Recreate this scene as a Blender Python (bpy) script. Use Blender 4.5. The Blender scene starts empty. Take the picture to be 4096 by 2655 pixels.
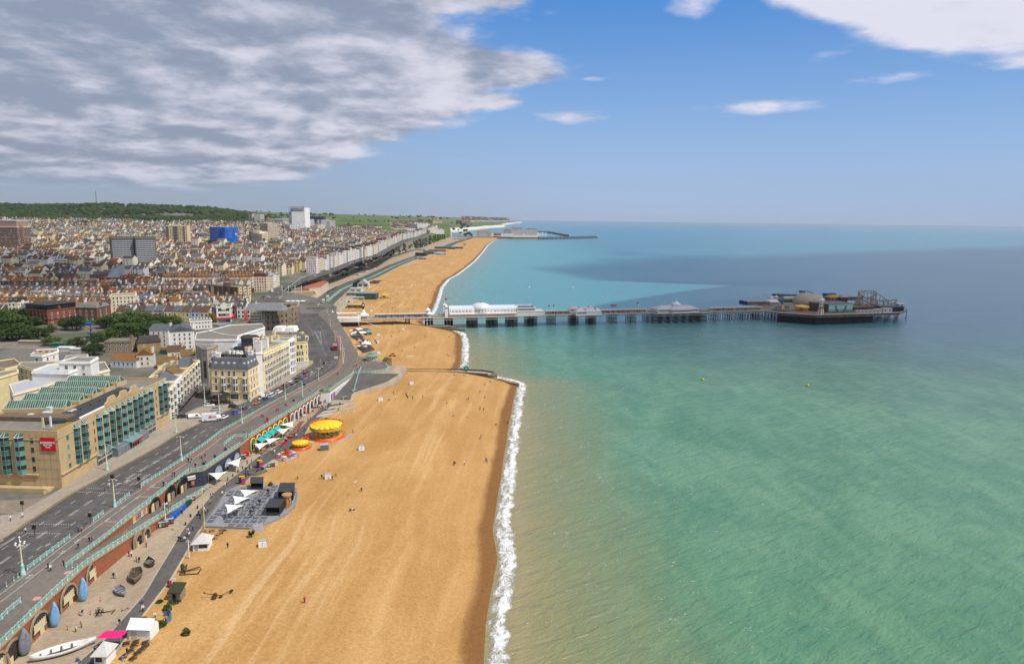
import bpy,bmesh,math,random
import mathutils
from math import sin,cos,pi as PI,hypot
Mx=mathutils.Matrix;mN=mathutils.noise;Vc=mathutils.Vector;en=enumerate;tpl=tuple;rg=range
RX=Mx.Rotation(PI/2,4,"X");F4=[(0,1,2,3)]
rnd=random.Random(7)
SC=bpy.context.scene
COL=SC.collection
rad=math.radians
FPX,CX,CY,CAMZ=2754,2048,1327.5,95
PITCH,ROLL=math.atan(452.5/2754),rad(.7)
fw=Vc((0,cos(PITCH),-sin(PITCH)))
r0=Vc((1,0,0));u0=Vc((0,sin(PITCH),cos(PITCH)))
rt=r0*cos(ROLL)+u0*sin(ROLL);up=u0*cos(ROLL)-r0*sin(ROLL)
cam=bpy.data.cameras.new('camera');camo=bpy.data.objects.new('camera',cam);COL.objects.link(camo)
M=Mx((rt,up,-fw)).transposed().to_4x4();M.translation=(0,0,CAMZ)
camo.matrix_world=M
cam.sensor_width=36;cam.lens=FPX/4096*36;cam.clip_start=1;cam.clip_end=90000
SC.camera=camo
vs=SC.view_settings
vs.view_transform='Standard';vs.look='None';vs.exposure=0;vs.gamma=1
SC.cycles.max_bounces=5;SC.cycles.transparent_max_bounces=8;SC.cycles.volume_bounces=0
SC.cycles.use_denoising=1
SUN_EL,SUN_AZ=rad(57),math.atan2(.925,-.38)
SUNV=Vc((sin(SUN_AZ)*cos(SUN_EL),cos(SUN_AZ)*cos(SUN_EL),sin(SUN_EL)))
sl=bpy.data.lights.new('sun','SUN');sl.energy=4.3;sl.angle=rad(.5);sl.color=(1,.95,.86)
so=bpy.data.objects.new('sun',sl);COL.objects.link(so)
so.rotation_euler=(-SUNV).to_track_quat('-Z','Y').to_euler();so.location=(200,-100,400)
T=None
class X:
 def __init__(s,k):s.k=k
 def __add__(a,b):return mth('ADD',a,b)
 __radd__=__add__
 def __sub__(a,b):return mth('SUBTRACT',a,b)
 def __rsub__(a,b):return mth('SUBTRACT',b,a)
 def __mul__(a,b):return mth('MULTIPLY',a,b)
 __rmul__=__mul__
 def __truediv__(a,b):return mth('DIVIDE',a,b)
 def __rtruediv__(a,b):return mth('DIVIDE',b,a)
def put(s,v):
 if isinstance(v,X):T.links.new(v.k,s)
 elif v is not None:
  if hasattr(s.default_value,'__len__')and len(s.default_value)==4 and len(v)==3:v=(*v,1)
  s.default_value=v
def nd(t,ins=(),**kw):
 n=T.nodes.new(t)
 for k,v in kw.items():setattr(n,k,v)
 for k,v in(ins.items()if isinstance(ins,dict)else en(ins)):put(n.inputs[k],v)
 return n
def mth(op,a,b=None,c=None,clamp=0):return X(nd('ShaderNodeMath',(a,b,c),operation=op,use_clamp=clamp).outputs[0])
def vm(v,s):return X(nd('ShaderNodeVectorMath',(v,s),operation='MULTIPLY').outputs[0])
def vadd(v,s):return X(nd('ShaderNodeVectorMath',(v,s),operation='ADD').outputs[0])
def ns(v,scale,detail=3,rough=.55,dist=0):
 return X(nd('ShaderNodeTexNoise',{'Vector':v,'Scale':scale,'Detail':detail,'Roughness':rough,'Distortion':dist}).outputs['Fac'])
def sst(x,a,b,lo=0,hi=1):
 n=nd('ShaderNodeMapRange',{'Value':x,'From Min':a,'From Max':b,'To Min':lo,'To Max':hi},interpolation_type='SMOOTHSTEP');return X(n.outputs[0])
def mxc(f,a,b,bt='MIX'):
 n=nd('ShaderNodeMix',data_type='RGBA',blend_type=bt)
 put(n.inputs[0],f);put(n.inputs[6],a);put(n.inputs[7],b);return X(n.outputs[2])
def ramp(f,pts,interp='LINEAR'):
 n=nd('ShaderNodeValToRGB');cr=n.color_ramp;cr.interpolation=interp
 while len(cr.elements)<len(pts):cr.elements.new(.5)
 for e,(p,c)in zip(cr.elements,pts):
  e.position=p;e.color=(*c,1)if hasattr(c,'__len__')else(c,c,c,1)
 put(n.inputs[0],f);return X(n.outputs[0])
def sep(v):
 n=nd('ShaderNodeSeparateXYZ',(v,));return X(n.outputs[0]),X(n.outputs[1]),X(n.outputs[2])
def cmb(x,y,z=0):return X(nd('ShaderNodeCombineXYZ',(x,y,z)).outputs[0])
def atr(name):return X(nd('ShaderNodeAttribute',attribute_name=name).outputs['Fac'])
def gp():return X(nd('ShaderNodeNewGeometry').outputs['Position'])
def gx():co=gp();return(co,*sep(co))
def obj_co():return X(nd('ShaderNodeTexCoord').outputs['Object'])
def bmp_(h,strength=.3,dist=.1):return X(nd('ShaderNodeBump',{'Height':h,'Strength':strength,'Distance':dist}).outputs[0])
W=bpy.data.worlds.new('World');SC.world=W;W.use_nodes=1
T=W.node_tree;T.nodes.clear()
sky=nd('ShaderNodeTexSky',sky_type='NISHITA',sun_disc=0,sun_elevation=SUN_EL,sun_rotation=SUN_AZ,altitude=100,air_density=1,dust_density=.6,ozone_density=3)
dv=X(nd('ShaderNodeTexCoord').outputs['Generated'])
dx,dy,dz=sep(dv)
az=mth('ARCTAN2',dx,dy);el=mth('ARCSINE',dz)
pu=cmb(dx/(dz+.17),dy/(dz+.17),0)
n1=ns(pu,2,8,.56,.15);n2=ns(vadd(pu,(3.1,1.7,0)),4.6,7,.58,.2)
n3=ns(vadd(pu,(.13,-.1,0)),2,8,.56,.15)
dxy=cmb(az,el,0);n4=ns(vm(dxy,(9,30,1)),1,6,.6,.3)
edge=ramp(el*3,[(0,.2),(.12,.27),(.28,.38),(.45,.5),(.57,.565),(.7,.49),(.8,.46),(.93,.56)])
eaz=edge*1.2-.6
b1=sst(eaz-az,-.06,.16)*sst(el,.006,.06)
e2=ramp(el*3,[(0,1),(.5,1),(.565,.93),(.62,.86),(.7,.84),(.82,.76),(.9,.71),(.97,.7)])
b2=sst(az-(e2*1.2-.6),-.05,.12)*sst(el,.165,.23)
def blob(a0,e0,wa,we,amp):
 return sst(mth('SQRT',((az-a0)/wa)*((az-a0)/wa)+((el-e0)/we)*((el-e0)/we)),1.3,.1,0,amp)
bl=blob(.087,.14,.085,.018,.75)
for q in((.31,.148,.16,.016,.85),(.21,.145,.09,.014,.6),(.485,.172,.08,.012,.7),(.64,.178,.11,.01,.5),(.06,.276,.045,.016,.7),(.095,.262,.03,.014,.6),(.03,.3,.09,.02,.6),(.115,.19,.05,.006,.5),(-.02,.285,.08,.035,.75),(.02,.205,.12,.03,.7),(.24,.275,.06,.03,.7),(-.03,.16,.08,.012,.6),(.4,.2,.05,.02,.5)):
 bl=mth('MAXIMUM',bl,blob(*q))
bank=mth('MAXIMUM',b1,b2)
dens=sst(bank*.95+bl*.62+(n1-.5)*1.1*sst(el,.02,.12)+(n2-.5)*.42+(n4-.5)*.34,.3,.66)
dens=dens*sst(el,0,.07)
lit=sst((n1-n3)*2.4+(n2-.5)*.9+(n4-.5)*.3+.5+(az+.2)*.55-(el-.12)*.9*sst(az,.1,-.3),.05,.95)
ccol=mxc(lit,(2.9,3.35,4.35),(7.4,7.3,8.3))
ccol=mxc(sst(az,.05,.3),ccol,mxc(lit,(5.7,5.9,7.2),(8,7.9,8.9)))
skyc=mxc(1,X(sky.outputs[0]),(.78,1,1.2),'MULTIPLY')
hz=mxc(sst(az,-.5,.2),(3.2,3.8,4.9),(3.9,5.1,7.5))
skyg=mxc(sst(el,.07,.33),mxc(sst(el,0,.17),hz,(3,4.8,7.8)),(.7,2.7,6.9))
skyg=mxc(.85,skyc,skyg)
skyf=mxc(sst(el,.3,.7),skyg,skyc)
fin=mxc(dens*.93,skyf,ccol)
fin=mxc(sst(dz,-.002,-.03),fin,(2.2,2.8,3.6))
bg=nd('ShaderNodeBackground',{'Color':fin,'Strength':.1})
T.links.new(bg.outputs[0],nd('ShaderNodeOutputWorld').inputs[0])
MATS={}
def mat(name,col,rough=.75,spec=.25,metal=0,var=.18,scale=1.5,bmp=0,trans=None,emit=None,objcol=0):
 global T
 if name in MATS:return MATS[name]
 m=bpy.data.materials.new(name);m.use_nodes=1;T=m.node_tree;T.nodes.clear()
 co=gp()if not objcol else gp()
 if objcol:
  oi=nd('ShaderNodeObjectInfo');base=X(oi.outputs['Color'])
  if col!=(1,1,1):base=mxc(1,base,col,'MULTIPLY')
 else:base=col
 f=ns(co,scale,4,.6)*.7+ns(co,scale*.13,2)*.3
 v=ramp(f,[(.3,1-var),(.7,1+var*.5)])
 c=mxc(1,base,v,'MULTIPLY')if isinstance(base,X)else mxc(1,(*base,1),v,'MULTIPLY')
 p=nd('ShaderNodeBsdfPrincipled',{'Base Color':c,'Roughness':rough,'Specular IOR Level':spec,'Metallic':metal})
 if bmp:put(p.inputs['Normal'],bmp_(ns(co,scale*3,3),bmp,.05))
 if emit:put(p.inputs['Emission Color'],emit[0]);put(p.inputs['Emission Strength'],emit[1])
 T.links.new(p.outputs[0],nd('ShaderNodeOutputMaterial').inputs[0])
 MATS[name]=m;return m
def matfn(name,fn):
 global T
 m=bpy.data.materials.new(name);m.use_nodes=1;T=m.node_tree;T.nodes.clear()
 s=fn();T.links.new(s,nd('ShaderNodeOutputMaterial').inputs[0]);MATS[name]=m;return m
def mt(*a,**k):return mat('surface %d'%len(MATS),*a,**k)
def mf(f):return matfn('surface %d'%len(MATS),f)
def princ(**k):
 m={'col':'Base Color','rough':'Roughness','spec':'Specular IOR Level','metal':'Metallic','normal':'Normal','alpha':'Alpha'}
 return nd('ShaderNodeBsdfPrincipled',{m[a]:b for a,b in k.items()}).outputs[0]
TL=dict(A=(0,720),B=(700,780),C=(0,1200),D=(700,1200),E=(0,1650),F=(700,1600),H=(0,2125),I=(700,2050),J=(1300,1100),K=(2000,1050),L=(2880,1050),M=(1600,750))
TS={k:820/2380 for k in TL}
TL.update(d=(0,0),s=(0,0),N=(0,1480),Q=(780,1270),R=(980,1620));TS.update(d=4096/2380,s=1,N=720/2136,Q=480/2116,R=480/2116)
def ray(t,x,y):
 u,v=TL[t][0]+x*TS[t],TL[t][1]+y*TS[t]
 return(fw*FPX+rt*(u-CX)-up*(v-CY)).normalized()
def G(t,x,y,z=0):
 d=ray(t,x,y);k=(z-CAMZ)/d.z
 return Vc((d.x*k,d.y*k,z))
def hgt(t,x0,y0,x1,y1,z):
 b=G(t,x0,y0,z);d=ray(t,x1,y1);return CAMZ+d.z*hypot(b.x,b.y)/hypot(d.x,d.y)-z
def mrc(t,x,y,fn,far=16000):
 d=ray(t,x,y);k=90
 while k<far:
  p=d*k
  if CAMZ+p.z<=fn(p.x,p.y):
   lo,hi=k*.985-1,k
   for _ in rg(24):
    mid=(lo+hi)/2;p=d*mid
    if CAMZ+p.z<=fn(p.x,p.y):hi=mid
    else:lo=mid
   p=d*hi;return Vc((p.x,p.y,CAMZ+p.z))
  k=k*1.012+1
 p=d*far;return Vc((p.x,p.y,CAMZ+p.z))
class MB:
 def __init__(s):s.v=[];s.f=[];s.m=[];s.smooth=[]
 def add(s,vs,fs,mi=0,sm=0,mx=None):
  n=len(s.v)
  s.v+=[tpl(mx@Vc(v))for v in vs]if mx is not None else[tpl(v)for v in vs]
  s.f+=[tpl(i+n for i in f)for f in fs];s.m+=[mi]*len(fs);s.smooth+=[sm]*len(fs);return s
 def box(s,x0,y0,z0,x1,y1,z1,mi=0,mx=None):
  return s.add([(x0,y0,z0),(x1,y0,z0),(x1,y1,z0),(x0,y1,z0),(x0,y0,z1),(x1,y0,z1),(x1,y1,z1),(x0,y1,z1)],[(3,2,1,0),(4,5,6,7),(0,1,5,4),(1,2,6,5),(2,3,7,6),(3,0,4,7)],mi,0,mx)
 def cbox(s,cx,cy,z0,w,d,h,mi=0,mx=None):return s.box(cx-w/2,cy-d/2,z0,cx+w/2,cy+d/2,z0+h,mi,mx)
 def quad(s,a,b,c,d,mi=0):return s.add([a,b,c,d],F4,mi)
 def pr(s,pts,z0,z1,mi=0,top=None,cap=1,mx=None):
  n=len(pts);tp=top or pts
  zz=(lambda z,i:z[i]if hasattr(z,'__len__')else z)
  vs=[(p[0],p[1],zz(z0,i))for i,p in en(pts)]+[(p[0],p[1],zz(z1,i))for i,p in en(tp)]
  fs=[(i,(i+1)%n,n+(i+1)%n,n+i)for i in rg(n)]
  if cap:fs+=[tpl(rg(n-1,-1,-1)),tpl(rg(n,2*n))]
  return s.add(vs,fs,mi,0,mx)
 def frus(s,a,b,z0,z1,c,d,mi=0):return s.pr([(-a,-b),(a,-b),(a,b),(-a,b)],z0,z1,mi,top=[(-c,-d),(c,-d),(c,d),(-c,d)])
 def la(s,prof,seg=12,cx=0,cy=0,z=0,mi=0,sm=1,a0=0,mx=None,cap=1):
  vs=[];fs=[]
  for r,h in prof:
   for i in rg(seg):
    a=a0+2*PI*i/seg;vs.append((cx+r*cos(a),cy+r*sin(a),z+h))
  for j in rg(len(prof)-1):
   for i in rg(seg):
    k=(i+1)%seg;fs.append((j*seg+i,j*seg+k,(j+1)*seg+k,(j+1)*seg+i))
  s.add(vs,fs,mi,sm,mx)
  if cap:
   e=(len(prof)-1)*seg
   s.add(vs[:seg],[tpl(rg(seg-1,-1,-1))],mi,0,mx);s.add(vs[e:],[tpl(rg(seg))],mi,0,mx)
  return s
 def tu(s,pts,r,seg=5,mi=0,r1=None):
  pts=[Vc(p)for p in pts];vs=[];fs=[];n=len(pts)
  for i,p in en(pts):
   d=(pts[min(i+1,n-1)]-pts[max(i-1,0)]).normalized()
   a=d.cross(Vc((0,0,1)));a=a.normalized()if a.length>1e-4 else Vc((1,0,0));b=d.cross(a)
   rr=r if r1 is None else r+(r1-r)*i/(n-1)
   for j in rg(seg):
    t=2*PI*j/seg;vs.append(p+a*rr*cos(t)+b*rr*sin(t))
  for i in rg(n-1):
   for j in rg(seg):
    k=(j+1)%seg;fs.append((i*seg+j,i*seg+k,(i+1)*seg+k,(i+1)*seg+j))
  fs+=[tpl(rg(seg-1,-1,-1)),tpl(rg((n-1)*seg,n*seg))]
  return s.add(vs,fs,mi,seg>4)
 def data(s,name,mats):
  me=bpy.data.meshes.new(name);me.from_pydata(s.v,[],s.f)
  for m in(mats if isinstance(mats,list)else[mats]):me.materials.append(m)
  me.polygons.foreach_set('material_index',s.m);me.polygons.foreach_set('use_smooth',s.smooth);me.update();return me
 def bd(s,name,mats,parent=None,label=None):
  c=None if not isinstance(mats,tpl)else mats
  return pc(name,s.data(name,mats if c is None else pM),parent,label,color=c)
def pc(name,me,parent=None,label=None,loc=None,rz=None,scale=None,color=None):
 o=bpy.data.objects.new(name,me);COL.objects.link(o)
 if parent is not None:o.parent=parent
 if label:o['label']=label
 if loc is not None:o.location=loc
 if rz is not None:o.rotation_euler=(0,0,rz)
 if scale is not None:o.scale=scale
 if color is not None:o.color=(*color,1)
 return o
def tag(o,label,cat,group=None):
 o['label']=label;o['category']=cat
 if group:o['group']=group
 return o
def tg(name,label,cat,loc=(0,0,0),rz=0,group=None):
 o=bpy.data.objects.new(name,None);COL.objects.link(o);o.location=loc;o.rotation_euler=(0,0,rz);o.empty_display_size=.5
 return tag(o,label,cat,group)
def su(name,mb,m,kind='structure'):
 o=mb.bd(name,m);o['kind']=kind;return o
def legs(m,a,b,z0,z1,r):
 for x,y in((-a,-b),(a,-b),(a,b),(-a,b)):m.tu([(x,y,z0),(x,y,z1)],r,4)
def sff(t):t.children[-1]['kind']='stuff'
def pq(q,p,z,r):q.location=(p.x,p.y,z);q.rotation_euler.z=r
def copy_tree():pass
def lp(tab,y):
 if y<=tab[0][0]:return tab[0][1]
 for(a,u),(b,v)in zip(tab,tab[1:]):
  if y<=b:return u+(v-u)*(y-a)/(b-a)
 return tab[-1][1]
def s01(t):t=max(0,min(1,t));return t*t*(3-2*t)
SHO=[(60,-7),(110,-6),(135,-5),(152,-5),(182,-3),(201,-5),(248,-3),(302,-1),(364,2),(394,4),(408,-12),(420,-33),(454,-34),(484,-36),(518,-38),(558,-42),(577,-48),(600,-75),(626,-83),(703,-83),(811,-90),(943,-100),(1079,-103),(1164,-97),(1343,-92),(1567,-88),(2029,-89),(2493,-94),(2984,-86),(3246,-66),(3320,-40),(3600,-150),(4200,-300),(4687,-415),(5028,-383),(5423,-346),(7060,-223),(7940,-74),(9500,-150),(12504,-24),(14500,60),(17000,252),(17500,-3000),(40000,-9000)]
EP=[(60,-80),(120,-81),(140,-83),(161,-85),(187,-90),(205,-92),(217,-94),(225,-91),(239,-91),(248,-89),(258,-86),(276,-86),(290,-88),(317,-84),(334,-80),(343,-81),(347,-77),(358,-67),(370,-62),(399,-61),(402,-77),(412,-90),(418,-95),(465,-111),(516,-129),(550,-141),(582,-150),(620,-158),(640,-164),(650,-163),(698,-168),(751,-172),(760,-160),(860,-185),(953,-199),(1086,-204),(1286,-208),(1313,-196),(1491,-206),(1670,-194),(1800,-184),(2059,-191),(2129,-165),(2487,-195),(2900,-185),(3311,-160),(3420,-120),(3600,-190),(4200,-330),(4687,-430),(5028,-398),(7060,-240),(7940,-90),(40000,-9100)]
EG=[(60,-97),(110,-100),(125,-101),(143,-103),(157,-104),(157.5,-108),(217,-109),(220,-108),(225,-104),(249,-102),(252,-102),(261,-102),(283,-99),(309,-96),(330,-94),(330.5,-90),(367,-87),(370,-88),(418,-95),(465,-111),(516,-129),(550,-141),(582,-150),(620,-160),(650,-176),(690,-205),(720,-240),(835,-256),(895,-256),(1062,-263),(1423,-274),(1900,-275),(2500,-290),(3300,-300),(3700,-330),(4200,-420),(4687,-440),(5028,-408),(5423,-370),(7060,-250),(7940,-100),(9500,-180),(12504,-50),(14500,20),(17000,200),(17500,-3100),(40000,-9200)]
RL_=[(60,-116),(145,-116),(171,-117),(200,-117),(230,-115),(246,-114.5),(263,-115),(278,-113),(302,-110),(336,-104),(351,-101),(374,-99),(388,-100),(417,-106),(468,-121),(523,-141),(577,-165)]
KB=[(60,-134),(170,-134),(198,-135),(213,-134),(232,-132),(245,-131),(262,-131),(278,-128),(301,-124),(314,-121),(341,-116.5),(367,-115.5),(387,-115),(396,-116),(403,-121),(424,-128),(468,-146),(523,-168),(577,-190)]
FRONT=[(60,-141),(205,-140.5),(277,-142.6),(300,-140),(309,-131),(315,-123.5),(368,-120),(395,-122)]
YK=[0,450,700,1000,1400,1900,2200,2500,2800,3400,4500,5500,9000]
PROF=[(-.75,[10,10,13,24,42,64,84,118,126,120,150,168,160]),(-.55,[10,10,13,24,42,63,84,124,128,122,140,160,150]),(-.43,[10,10,14,25,40,60,84,116,118,112,128,130,130]),(-.31,[10,11,16,26,36,48,58,72,80,92,114,116,110]),(-.2,[10,12,18,26,32,36,40,46,56,76,110,112,108]),(-.1,[10,12,18,24,26,28,30,36,44,60,98,104,104]),(0,[10,12,18,24,26,28,30,30,32,36,44,56,78]),(.1,[10,12,18,24,26,28,30,30,30,32,34,40,60])]
def H(x,y):
 q=x/max(y,1);zs=[]
 if q<=PROF[0][0]:z=lp(list(zip(YK,PROF[0][1])),y)
 elif q>=PROF[-1][0]:z=lp(list(zip(YK,PROF[-1][1])),y)
 else:
  for(a,ta),(b,tb)in zip(PROF,PROF[1:]):
   if q<=b:
    f=(q-a)/(b-a);z=lp(list(zip(YK,ta)),y)*(1-f)+lp(list(zip(YK,tb)),y)*f;break
 if y>1500:
  k=min(1,(y-1500)/1500);z+=k*7*mN.noise(Vc((x/420,y/520,1.3)))+k*3*mN.noise(Vc((x/130,y/170,4.3)))
 return z
def land(x,y):return H(x,y)if x<lp(EG,y)else-5
def lz(x,y):
 if y<330:return 4.5
 if y<372:return 4.5+5.2*(y-330)/42
 if y<400:return 9.7
 if y<600:return 9.7 if x<lp(EG,y)+.5 else 4.4
 return 6
def bz(x,y):
 b,s=lp(EP,y),lp(SHO,y);t=(x-b)/max(s-b,1)
 top=4.4 if y<600 else 5
 d=s-x
 z=top*s01((d+3)/min(34,max(s-b,6)))-1.2*s01((2-d)/10)
 return z+.1*mN.noise(Vc((x/9,y/30,0)))*(1 if d>3 else 0)
def gd(x,y):
 if x<lp(EG,y):return H(x,y)
 return lz(x,y)if x<lp(EP,y)else bz(x,y)
def on(t,x,y):return mrc(t,x,y,gd)
def ylist(a,b,s0,g):
 out=[a];s=s0
 while out[-1]<b:out.append(out[-1]+s);s*=g
 return out
def gM_(name,rows,m,attrs=(),kind='structure'):
 mb=MB();n=len(rows[0]);vals=[[]for _ in attrs]
 for r in rows:
  for p in r:
   mb.v.append(p[:3])
   for k in rg(len(attrs)):vals[k].append(p[3+k])
 for i in rg(len(rows)-1):
  for j in rg(n-1):mb.f.append((i*n+j,i*n+j+1,(i+1)*n+j+1,(i+1)*n+j));mb.m.append(0);mb.smooth.append(1)
 me=mb.data(name,m)
 for a,v in zip(attrs,vals):me.attributes.new(a,'FLOAT','POINT').data.foreach_set('value',v)
 o=pc(name,me);o['kind']=kind;return o
def sea_shader():
 co,x,y,z=gx();off=atr('off')
 big=ns(vm(co,(.004,.0016,1)),1,4,.55,.6);med=ns(vm(co,(.022,.012,1)),1,5,.6,1.2);mot=ns(vm(co,(.1,.05,1)),1,4,.6,.8)
 d=off+(med-.5)*38+(big-.5)*30
 green=mxc(sst(mot*.5+med*.5,.35,.68),(.06,.175,.098),(.115,.245,.14))
 turq=(.075,.25,.265)
 c=mxc(sst(y,380,760),green,turq)
 c=mxc(sst(off,120,480)*sst(y,420,700)*.7,c,(.038,.145,.2))
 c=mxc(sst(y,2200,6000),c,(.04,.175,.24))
 c=mxc(sst(big,.56,.72)*sst(y,700,1500)*.7,c,(.03,.115,.18))
 c=mxc(sst(d,62,8)*.92,c,mxc(sst(y,430,640),(.205,.205,.095),(.14,.225,.185)))
 c=mxc(sst(d,22,-2)*sst(y,640,380)*.8,c,(.29,.235,.115))
 al=ns(vm(co,(0,.055,0)),1,4,.6);wl=(al-.5)*14
 f1=ns(vm(co,(.35,.22,0)),1,6,.68,1);f2=ns(vm(co,(.9,.55,0)),1,5,.7,1.5)
 so=off-wl
 so=off-wl*.45
 core=sst(so,-.5,1.2)*sst(so,6.2,2.4)*sst(al,.3,.52)
 core2=sst(mth('ABSOLUTE',off-wl*.9-4.5),2,.3)*sst(al,.6,.45)
 lace=sst(so,13,3)*sst(so,-2.2,-.6)
 fo=sst(core*.5+core2*.5+lace*.32+(f1-.5)*1.9+(f2-.5)*1,.42,.95)
 cap=sst(ns(vm(co,(.16,.07,0)),1,7,.72,1.6),.735,.775)*sst(ns(vm(co,(.012,.009,0)),1,2),.5,.66)*sst(off,15,60)*sst(y,3200,1000)
 lines=sst(mth('ABSOLUTE',ns(vm(co,(.035,.085,0)),1,4,.6,1.4)-.5),.012,.002)*sst(f2,.5,.62)*sst(off,150,20)*.5
 fo=mth('MAXIMUM',fo,mth('MAXIMUM',cap*.8,lines))
 c=mxc(fo,c,(.74,.75,.75))
 rot=vm(cmb(x*.83+y*.55,y*.83-x*.55),(1,1,1))
 w1=ns(vm(rot,(.1,.3,0)),1,5,.62,.5);w2=ns(vm(rot,(.45,1.1,0)),1,4,.6,.3);w3=ns(vm(co,(.02,.05,0)),1,3)
 hh=w1*1.5+w2*.45+w3*1.4+f1*fo*1.2
 nrm=bmp_(hh,.75,1)
 return princ(col=c,rough=mixv(fo,.22,.8),spec=.25,normal=nrm)
def mixv(f,a,b):return f*(b-a)+a
SEA=mf(sea_shader)
rows=[]
OFFS=[-14,-8,-4,-2,0,1.5,3,4.5,6,8,10,13,17,22,30,45,70,110,180,300,500,900,1600,3000,6000,12000,25000,45000]
for y in[-3000,-800,-200,0]+ylist(60,42000,4,1.018):
 s=lp(SHO,y)
 rows.append([(s+o,y,.55*math.exp(-((o-4.5-2*mN.noise(Vc((y/25,0,0))))/2.6)**2)*(1 if 60<y<3200 else 0)*(.6+.8*abs(mN.noise(Vc((y/14,3,0))))),o)for o in OFFS])
gM_('sea',rows,SEA,('off',))
def beach_shader():
 co,x,y,z=gx();d=atr('off');b=atr('inl')
 med=ns(vm(co,(.06,.025,0)),1,5,.6,.6);fine=ns(co,1.3,5,.75);peb=ns(co,4.5,2,.8);streak=ns(vm(cmb(d,y),(.22,.009,0)),1,5,.62,.35)
 c=mxc(sst(med*.6+streak*.4,.36,.66),(.375,.205,.068),(.48,.29,.115))
 c=mxc(sst(streak,.54,.74)*.4,c,(.58,.41,.23))
 c=mxc(sst(ns(vm(co,(.05,.03,0)),1,4,.6,1),.6,.74)*.35,c,(.27,.17,.085))
 c=mxc(sst(d,30,14)*.42,c,(.36,.2,.075))
 c=mxc(sst(d+(med-.5)*6+(streak-.5)*3,6.5,3)*.9,c,(.175,.078,.024))
 v=ramp(fine*.5+peb*.5,[(.3,.55),(.5,1),(.7,1.4)])
 c=mxc(1,c,v,'MULTIPLY')
 return princ(col=c,rough=.9,spec=.15,normal=bmp_(fine*.6+peb*.4,.5,.12))
BEACH=mf(beach_shader)
TT=[-.004,0,.03,.07,.12,.18,.25,.33,.42,.52,.62,.7,.77,.82,.86,.9,.94,.97,1,1.04,1.1,1.2]
rows=[]
for y in ylist(60,3330,2.5,1.006):
 b,s=lp(EP,y),lp(SHO,y)
 rows.append([(b+(s-b)*t,y,bz(b+(s-b)*t,y),(s-b)*(1-t),(s-b)*t)for t in TT])
gM_('beach',rows,BEACH,('off','inl'))
def land_shader():
 co,x,y,z=gx()
 n=ns(vm(co,(.03,.03,.03)),1,5,.6);n2=ns(vm(co,(.006,.004,0)),1,4,.55,.4);n3=ns(co,.5,4,.7)
 town=mxc(sst(n,.4,.62),(.16,.145,.13),(.09,.1,.065))
 grass=mxc(sst(n2,.35,.65),(.055,.095,.02),(.115,.155,.04))
 grass=mxc(sst(ns(vm(co,(.0022,.0016,0)),1,3),.56,.66)*.7,grass,(.21,.18,.075))
 grass=mxc(sst(n,.56,.72),grass,(.022,.042,.012))
 g=sst(mth('ADD',y,600*(n2-.5)),2350,2600)
 c=mxc(g,town,grass)
 nv=X(nd('ShaderNodeNewGeometry').outputs['Normal']);nz=sep(nv)[2]
 chalk=mxc(ns(vm(co,(.03,.03,.3)),1,4),(.5,.46,.4),(.8,.78,.72))
 c=mxc(sst(nz,.75,.55)*sst(y,3300,3700),c,chalk)
 v=ramp(n3,[(.3,.8),(.7,1.2)]);c=mxc(1,c,v,'MULTIPLY')
 return princ(col=c,rough=.95,spec=.1)
LAND=mf(land_shader)
OFL=[0,.6,3,8,16,28,45,70,100,140,190,250,330,420,530,660,820,1000,1250,1550,1900,2400,3100,4200,6000,9000]
rows=[]
ys=sorted(set([157,157.5,330,330.5]+[round(v,2)for v in ylist(60,18500,6,1.018)]))
for y in ys:
 e=lp(EG,y);far=3400<y
 hc=max(12,H(e-60,y))if far else 0
 r=[(e+(4 if far else 0),y,-6 if not far else-4)]
 for i,o in en(OFL):
  zz=H(e-o,y)
  if far:zz=(26+14*abs(mN.noise(Vc((y/900,2,0))))+(zz-30)*s01(o/900))*(1 if o>0 else.97)
  r.append((e-o-(6 if far and o>0 else 0),y,zz-.02))
 rows.append(r)
gM_('land',rows,LAND)
def pvg(name,a,b,sc=.8,joint=None):
 def f():
  co=gp();n=ns(co,sc,5,.65);n2=ns(vm(co,(.12,.05,.1)),1,4,.6,.8)
  c=mxc(sst(n*.45+n2*.55,.38,.64),a,b)
  if joint:
   br=nd('ShaderNodeTexBrick',{'Vector':co,'Scale':1,'Mortar Size':.02,'Brick Width':joint,'Row Height':joint*.7,'Color1':(1,1,1),'Color2':(.9,.9,.88),'Mortar':(.66,.63,.6)})
   c=mxc(.8,c,X(br.outputs[0]),'MULTIPLY')
  return princ(col=c,rough=.92,spec=.15,normal=bmp_(n,.25,.03))
 return matfn(name,f)
ASPH=pvg('asphalt',(.085,.08,.075),(.125,.115,.105))
ROADM=pvg('road_asphalt',(.07,.066,.064),(.115,.107,.102),.5)
PROMM=pvg('promenade_tarmac',(.13,.112,.098),(.185,.16,.14))
PAVE=pvg('slab_paving',(.3,.235,.165),(.4,.32,.23),.9,1.6)
PAVE2=pvg('kerb_paving',(.27,.23,.185),(.36,.31,.25),.9,1.1)
REDLANE=pvg('cycle_tarmac',(.19,.105,.08),(.25,.15,.115))
GREENLANE=pvg('green_tarmac',(.13,.27,.19),(.19,.34,.25))
CONC=pvg('concrete',(.33,.28,.22),(.46,.4,.31),1.2)
WHITE=mt((.55,.54,.51),var=.45,scale=1.1)
YELLOWP=mt((.55,.36,.04),var=.3,scale=1.1)
rows=[]
for y in ylist(60,3300,3,1.012):
 e,b=lp(EG,y),lp(EP,y)
 if e>b-.3:b=e-.5
 rows.append([(e-.3+(b-e+.3)*t,y,(lz(e+1,y)if(b-e)>1 else 4))for t in(0,.25,.5,.75,1)]+[(b,y,3.2)])
gM_('esplanade',rows,PAVE)
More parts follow.
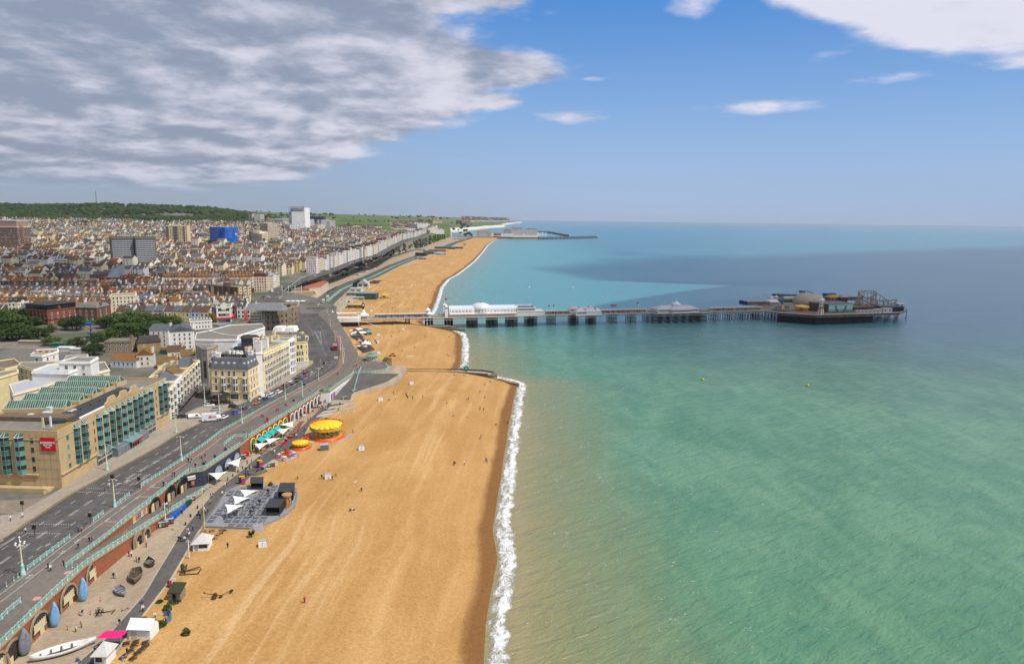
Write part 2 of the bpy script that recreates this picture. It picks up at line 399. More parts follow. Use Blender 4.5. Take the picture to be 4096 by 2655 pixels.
def stp(name,left,right,z,m,y0,y1,dy=4):
 mb=MB();n=max(1,int((y1-y0)/dy));zf=z if callable(z)else(lambda x,y:z)
 for i in rg(n+1):
  y=y0+(y1-y0)*i/n
  for x in(left(y),right(y)):mb.v.append((x,y,zf(x,y)))
 for i in rg(n):mb.f.append((2*i,2*i+1,2*i+3,2*i+2));mb.m.append(0);mb.smooth.append(0)
 return mb
L_=lambda tab,o=0:(lambda y:lp(tab,y)+o)
HZ=lambda dz:(lambda x,y:H(x,y)+dz)
su('road',stp('road',L_(KB),L_(RL_),HZ(.02),ROADM,60,577),ROADM)
su('promenade',stp('promenade',L_(RL_),L_(EG,-.35),HZ(.1),PROMM,60,600),PROMM)
su('pavement',stp('pavement',L_(FRONT),L_(KB),HZ(.12),PAVE2,60,398),PAVE2)
su('cycle_path',stp('c',L_(RL_,.45),L_(RL_,2.7),HZ(.125),REDLANE,204,500),REDLANE)
def ps(mb,pts,w,z,dash=None,zf=None):
 P=[Vc((p[0],p[1],0))for p in pts];s=0;on_=1;left=dash[0]if dash else 1e9
 for a,b in zip(P,P[1:]):
  L=(b-a).length
  if L<1e-6:continue
  d=(b-a)/L;nrm=Vc((-d.y,d.x,0))*w/2;t=0
  while t<L-1e-6:
   st=min(left,L-t)
   if on_:
    q=[a+d*t-nrm,a+d*t+nrm,a+d*(t+st)+nrm,a+d*(t+st)-nrm]
    mb.add([(v.x,v.y,(zf(v.x,v.y)if zf else 0)+z)for v in reversed(q)],F4)
   t+=st;left-=st
   if left<=1e-6:on_=not on_;left=dash[0]if on_ else dash[1]
 return mb
mk=MB()
def btw(t):return lambda y:lp(KB,y)*(1-t)+lp(RL_,y)*t
for t,dash in((.25,(2.2,5)),(.5,(4,3)),(.53,(4,3)),(.76,(2.2,5))):
 ps(mk,[(btw(t)(y),y)for y in rg(150,400,6)],.15,.045,dash,H)
for o in(2.85,):ps(mk,[(lp(RL_,y)+o,y)for y in rg(204,480,5)],.16,.135,None,H)
for o in(1.3,3.6):ps(mk,[(lp(RL_,y)+o,y)for y in rg(60,206,5)],.14,.135,None,H)
for k in rg(26):
 y=216+k*1.35
 if k%3!=2:ps(mk,[(btw(.44)(y)+.2,y),(btw(.56)(y)-.2,y+.25)],.18,.05,None,H)
for t,x0,y0,x1,y1 in(('E',1350,820,1460,825),('E',1460,825,1640,705),('E',1450,755,1720,770),('E',1560,835,1745,712)):
 a,b=G(t,x0,y0,10),G(t,x1,y1,10);ps(mk,[a,b],.16,.05,None,H)
for pts in(((1010,875),(1560,900)),((900,920),(1480,940)),((340,1290),(830,1300)),((190,1395),(700,1402))):
 ps(mk,[G('E',*pts[0],10),G('E',*pts[1],10)],.28,.05,(.28,.4),H)
for pts in(((0,1545),(185,1440)),((0,1500),(40,1475)),((525,1545),(585,1515))):ps(mk,[G('E',*p,10)for p in pts],.18,.05,None,H)
for pts in(((330,320),(383,285)),((530,173),(583,142)),((0,190),(190,60)),((105,475),(165,445))):ps(mk,[G('H',*p,10)for p in pts],.16,.05,None,H)
for pts,ds in(([(1530,880),(1700,800),(1690,700)],(1.5,1)),([(1750,660),(1690,520),(1600,400),(1540,300)],(2.5,4)),([(1650,540),(1590,400),(1490,290)],(2.5,4)),([(1800,620),(1740,480),(1690,340)],(2,4)),([(1700,530),(1620,395),(1690,400),(1700,520)],None)):
 ps(mk,[G('D',*p,10)for p in pts],.16,.05,ds,H)
for k in rg(9):
 a,b=G('D',1625+k*4,400+k*13,10),G('D',1690,405+k*13,10);ps(mk,[a,b],.2,.05,None,H)
su('road_markings',mk,WHITE)
yl=MB()
for o in(.25,.5):ps(yl,[(lp(KB,y)+o,y)for y in rg(60,396,4)],.09,.05,None,H)
su('road_edge_lines',yl,YELLOWP)
cy=MB()
for x,y in((1470,795),(1670,805)):
 p=G('E',x,y,10);cy.la([(.35,0),(.55,0)],14,p.x,p.y-.5,10.06,cap=0);cy.la([(.35,0),(.55,0)],14,p.x,p.y+.9,10.06,cap=0)
 cy.box(p.x-.1,p.y-.5,10.06,p.x+.1,p.y+.9,10.065)
for t,x,y in(('E',1780,850),('E',1600,990),('E',1430,1105),('E',1250,1245),('E',900,1490),('H',725,245),('H',340,525)):
 p=G(t,x,y,10)
 for s in(-.55,.55):cy.la([(.25,0),(.4,0)],12,p.x,p.y+s,10.14,cap=0)
 cy.box(p.x-.06,p.y-.5,10.14,p.x+.06,p.y+.5,10.143)
su('cycle_markings',cy,WHITE)
bars=MB()
for x,y,w in((1800,872,1),(1740,912,0),(1670,980,1),(1280,1270,1),(1220,1320,0),(1010,1450,1)):
 p=G('E',x,y,10);bars.cbox(p.x,p.y,10.14,3.6,1,.01,w)
su('path_markings',bars,[REDLANE,mt((.3,.22,.18),.9)])
PINK=mt((.5,.16,.11),var=.3)
rn=MB()
for x,y in((790,480),(430,782)):
 p=G('H',x,y,10);rn.la([(.78,0),(1,0)],24,p.x,p.y,10.15,0,cap=0);rn.la([(.02,0),(.78,0)],24,p.x,p.y,10.145,1,cap=0)
 rn.cbox(p.x,p.y-.02,10.15,.12,1.5,.005,0,None)
su('no_cycling_markings',rn,[PINK,mt((.42,.34,.29),.85,var=.3)])
PATHL=[(60,-86),(127,-88),(135,-87),(154,-88),(163,-90),(178,-93),(187,-95),(205,-97),(217,-98),(232,-97),(250,-96),(262,-93),(276,-91.5),(296,-91),(312,-91),(330,-89)]
su('tarmac_path',stp('p',L_(PATHL),L_(EP,-.4),lambda x,y:lz(x,y)+.03,ASPH,60,372,3),ASPH)
sk=MB();ps(sk,[(lp(EP,y),y)for y in rg(60,245,3)],.5,4.56);ps(sk,[(lp(PATHL,y),y)for y in rg(60,245,3)],.3,4.55)
su('path_kerb',sk,CONC)
for i,(a,b)in en((((1650,1345),(1850,1320)),((1700,1305),(2080,1250)),((1780,1255),(2085,1200)),((1820,1200),(2060,1165)),((1850,1150),(2110,1110)),((1880,1105),(2150,1070)))):
 p,q=G('D',*a,4.6),G('D',*b,4.6);mb=MB();d=Vc((0,2.6,0))
 mb.pr([(p.x,p.y-2.2),(q.x,q.y-2.2),(q.x+.4,q.y+2.2),(p.x+.4,p.y+2.2)],3.6,4.75-.02*i)
 o=su('apron_paving',mb,CONC)
MP=[mrc('B',*p,H)for p in((1080,1190),(1250,1090),(1480,1000),(1700,920),(1900,850),(2150,750),(2370,695))]
MPT=[(523,-154)]+[(p.y,p.x)for p in MP]+[(1900,-294),(2500,-308),(3300,-318)]
su('cliff_road',stp('m',L_(MPT,-8),L_(MPT,7),HZ(.06),ROADM,560,3200,12),ROADM)
mm=MB();ps(mm,[(lp(MPT,y),y)for y in rg(600,1600,10)],.25,.12,(4,5),H);su('cliff_road_markings',mm,WHITE)
MAD=[(577,-163),(655,-184),(700,-196),(846,-214),(951,-217),(1025,-214),(1286,-222),(1491,-222),(2059,-208),(2487,-212),(3300,-190)]
su('lower_road',stp('l',L_(MAD,-12),L_(MAD,12),lambda x,y:(H(x,y)if y<620 else 6)+.06 if y<640 else 6.06,ROADM,600,3250,12),ROADM)
su('green_cycle_lane',stp('g',L_(MAD,0),L_(MAD,4.5),lambda x,y:10.12 if y<640 else 6.12,GREENLANE,640,1700,12),GREENLANE)
def obr():return X(nd('ShaderNodeObjectInfo').outputs['Random'])
def glass_fn(dark,light,chance):
 def f():
  r=obr();c=mxc(sst(r,1-chance-.02,1-chance+.02),dark,light)
  c=mxc(sst(ns(gp(),1.2,2),.45,.6)*.5,c,mxc(.5,c,light))
  return princ(col=c,rough=.12,spec=.55)
 return f
gL=mf(glass_fn((.022,.026,.032),(.22,.22,.21),.16))
TE=mf(glass_fn((.028,.115,.11),(.12,.29,.275),.4))
TEALD=mt((.012,.04,.03),.2,.5,var=.3)
def ffn(pu,pv,wu,wv,glass=(.03,.035,.045),obj=1,base=(.5,.45,.35)):
 def f():
  uv=X(nd('ShaderNodeUVMap').outputs[0]);u,v,_=sep(uv)
  fu=mth('FRACT',u/pu);fv=mth('FRACT',v/pv)
  m=sst(mth('ABSOLUTE',fu-.5),wu/2+.02,wu/2-.02)*sst(mth('ABSOLUTE',fv-.55),wv/2+.02,wv/2-.02)
  ce=cmb(mth('FLOOR',u/pu),mth('FLOOR',v/pv),obr()*9)
  wn=X(nd('ShaderNodeTexWhiteNoise',{'Vector':ce},noise_dimensions='3D').outputs['Value'])
  col=X(nd('ShaderNodeObjectInfo').outputs['Color'])if obj else base
  n=ns(gp(),.35,4,.65);st=ramp(n,[(.3,.82),(.65,1.06)])
  c=mxc(1,col if obj else(*base,1),st,'MULTIPLY')
  g=mxc(sst(wn,.72,.78),(*glass,1),(.3,.29,.27))
  return princ(col=mxc(m,c,g),rough=.8,spec=.2)
 return f
FAC=mf(ffn(2.6,2.9,.42,.56))
FACB=mf(ffn(3.4,2.75,.5,.5))
FACR=mf(ffn(6,3,.9,.45))
FACW=mf(ffn(2.6,3.1,.6,.55))
FACP=mf(ffn(5.2,2.75,.8,.55,(.05,.05,.05)))
pM=mt((1,1,1),.8,.2,scale=.5,objcol=1)
def rfn(obj,base=(.15,.1,.06),lichen=.5):
 def f():
  co,x,y,z=gx()
  c=X(nd('ShaderNodeObjectInfo').outputs['Color'])if obj else base
  n=ns(co,.6,5,.7);ti=ns(vm(co,(1.2,1.2,9)),1,3,.7)
  v=ramp(n*.6+ti*.4,[(.3,.66),(.7,1.28)]);c=mxc(1,c if obj else(*base,1),v,'MULTIPLY')
  c=mxc(sst(ns(co,.16,5,.7),.56,.72)*lichen*.26,c,(.25,.14,.04))
  return princ(col=c,rough=.9,spec=.12)
 return f
ROOF=mf(rfn(1))
SL_=mf(rfn(0,(.115,.12,.14),.12))
LD=mf(rfn(0,(.2,.185,.165),.3))
DARKROOF=mf(rfn(0,(.055,.056,.06),.05))
CREAM=(.72,.58,.34);wC=(.8,.78,.74);IVORY=(.76,.68,.5);STONE=(.44,.34,.2)
sM=mt((.5,.37,.2),.85,.15,scale=.35)
wMt=mt((.8,.78,.74),.75,.2,scale=.6)
cM=mt((.74,.6,.36),.8,.2,scale=.6)
fM=mt((.78,.77,.74),.5,.3,var=.06)
dM=mt((.025,.026,.028),.5,.3)
gM=mt((.36,.38,.4),.45,.4)
POT=mt((.42,.15,.07),.85)
BRICK=mt((.17,.085,.05),.9,.12,var=.3,scale=2)
RBk=mt((.3,.085,.045),.9,.12,var=.3,scale=2)
WINC={}
def wM(sy,w,h):
 k=(sy,round(w,2),round(h,2))
 if k in WINC:return WINC[k]
 mb=MB();f=.09
 if sy=='teal':
  mb.box(-w/2,-.05,0,w/2,.05,h,1);mb.box(-w/2-.06,-.1,-.08,w/2+.06,.02,0,0);mb.box(-w/2-.06,-.1,h,w/2+.06,.02,h+.06,0);mats=[gM,TE]
 elif sy=='dark':
  mb.box(-w/2,-.03,0,w/2,.05,h,1);mb.box(-w/2-.06,-.06,-.1,w/2+.06,.03,0,0);mats=[gM,gL]
 elif sy=='arch':
  mb.box(-w/2,-.02,0,w/2,.05,h*.72,1)
  pts=[(w/2*cos(a),h*.72+h*.28*sin(a))for a in[PI*i/8 for i in rg(9)]]
  mb.add([(x,-.02,z)for x,z in pts],[tpl(rg(8,-1,-1))],1)
  mb.box(-w/2-.09,-.09,-.12,w/2+.09,.03,0,0);mb.box(-w/2-.1,-.07,0,-w/2,.03,h*.72,0);mb.box(w/2,-.07,0,w/2+.1,.03,h*.72,0)
  for a,b in zip(pts,pts[1:]):mb.tu([(a[0],-.05,a[1]),(b[0],-.05,b[1])],.07,4,0)
  mats=[fM,gL]
 elif sy=='bay':
  d=.8;a=w*.28;o=[(-w/2,.05),(-w/2+a,-d),(w/2-a,-d),(w/2,.05)]
  mb.pr(o,0,h,0)
  for(x0,y0),(x1,y1)in zip(o,o[1:]):
   dx,dy=x1-x0,y1-y0;L=hypot(dx,dy);nx,ny=dy/L*.03,-dx/L*.03;e=.13
   for z0,z1 in((h*.12,h*.48),(h*.52,h*.86)):
    p0=(x0+dx*e+nx,y0+dy*e+ny);p1=(x1-dx*e+nx,y1-dy*e+ny)
    mb.quad((p0[0],p0[1],z0),(p1[0],p1[1],z0),(p1[0],p1[1],z1),(p0[0],p0[1],z1),1)
  mats=[fM,gL]
 else:
  mb.box(-w/2+f,-.02,f,w/2-f,.05,h-f,1)
  mb.box(-w/2,-.09,h-f,w/2,.03,h,0);mb.box(-w/2-.08,-.12,-.1,w/2+.08,.03,f*.6,0)
  mb.box(-w/2,-.08,f*.6,-w/2+f,.03,h-f,0);mb.box(w/2-f,-.08,f*.6,w/2,.03,h-f,0);mb.box(-w/2+f,-.06,h*.48,w/2-f,.03,h*.48+.08,0)
  mats=[fM,gL]
 WINC[k]=mb.data('window',mats);return WINC[k]
FOOT=[]
def wlm(pts,z0,z1,m,cap=0):
 mb=MB();uvs=[]
 n=len(pts);u=0
 for i in rg(n):
  a,b=pts[i],pts[(i+1)%n];L=hypot(b[0]-a[0],b[1]-a[1])
  mb.quad((a[0],a[1],z0),(b[0],b[1],z0),(b[0],b[1],z1),(a[0],a[1],z1));uvs+=[(0,0),(L,0),(L,z1-z0),(0,z1-z0)]
 if cap:mb.add([(p[0],p[1],z1)for p in pts],[tpl(rg(n))]);uvs+=[(0,0)]*n
 me=mb.data('wall',m);uv=me.uv_layers.new(name='m')
 uv.data.foreach_set('uv',[c for p in uvs for c in p]);return me
def iS(pts,d):
 n=len(pts);out=[]
 for i in rg(n):
  p0,p,p1=Vc(pts[i-1]),Vc(pts[i]),Vc(pts[(i+1)%n])
  e0,e1=(p-p0).normalized(),(p1-p).normalized();n0,n1=Vc((-e0.y,e0.x)),Vc((-e1.y,e1.x))
  b=(n0+n1);b=b/max(.25,b.dot(n0));out.append(tpl(p+b*d))
 return out
class Bld:
 def __init__(s,name,label,pts,z0,h,wall=pM,col=wC,cat='building',roof='flat',roofm=None,rcol=None,rh=3,par=.7,group=None,cornice=1,sink=2):
  s.pts=[Vc((p[0],p[1]))for p in pts];s.z0,s.h=z0,h
  o=sum(s.pts,Vc((0,0)))/len(pts);s.o=o
  s.root=tg(name,label,cat,(o.x,o.y,z0),0,group)
  s.l=[tpl(p-o)for p in s.pts];s.col=col
  FOOT.append((o.x,o.y,max((p-o).length for p in s.pts)))
  s.wall=pc('wall',wlm(s.l,-sink,h,wall),s.root,color=col)
  if roof=='flat':
   mb=MB();i=iS(s.l,.3);n=len(pts)
   for k in rg(n):
    a,b,c,d=s.l[k],s.l[(k+1)%n],i[(k+1)%n],i[k]
    mb.quad((*a,h),(*b,h),(*c,h),(*d,h),1);mb.quad((*d,h),(*c,h),(*c,h-par),(*d,h-par),1)
   mb.add([(*p,h-par)for p in i],[tpl(rg(n))])
   s.roof=mb.bd('roof',[roofm or LD,wall if wall in(pM,sM,wMt,cM,BRICK,RBk)else pM],s.root)
   s.roof.color=(*col,1)
  elif roof in('hip','mansard','gable','gabley'):
   mb=MB();e=.35
   q=iS(s.l,-e)
   if roof=='mansard':
    i=iS(s.l,1.3);mb.pr(q,h,h+.25,0);mb.pr(q,h+.25,h+rh,0,top=i,cap=0);mb.add([(*p,h+rh)for p in i],[tpl(rg(len(i)))])
   else:
    a,b,c,d=[Vc(p)for p in q]
    ab=(b-a).length;bc=(c-b).length
    if roof=='hip':k=min(ab,bc)/2*.98
    else:k=0
    if(ab>=bc)!=(roof=='gabley'):
     m0=(a+d)/2+(b-a).normalized()*k;m1=(b+c)/2-(b-a).normalized()*k
     vs=[(*a,h),(*b,h),(*c,h),(*d,h),(*m0,h+rh),(*m1,h+rh)];fs=[(0,1,5,4),(2,3,4,5)];gs=[(1,2,5),(3,0,4)]
    else:
     m0=(a+b)/2+(c-b).normalized()*k;m1=(d+c)/2-(c-b).normalized()*k
     vs=[(*a,h),(*b,h),(*c,h),(*d,h),(*m0,h+rh),(*m1,h+rh)];fs=[(1,2,5,4),(3,0,4,5)];gs=[(0,1,4),(2,3,5)]
    mb.add(vs,fs);mb.add(vs,gs,0 if roof=='hip' else 1);mb.add(vs[:4],[(3,2,1,0)])
   s.roof=mb.bd('roof',[roofm or ROOF,wall if roof[:5]=='gable' and wall in(pM,BRICK,RBk)else pM],s.root);s.roof.color=(*(rcol or(.15,.1,.06)),1)
  if cornice and roof=='flat' and h>5:
   mb=MB();q=iS(s.l,-.28);n=len(q)
   for k in rg(n):
    a,b,c,d=s.l[k],s.l[(k+1)%n],q[(k+1)%n],q[k]
    mb.quad((*d,h-1),(*c,h-1),(*c,h-.7),(*d,h-.7));mb.quad((*d,h-.7),(*c,h-.7),(*b,h-.66),(*a,h-.66));mb.quad((*a,h-1.2),(*b,h-1.2),(*c,h-1),(*d,h-1))
   k=mb.bd('cornice',wall if wall in(sM,wMt,cM)else pM,s.root);k.color=(*col,1)
 def edge(s,e):a,b=s.pts[e],s.pts[(e+1)%len(s.pts)];return a,b,(b-a).normalized(),(b-a).length
 def win(s,e,cols,floors,w=1.1,h=1.7,z0=1.2,pitch=3,s0=1.2,s1=None,sy='sash',skip=()):
  a,b,d,L=s.edge(e);s1=L-1.2 if s1 is None else s1
  rz=math.atan2(d.y,d.x);me=wM(sy,w,h)
  for i in rg(cols):
   t=(s0+s1)/2 if cols==1 else s0+(s1-s0)*(i+.5)/cols
   for f in rg(floors):
    if(i,f)in skip:continue
    p=a+d*t-s.o;pc('window',me,s.root,loc=(p.x,p.y,z0+f*pitch),rz=rz)
  return s
 def part(s,name,mb,m,label=None,color=None):
  o=mb.bd(name,m,s.root,label)
  if color:o.color=(*color,1)
  return o
 def loc(s,e,t,out=0):
  a,b,d,L=s.edge(e);p=a+d*t+Vc((d.y,-d.x))*out-s.o;return p,math.atan2(d.y,d.x)
 def band(s,e,z,hh=.3,out=.18,m=None,name='string_course'):
  a,b,d,L=s.edge(e);mb=MB();p,rz=s.loc(e,0)
  mx=Mx.Translation((p.x,p.y,0))@Mx.Rotation(rz,4,'Z')
  mb.box(-.1,-out,z,L+.1,.02,z+hh,0,mx);mb.bd(name,m or pM,s.root).color=(*s.col,1);return s
 def chimney(s,x,y,z,w=1,d=2.2,hh=2.2,col=None,pots=4):
  mb=MB();mb.cbox(x,y,z,w,d,hh,0);mb.cbox(x,y,z+hh,w+.25,d+.25,.18,0)
  for i in rg(pots):mb.la([(.16,0),(.13,.6)],6,x,y+(i-(pots-1)/2)*d/pots,z+hh+.18,1)
  mb.bd('chimney',[pM,POT],s.root).color=(*(col or s.col),1);return s
def onp(t,x,y,P,d):
 r=ray(t,x,y);n=Vc((d.y,-d.x));k=(P.x*n.x+P.y*n.y)/(r.x*n.x+r.y*n.y)
 q=r*k;return(q.x-P.x)*d.x+(q.y-P.y)*d.y,CAMZ+q.z
def frn(t,l,r,ytop,depth,zf=H,zfix=None):
 b=mrc(t,*r,zf)if zfix is None else G(t,*r,zfix)
 z=b.z;a=G(t,*l,z);h=hgt(t,*r,r[0],ytop,z)
 d=Vc((b.x-a.x,b.y-a.y)).normalized();n=Vc((-d.y,d.x))*depth
 return[(a.x,a.y),(b.x,b.y),(b.x+n.x,b.y+n.y),(a.x+n.x,a.y+n.y)],z,h
hc,he=G('N',742,1398,10),G('N',2008,605,10)
HD=(he-hc).xy.normalized();HL=(he-hc).length;HB=Vc((-HD.y,HD.x))
hl=hc.xy+Vc((-30,1.2));HH=18.6
hp=[hl,hc.xy,he.xy,he.xy+HB*28,hc.xy+HB*32+HD*2]
ho=Bld('seafront_hotel','long sandstone hotel with green glass bays, red square sign and sawtooth glass roof',hp,10,HH,sM,cat='hotel',roofm=LD,par=.9,cornice=0)
R0=ho.root;o2=ho.o
def hL_(s_,out,z):p=hc.xy+HD*s_-HB*out-o2;return(p.x,p.y,z)
HRZ=math.atan2(HD.y,HD.x)
fd=(hc.xy-hl).normalized();FRZ=math.atan2(fd.y,fd.x);fn=Vc((fd.y,-fd.x));FL=(hc.xy-hl).length
def fL_(s_,out,z):p=hl+fd*s_+fn*out-o2;return(p.x,p.y,z)
def oriel(loc,rz,n,fh,w=2.5,d=1.05):
 mb=MB();a=w*.3;o=[(-w/2,.05),(-w/2+a,-d),(w/2-a,-d),(w/2,.05)]
 mb.pr(o,0,n*fh-.25,0)
 for z0 in[k*fh for k in rg(n)]:
  for(x0,y0),(x1,y1)in zip(o,o[1:]):
   dx,dy=x1-x0,y1-y0;L=hypot(dx,dy);nx,ny=dy/L*.04,-dx/L*.04
   p0=(x0+dx*.06+nx,y0+dy*.06+ny);p1=(x1-dx*.06+nx,y1-dy*.06+ny)
   mb.quad((*p0,z0+.05),(*p1,z0+.05),(*p1,z0+fh*.46),(*p0,z0+fh*.46),1)
   p0=(p0[0]-nx*.3,p0[1]-ny*.3);p1=(p1[0]-nx*.3,p1[1]-ny*.3)
 b=mb.bd('bay_window',[TEALD,TE],R0);b.location=loc;b.rotation_euler.z=rz
 cp=MB();top=n*fh-.25
 cp.pr(o,top,top+1.15,0,top=[(-w/2,.05),(-w/2+a,-.05),(w/2-a,-.05),(w/2,.05)]);cp.tu([(-w/2,-.02,top),(-w/2+a,-d-.03,top),(w/2-a,-d-.03,top),(w/2,-.02,top)],.07,4,1)
 for q in o[1:3]:cp.tu([(*q,top),(q[0]*.55,-.05,top+1.15)],.05,4,1)
 cp.bd('bay_cap',[TE,fM],b)
 ft=MB();ft.pr([(-w/2,.05),(-w/2+a,-.15),(w/2-a,-.15),(w/2,.05)],-1.5,0,0,top=o);ft.bd('bay_foot',sM,b)
 fr=MB()
 for k in rg(n):
  for z in(k*fh,k*fh+fh*.5):fr.tu([(o[0][0]-.02,-.03,z),(o[1][0],-d-.06,z),(o[2][0],-d-.06,z),(o[3][0]+.02,-.03,z)],.035,4)
 for q in o[1:3]:fr.tu([(q[0],q[1]-.05,0),(q[0],q[1]-.05,top)],.04,4)
 fr.bd('glazing_frame',gM,b)
def hs(x,y):return onp('N',x,y,hc,HD)
for x,yt,yb in((893,660,1070),(982,610,1015)):
 s_,zt=hs(x,yt);oriel(hL_(s_,0,4.9),HRZ,4,3.05,2.5)
for x,yt in((1157,520),(1237,480),(1314,440),(1386,400),(1455,362),(1523,325),(1590,285),(1651,250),(1713,215),(1772,185)):
 s_,zt=hs(x,yt);oriel(hL_(s_,0,3.6),HRZ,4,3.3,2.35)
for x,yt in((1886,120),(1942,90)):
 s_,zt=hs(x,yt);oriel(hL_(s_,0,4.9),HRZ,4,3.05,2.3)
fs=lambda x,y:onp('N',x,y,Vc((hl.x,hl.y,0)),fd)
for x in(50,222,-120):
 s_,zt=fs(x,790);oriel(fL_(s_,0,4.4),FRZ,4,3.05,3,1.2)
sq=wM('teal',1.15,1.5);sqd=wM('dark',.95,1.7)
for k in rg(4):
 s_,z=fs(372,800);pc('window',sqd,R0,loc=fL_(s_,0,5.2+k*3.05),rz=FRZ)
 s_,z=hs(800,790);pc('window',sq,R0,loc=hL_(s_,0,5+k*3.05),rz=HRZ)
 for x,y in((1040,640),(1108,590),(1840,170),(2000,200)):
  s_,z=hs(x,y);pc('window',wM('dark',.6,1.6)if x<1900 else sq,R0,loc=hL_(s_,0,5.4+k*3.05),rz=HRZ)
jt=MB();
for s0,s1 in((0,hs(1125,700)[0]),(hs(1850,400)[0],HL)):
 jt.box(s0,-.45,4.1,s1,0,4.55,0);jt.box(s0,-.12,15.9,s1,0,16.1,0)
j=jt.bd('stone_ledge',sM,R0);j.location=hL_(0,0,0);j.rotation_euler.z=HRZ
jf=MB();jf.box(0,-.5,4,FL-7,0,4.4,0)
for k in rg(1,6):jf.box(FL-11+k*2,-.03,.5,FL-10.94+k*2,0,HH-1,1)
for k in rg(1,6):jf.box(FL-11,-.03,k*3,FL,0,k*3+.06,1)
jf.box(-.2,-.14,15.4,FL+.12,0,15.7,0)
j=jf.bd('stone_ledge',[sM,mt((.25,.18,.1),.9)],R0);j.location=fL_(0,0,0);j.rotation_euler.z=FRZ
for xa,xb in((1250,1405),(1405,1540),(1540,1665)):
 s0,s1=hs(xa,420)[0],hs(xb,260)[0];w=s1-s0
 g=MB();o=[(0,0),(w,0),(w*.95,1.2),(w*.8,1.5),(w*.68,2.9),(w*.32,2.9),(w*.2,1.5),(w*.05,1.2)]
 n=len(o);g.add([(x,-.12,z)for x,z in o]+[(x,.6,z)for x,z in o],[tpl(rg(n)),tpl(rg(2*n-1,n-1,-1))]+[((i+1)%n,i,n+i,n+(i+1)%n)for i in rg(n)])
 g.pr([(w*.3,-.16),(w*.7,-.16),(w*.7,-.12),(w*.3,-.12)],.3,2.2,0,top=[(w*.38,-.16),(w*.62,-.16),(w*.62,-.12),(w*.38,-.12)])
 q=g.bd('gable',sM,R0);q.location=hL_(s0,0,HH);q.rotation_euler.z=HRZ
dr=MB();s0,s1=hs(1010,520)[0],hs(1700,130)[0]
dr.add([(s0-3,.9,HH-.3),(s1,.9,HH-.3),(s1,9.5,HH+.5),(s0-6,9.5,HH+.5),(s0-3,.9,HH-.9),(s1,.9,HH-.9),(s1,9.5,HH-.9),(s0-6,9.5,HH-.9)],[(0,1,2,3),(0,4,5,1),(1,5,6,2),(2,6,7,3),(3,7,4,0)])
for k in rg(7):dr.la([(.2,0),(.15,.5),(.28,.55),(.1,.75)],6,s0+2+k*(s1-s0-4)/6,6,HH+.15)
q=dr.bd('roof_slope',DARKROOF,R0);q.location=hL_(0,0,0);q.rotation_euler.z=HRZ
pp=MB();pp.tu([(s0-2,.75,HH+.15),(s1+1,.75,HH+.15)],.35,8)
q=pp.bd('gutter_pipe',mt((.72,.74,.78),.4),R0);q.location=hL_(0,0,0);q.rotation_euler.z=HRZ
def gl_shader():
 co=obj_co();x,y,z=sep(co)
 m=sst(mth('ABSOLUTE',mth('FRACT',x/.75)-.5),.36,.41)
 c=mxc(sst(ns(co,.8,3),.4,.62),(.018,.095,.075),(.05,.17,.14))
 return princ(col=mxc(m,c,(.42,.4,.32)),rough=.18,spec=.5)
GLZ=mf(gl_shader)
SL=[((40,460),(755,448),(815,408)),((245,370),(935,363),(985,335)),((432,290),(1090,287),(1140,258)),((607,216),(1240,213),(1283,187)),((770,147),(1380,147),(1415,120))]
for(a,b,c)in SL:
 zr=10+HH+.8
 pa,pb=G('N',*a,zr).xy,G('N',*b,zr).xy;d=(pb-pa);L=d.length;d.normalize();n=Vc((-d.y,d.x));D=4.2
 mb=MB();v=[(0,0,0),(L,0,0),(L+1.5,D,0),(1.2,D,0),(.9,D*.45,2.3),(L+.7,D*.45,2.3)]
 mb.add(v,[(0,1,5,4),(2,3,4,5),(1,2,5),(3,0,4)]);mb.pr([(v[0][0]-.3,-.3),(L+.3,-.3),(L+1.8,D+.3),(.9,D+.3)],-1.8,0,1)
 q=mb.bd('rooflight',[GLZ,sM],R0);q.location=(pa.x-o2.x,pa.y-o2.y,zr-10);q.rotation_euler.z=math.atan2(d.y,d.x)
 e=MB()
 for i,k in((0,4),(4,3),(1,5),(5,2),(4,5),(0,1)):e.tu([v[i],v[k]],.1,4)
 e.bd('glazing_edge',mt((.52,.46,.3)),q)
ms=MB();s1=hs(985,545)[0];ms.box(.6,.5,HH-.6,s1,3.6,HH-.55,0);q=ms.bd('roof_moss',mt((.26,.19,.03),.95,var=.5,scale=1.5),R0);q.location=hL_(0,0,.02);q.rotation_euler.z=HRZ
for(x,y,w,h)in((370,560,1.7,1.3),(560,540,2.2,1.5),(590,500,1.6,2),(840,515,1.5,1.1),(880,500,1.4,1.2)):
 p=G('N',x,y,10+HH-.5).xy-o2;mb=MB();mb.cbox(0,0,0,w,w*.8,h);mb.la([(.3,0),(.3,.15)],8,0,0,h)
 q=mb.bd('roof_plant',mt((.62,.62,.62),.6),R0);q.location=(p.x,p.y,HH-.6)
for x,y,hh,c in((517,690,3.4,(.66,.58,.38)),(607,680,3.6,(.78,.78,.78))):
 p=G('N',x,y,10+HH).xy-o2;q=MB().cbox(0,0,.2,.5,.35,hh-.2).tu([(0,0,-.6),(0,0,hh)],.08,5).bd('aerial',pM,R0);q.location=(p.x,p.y,HH);q.color=(*c,1)
br=MB();br.box(1,3,HH-1,25,8,HH+.55,0);q=br.bd('roof_deck',mf(rfn(0,(.16,.115,.085),.5)),R0);q.location=fL_(0,-8.5,0);q.rotation_euler.z=FRZ
red=mt((.55,.012,.018),.5)
a0,za=fs(479,796);a1,_=fs(652,796);_,zb=fs(495,953)
sg=MB().box(a0,-.28,zb-10,a1,0,za-10).bd('sign_board',red,R0);sg.location=fL_(0,.02,0);sg.rotation_euler.z=FRZ
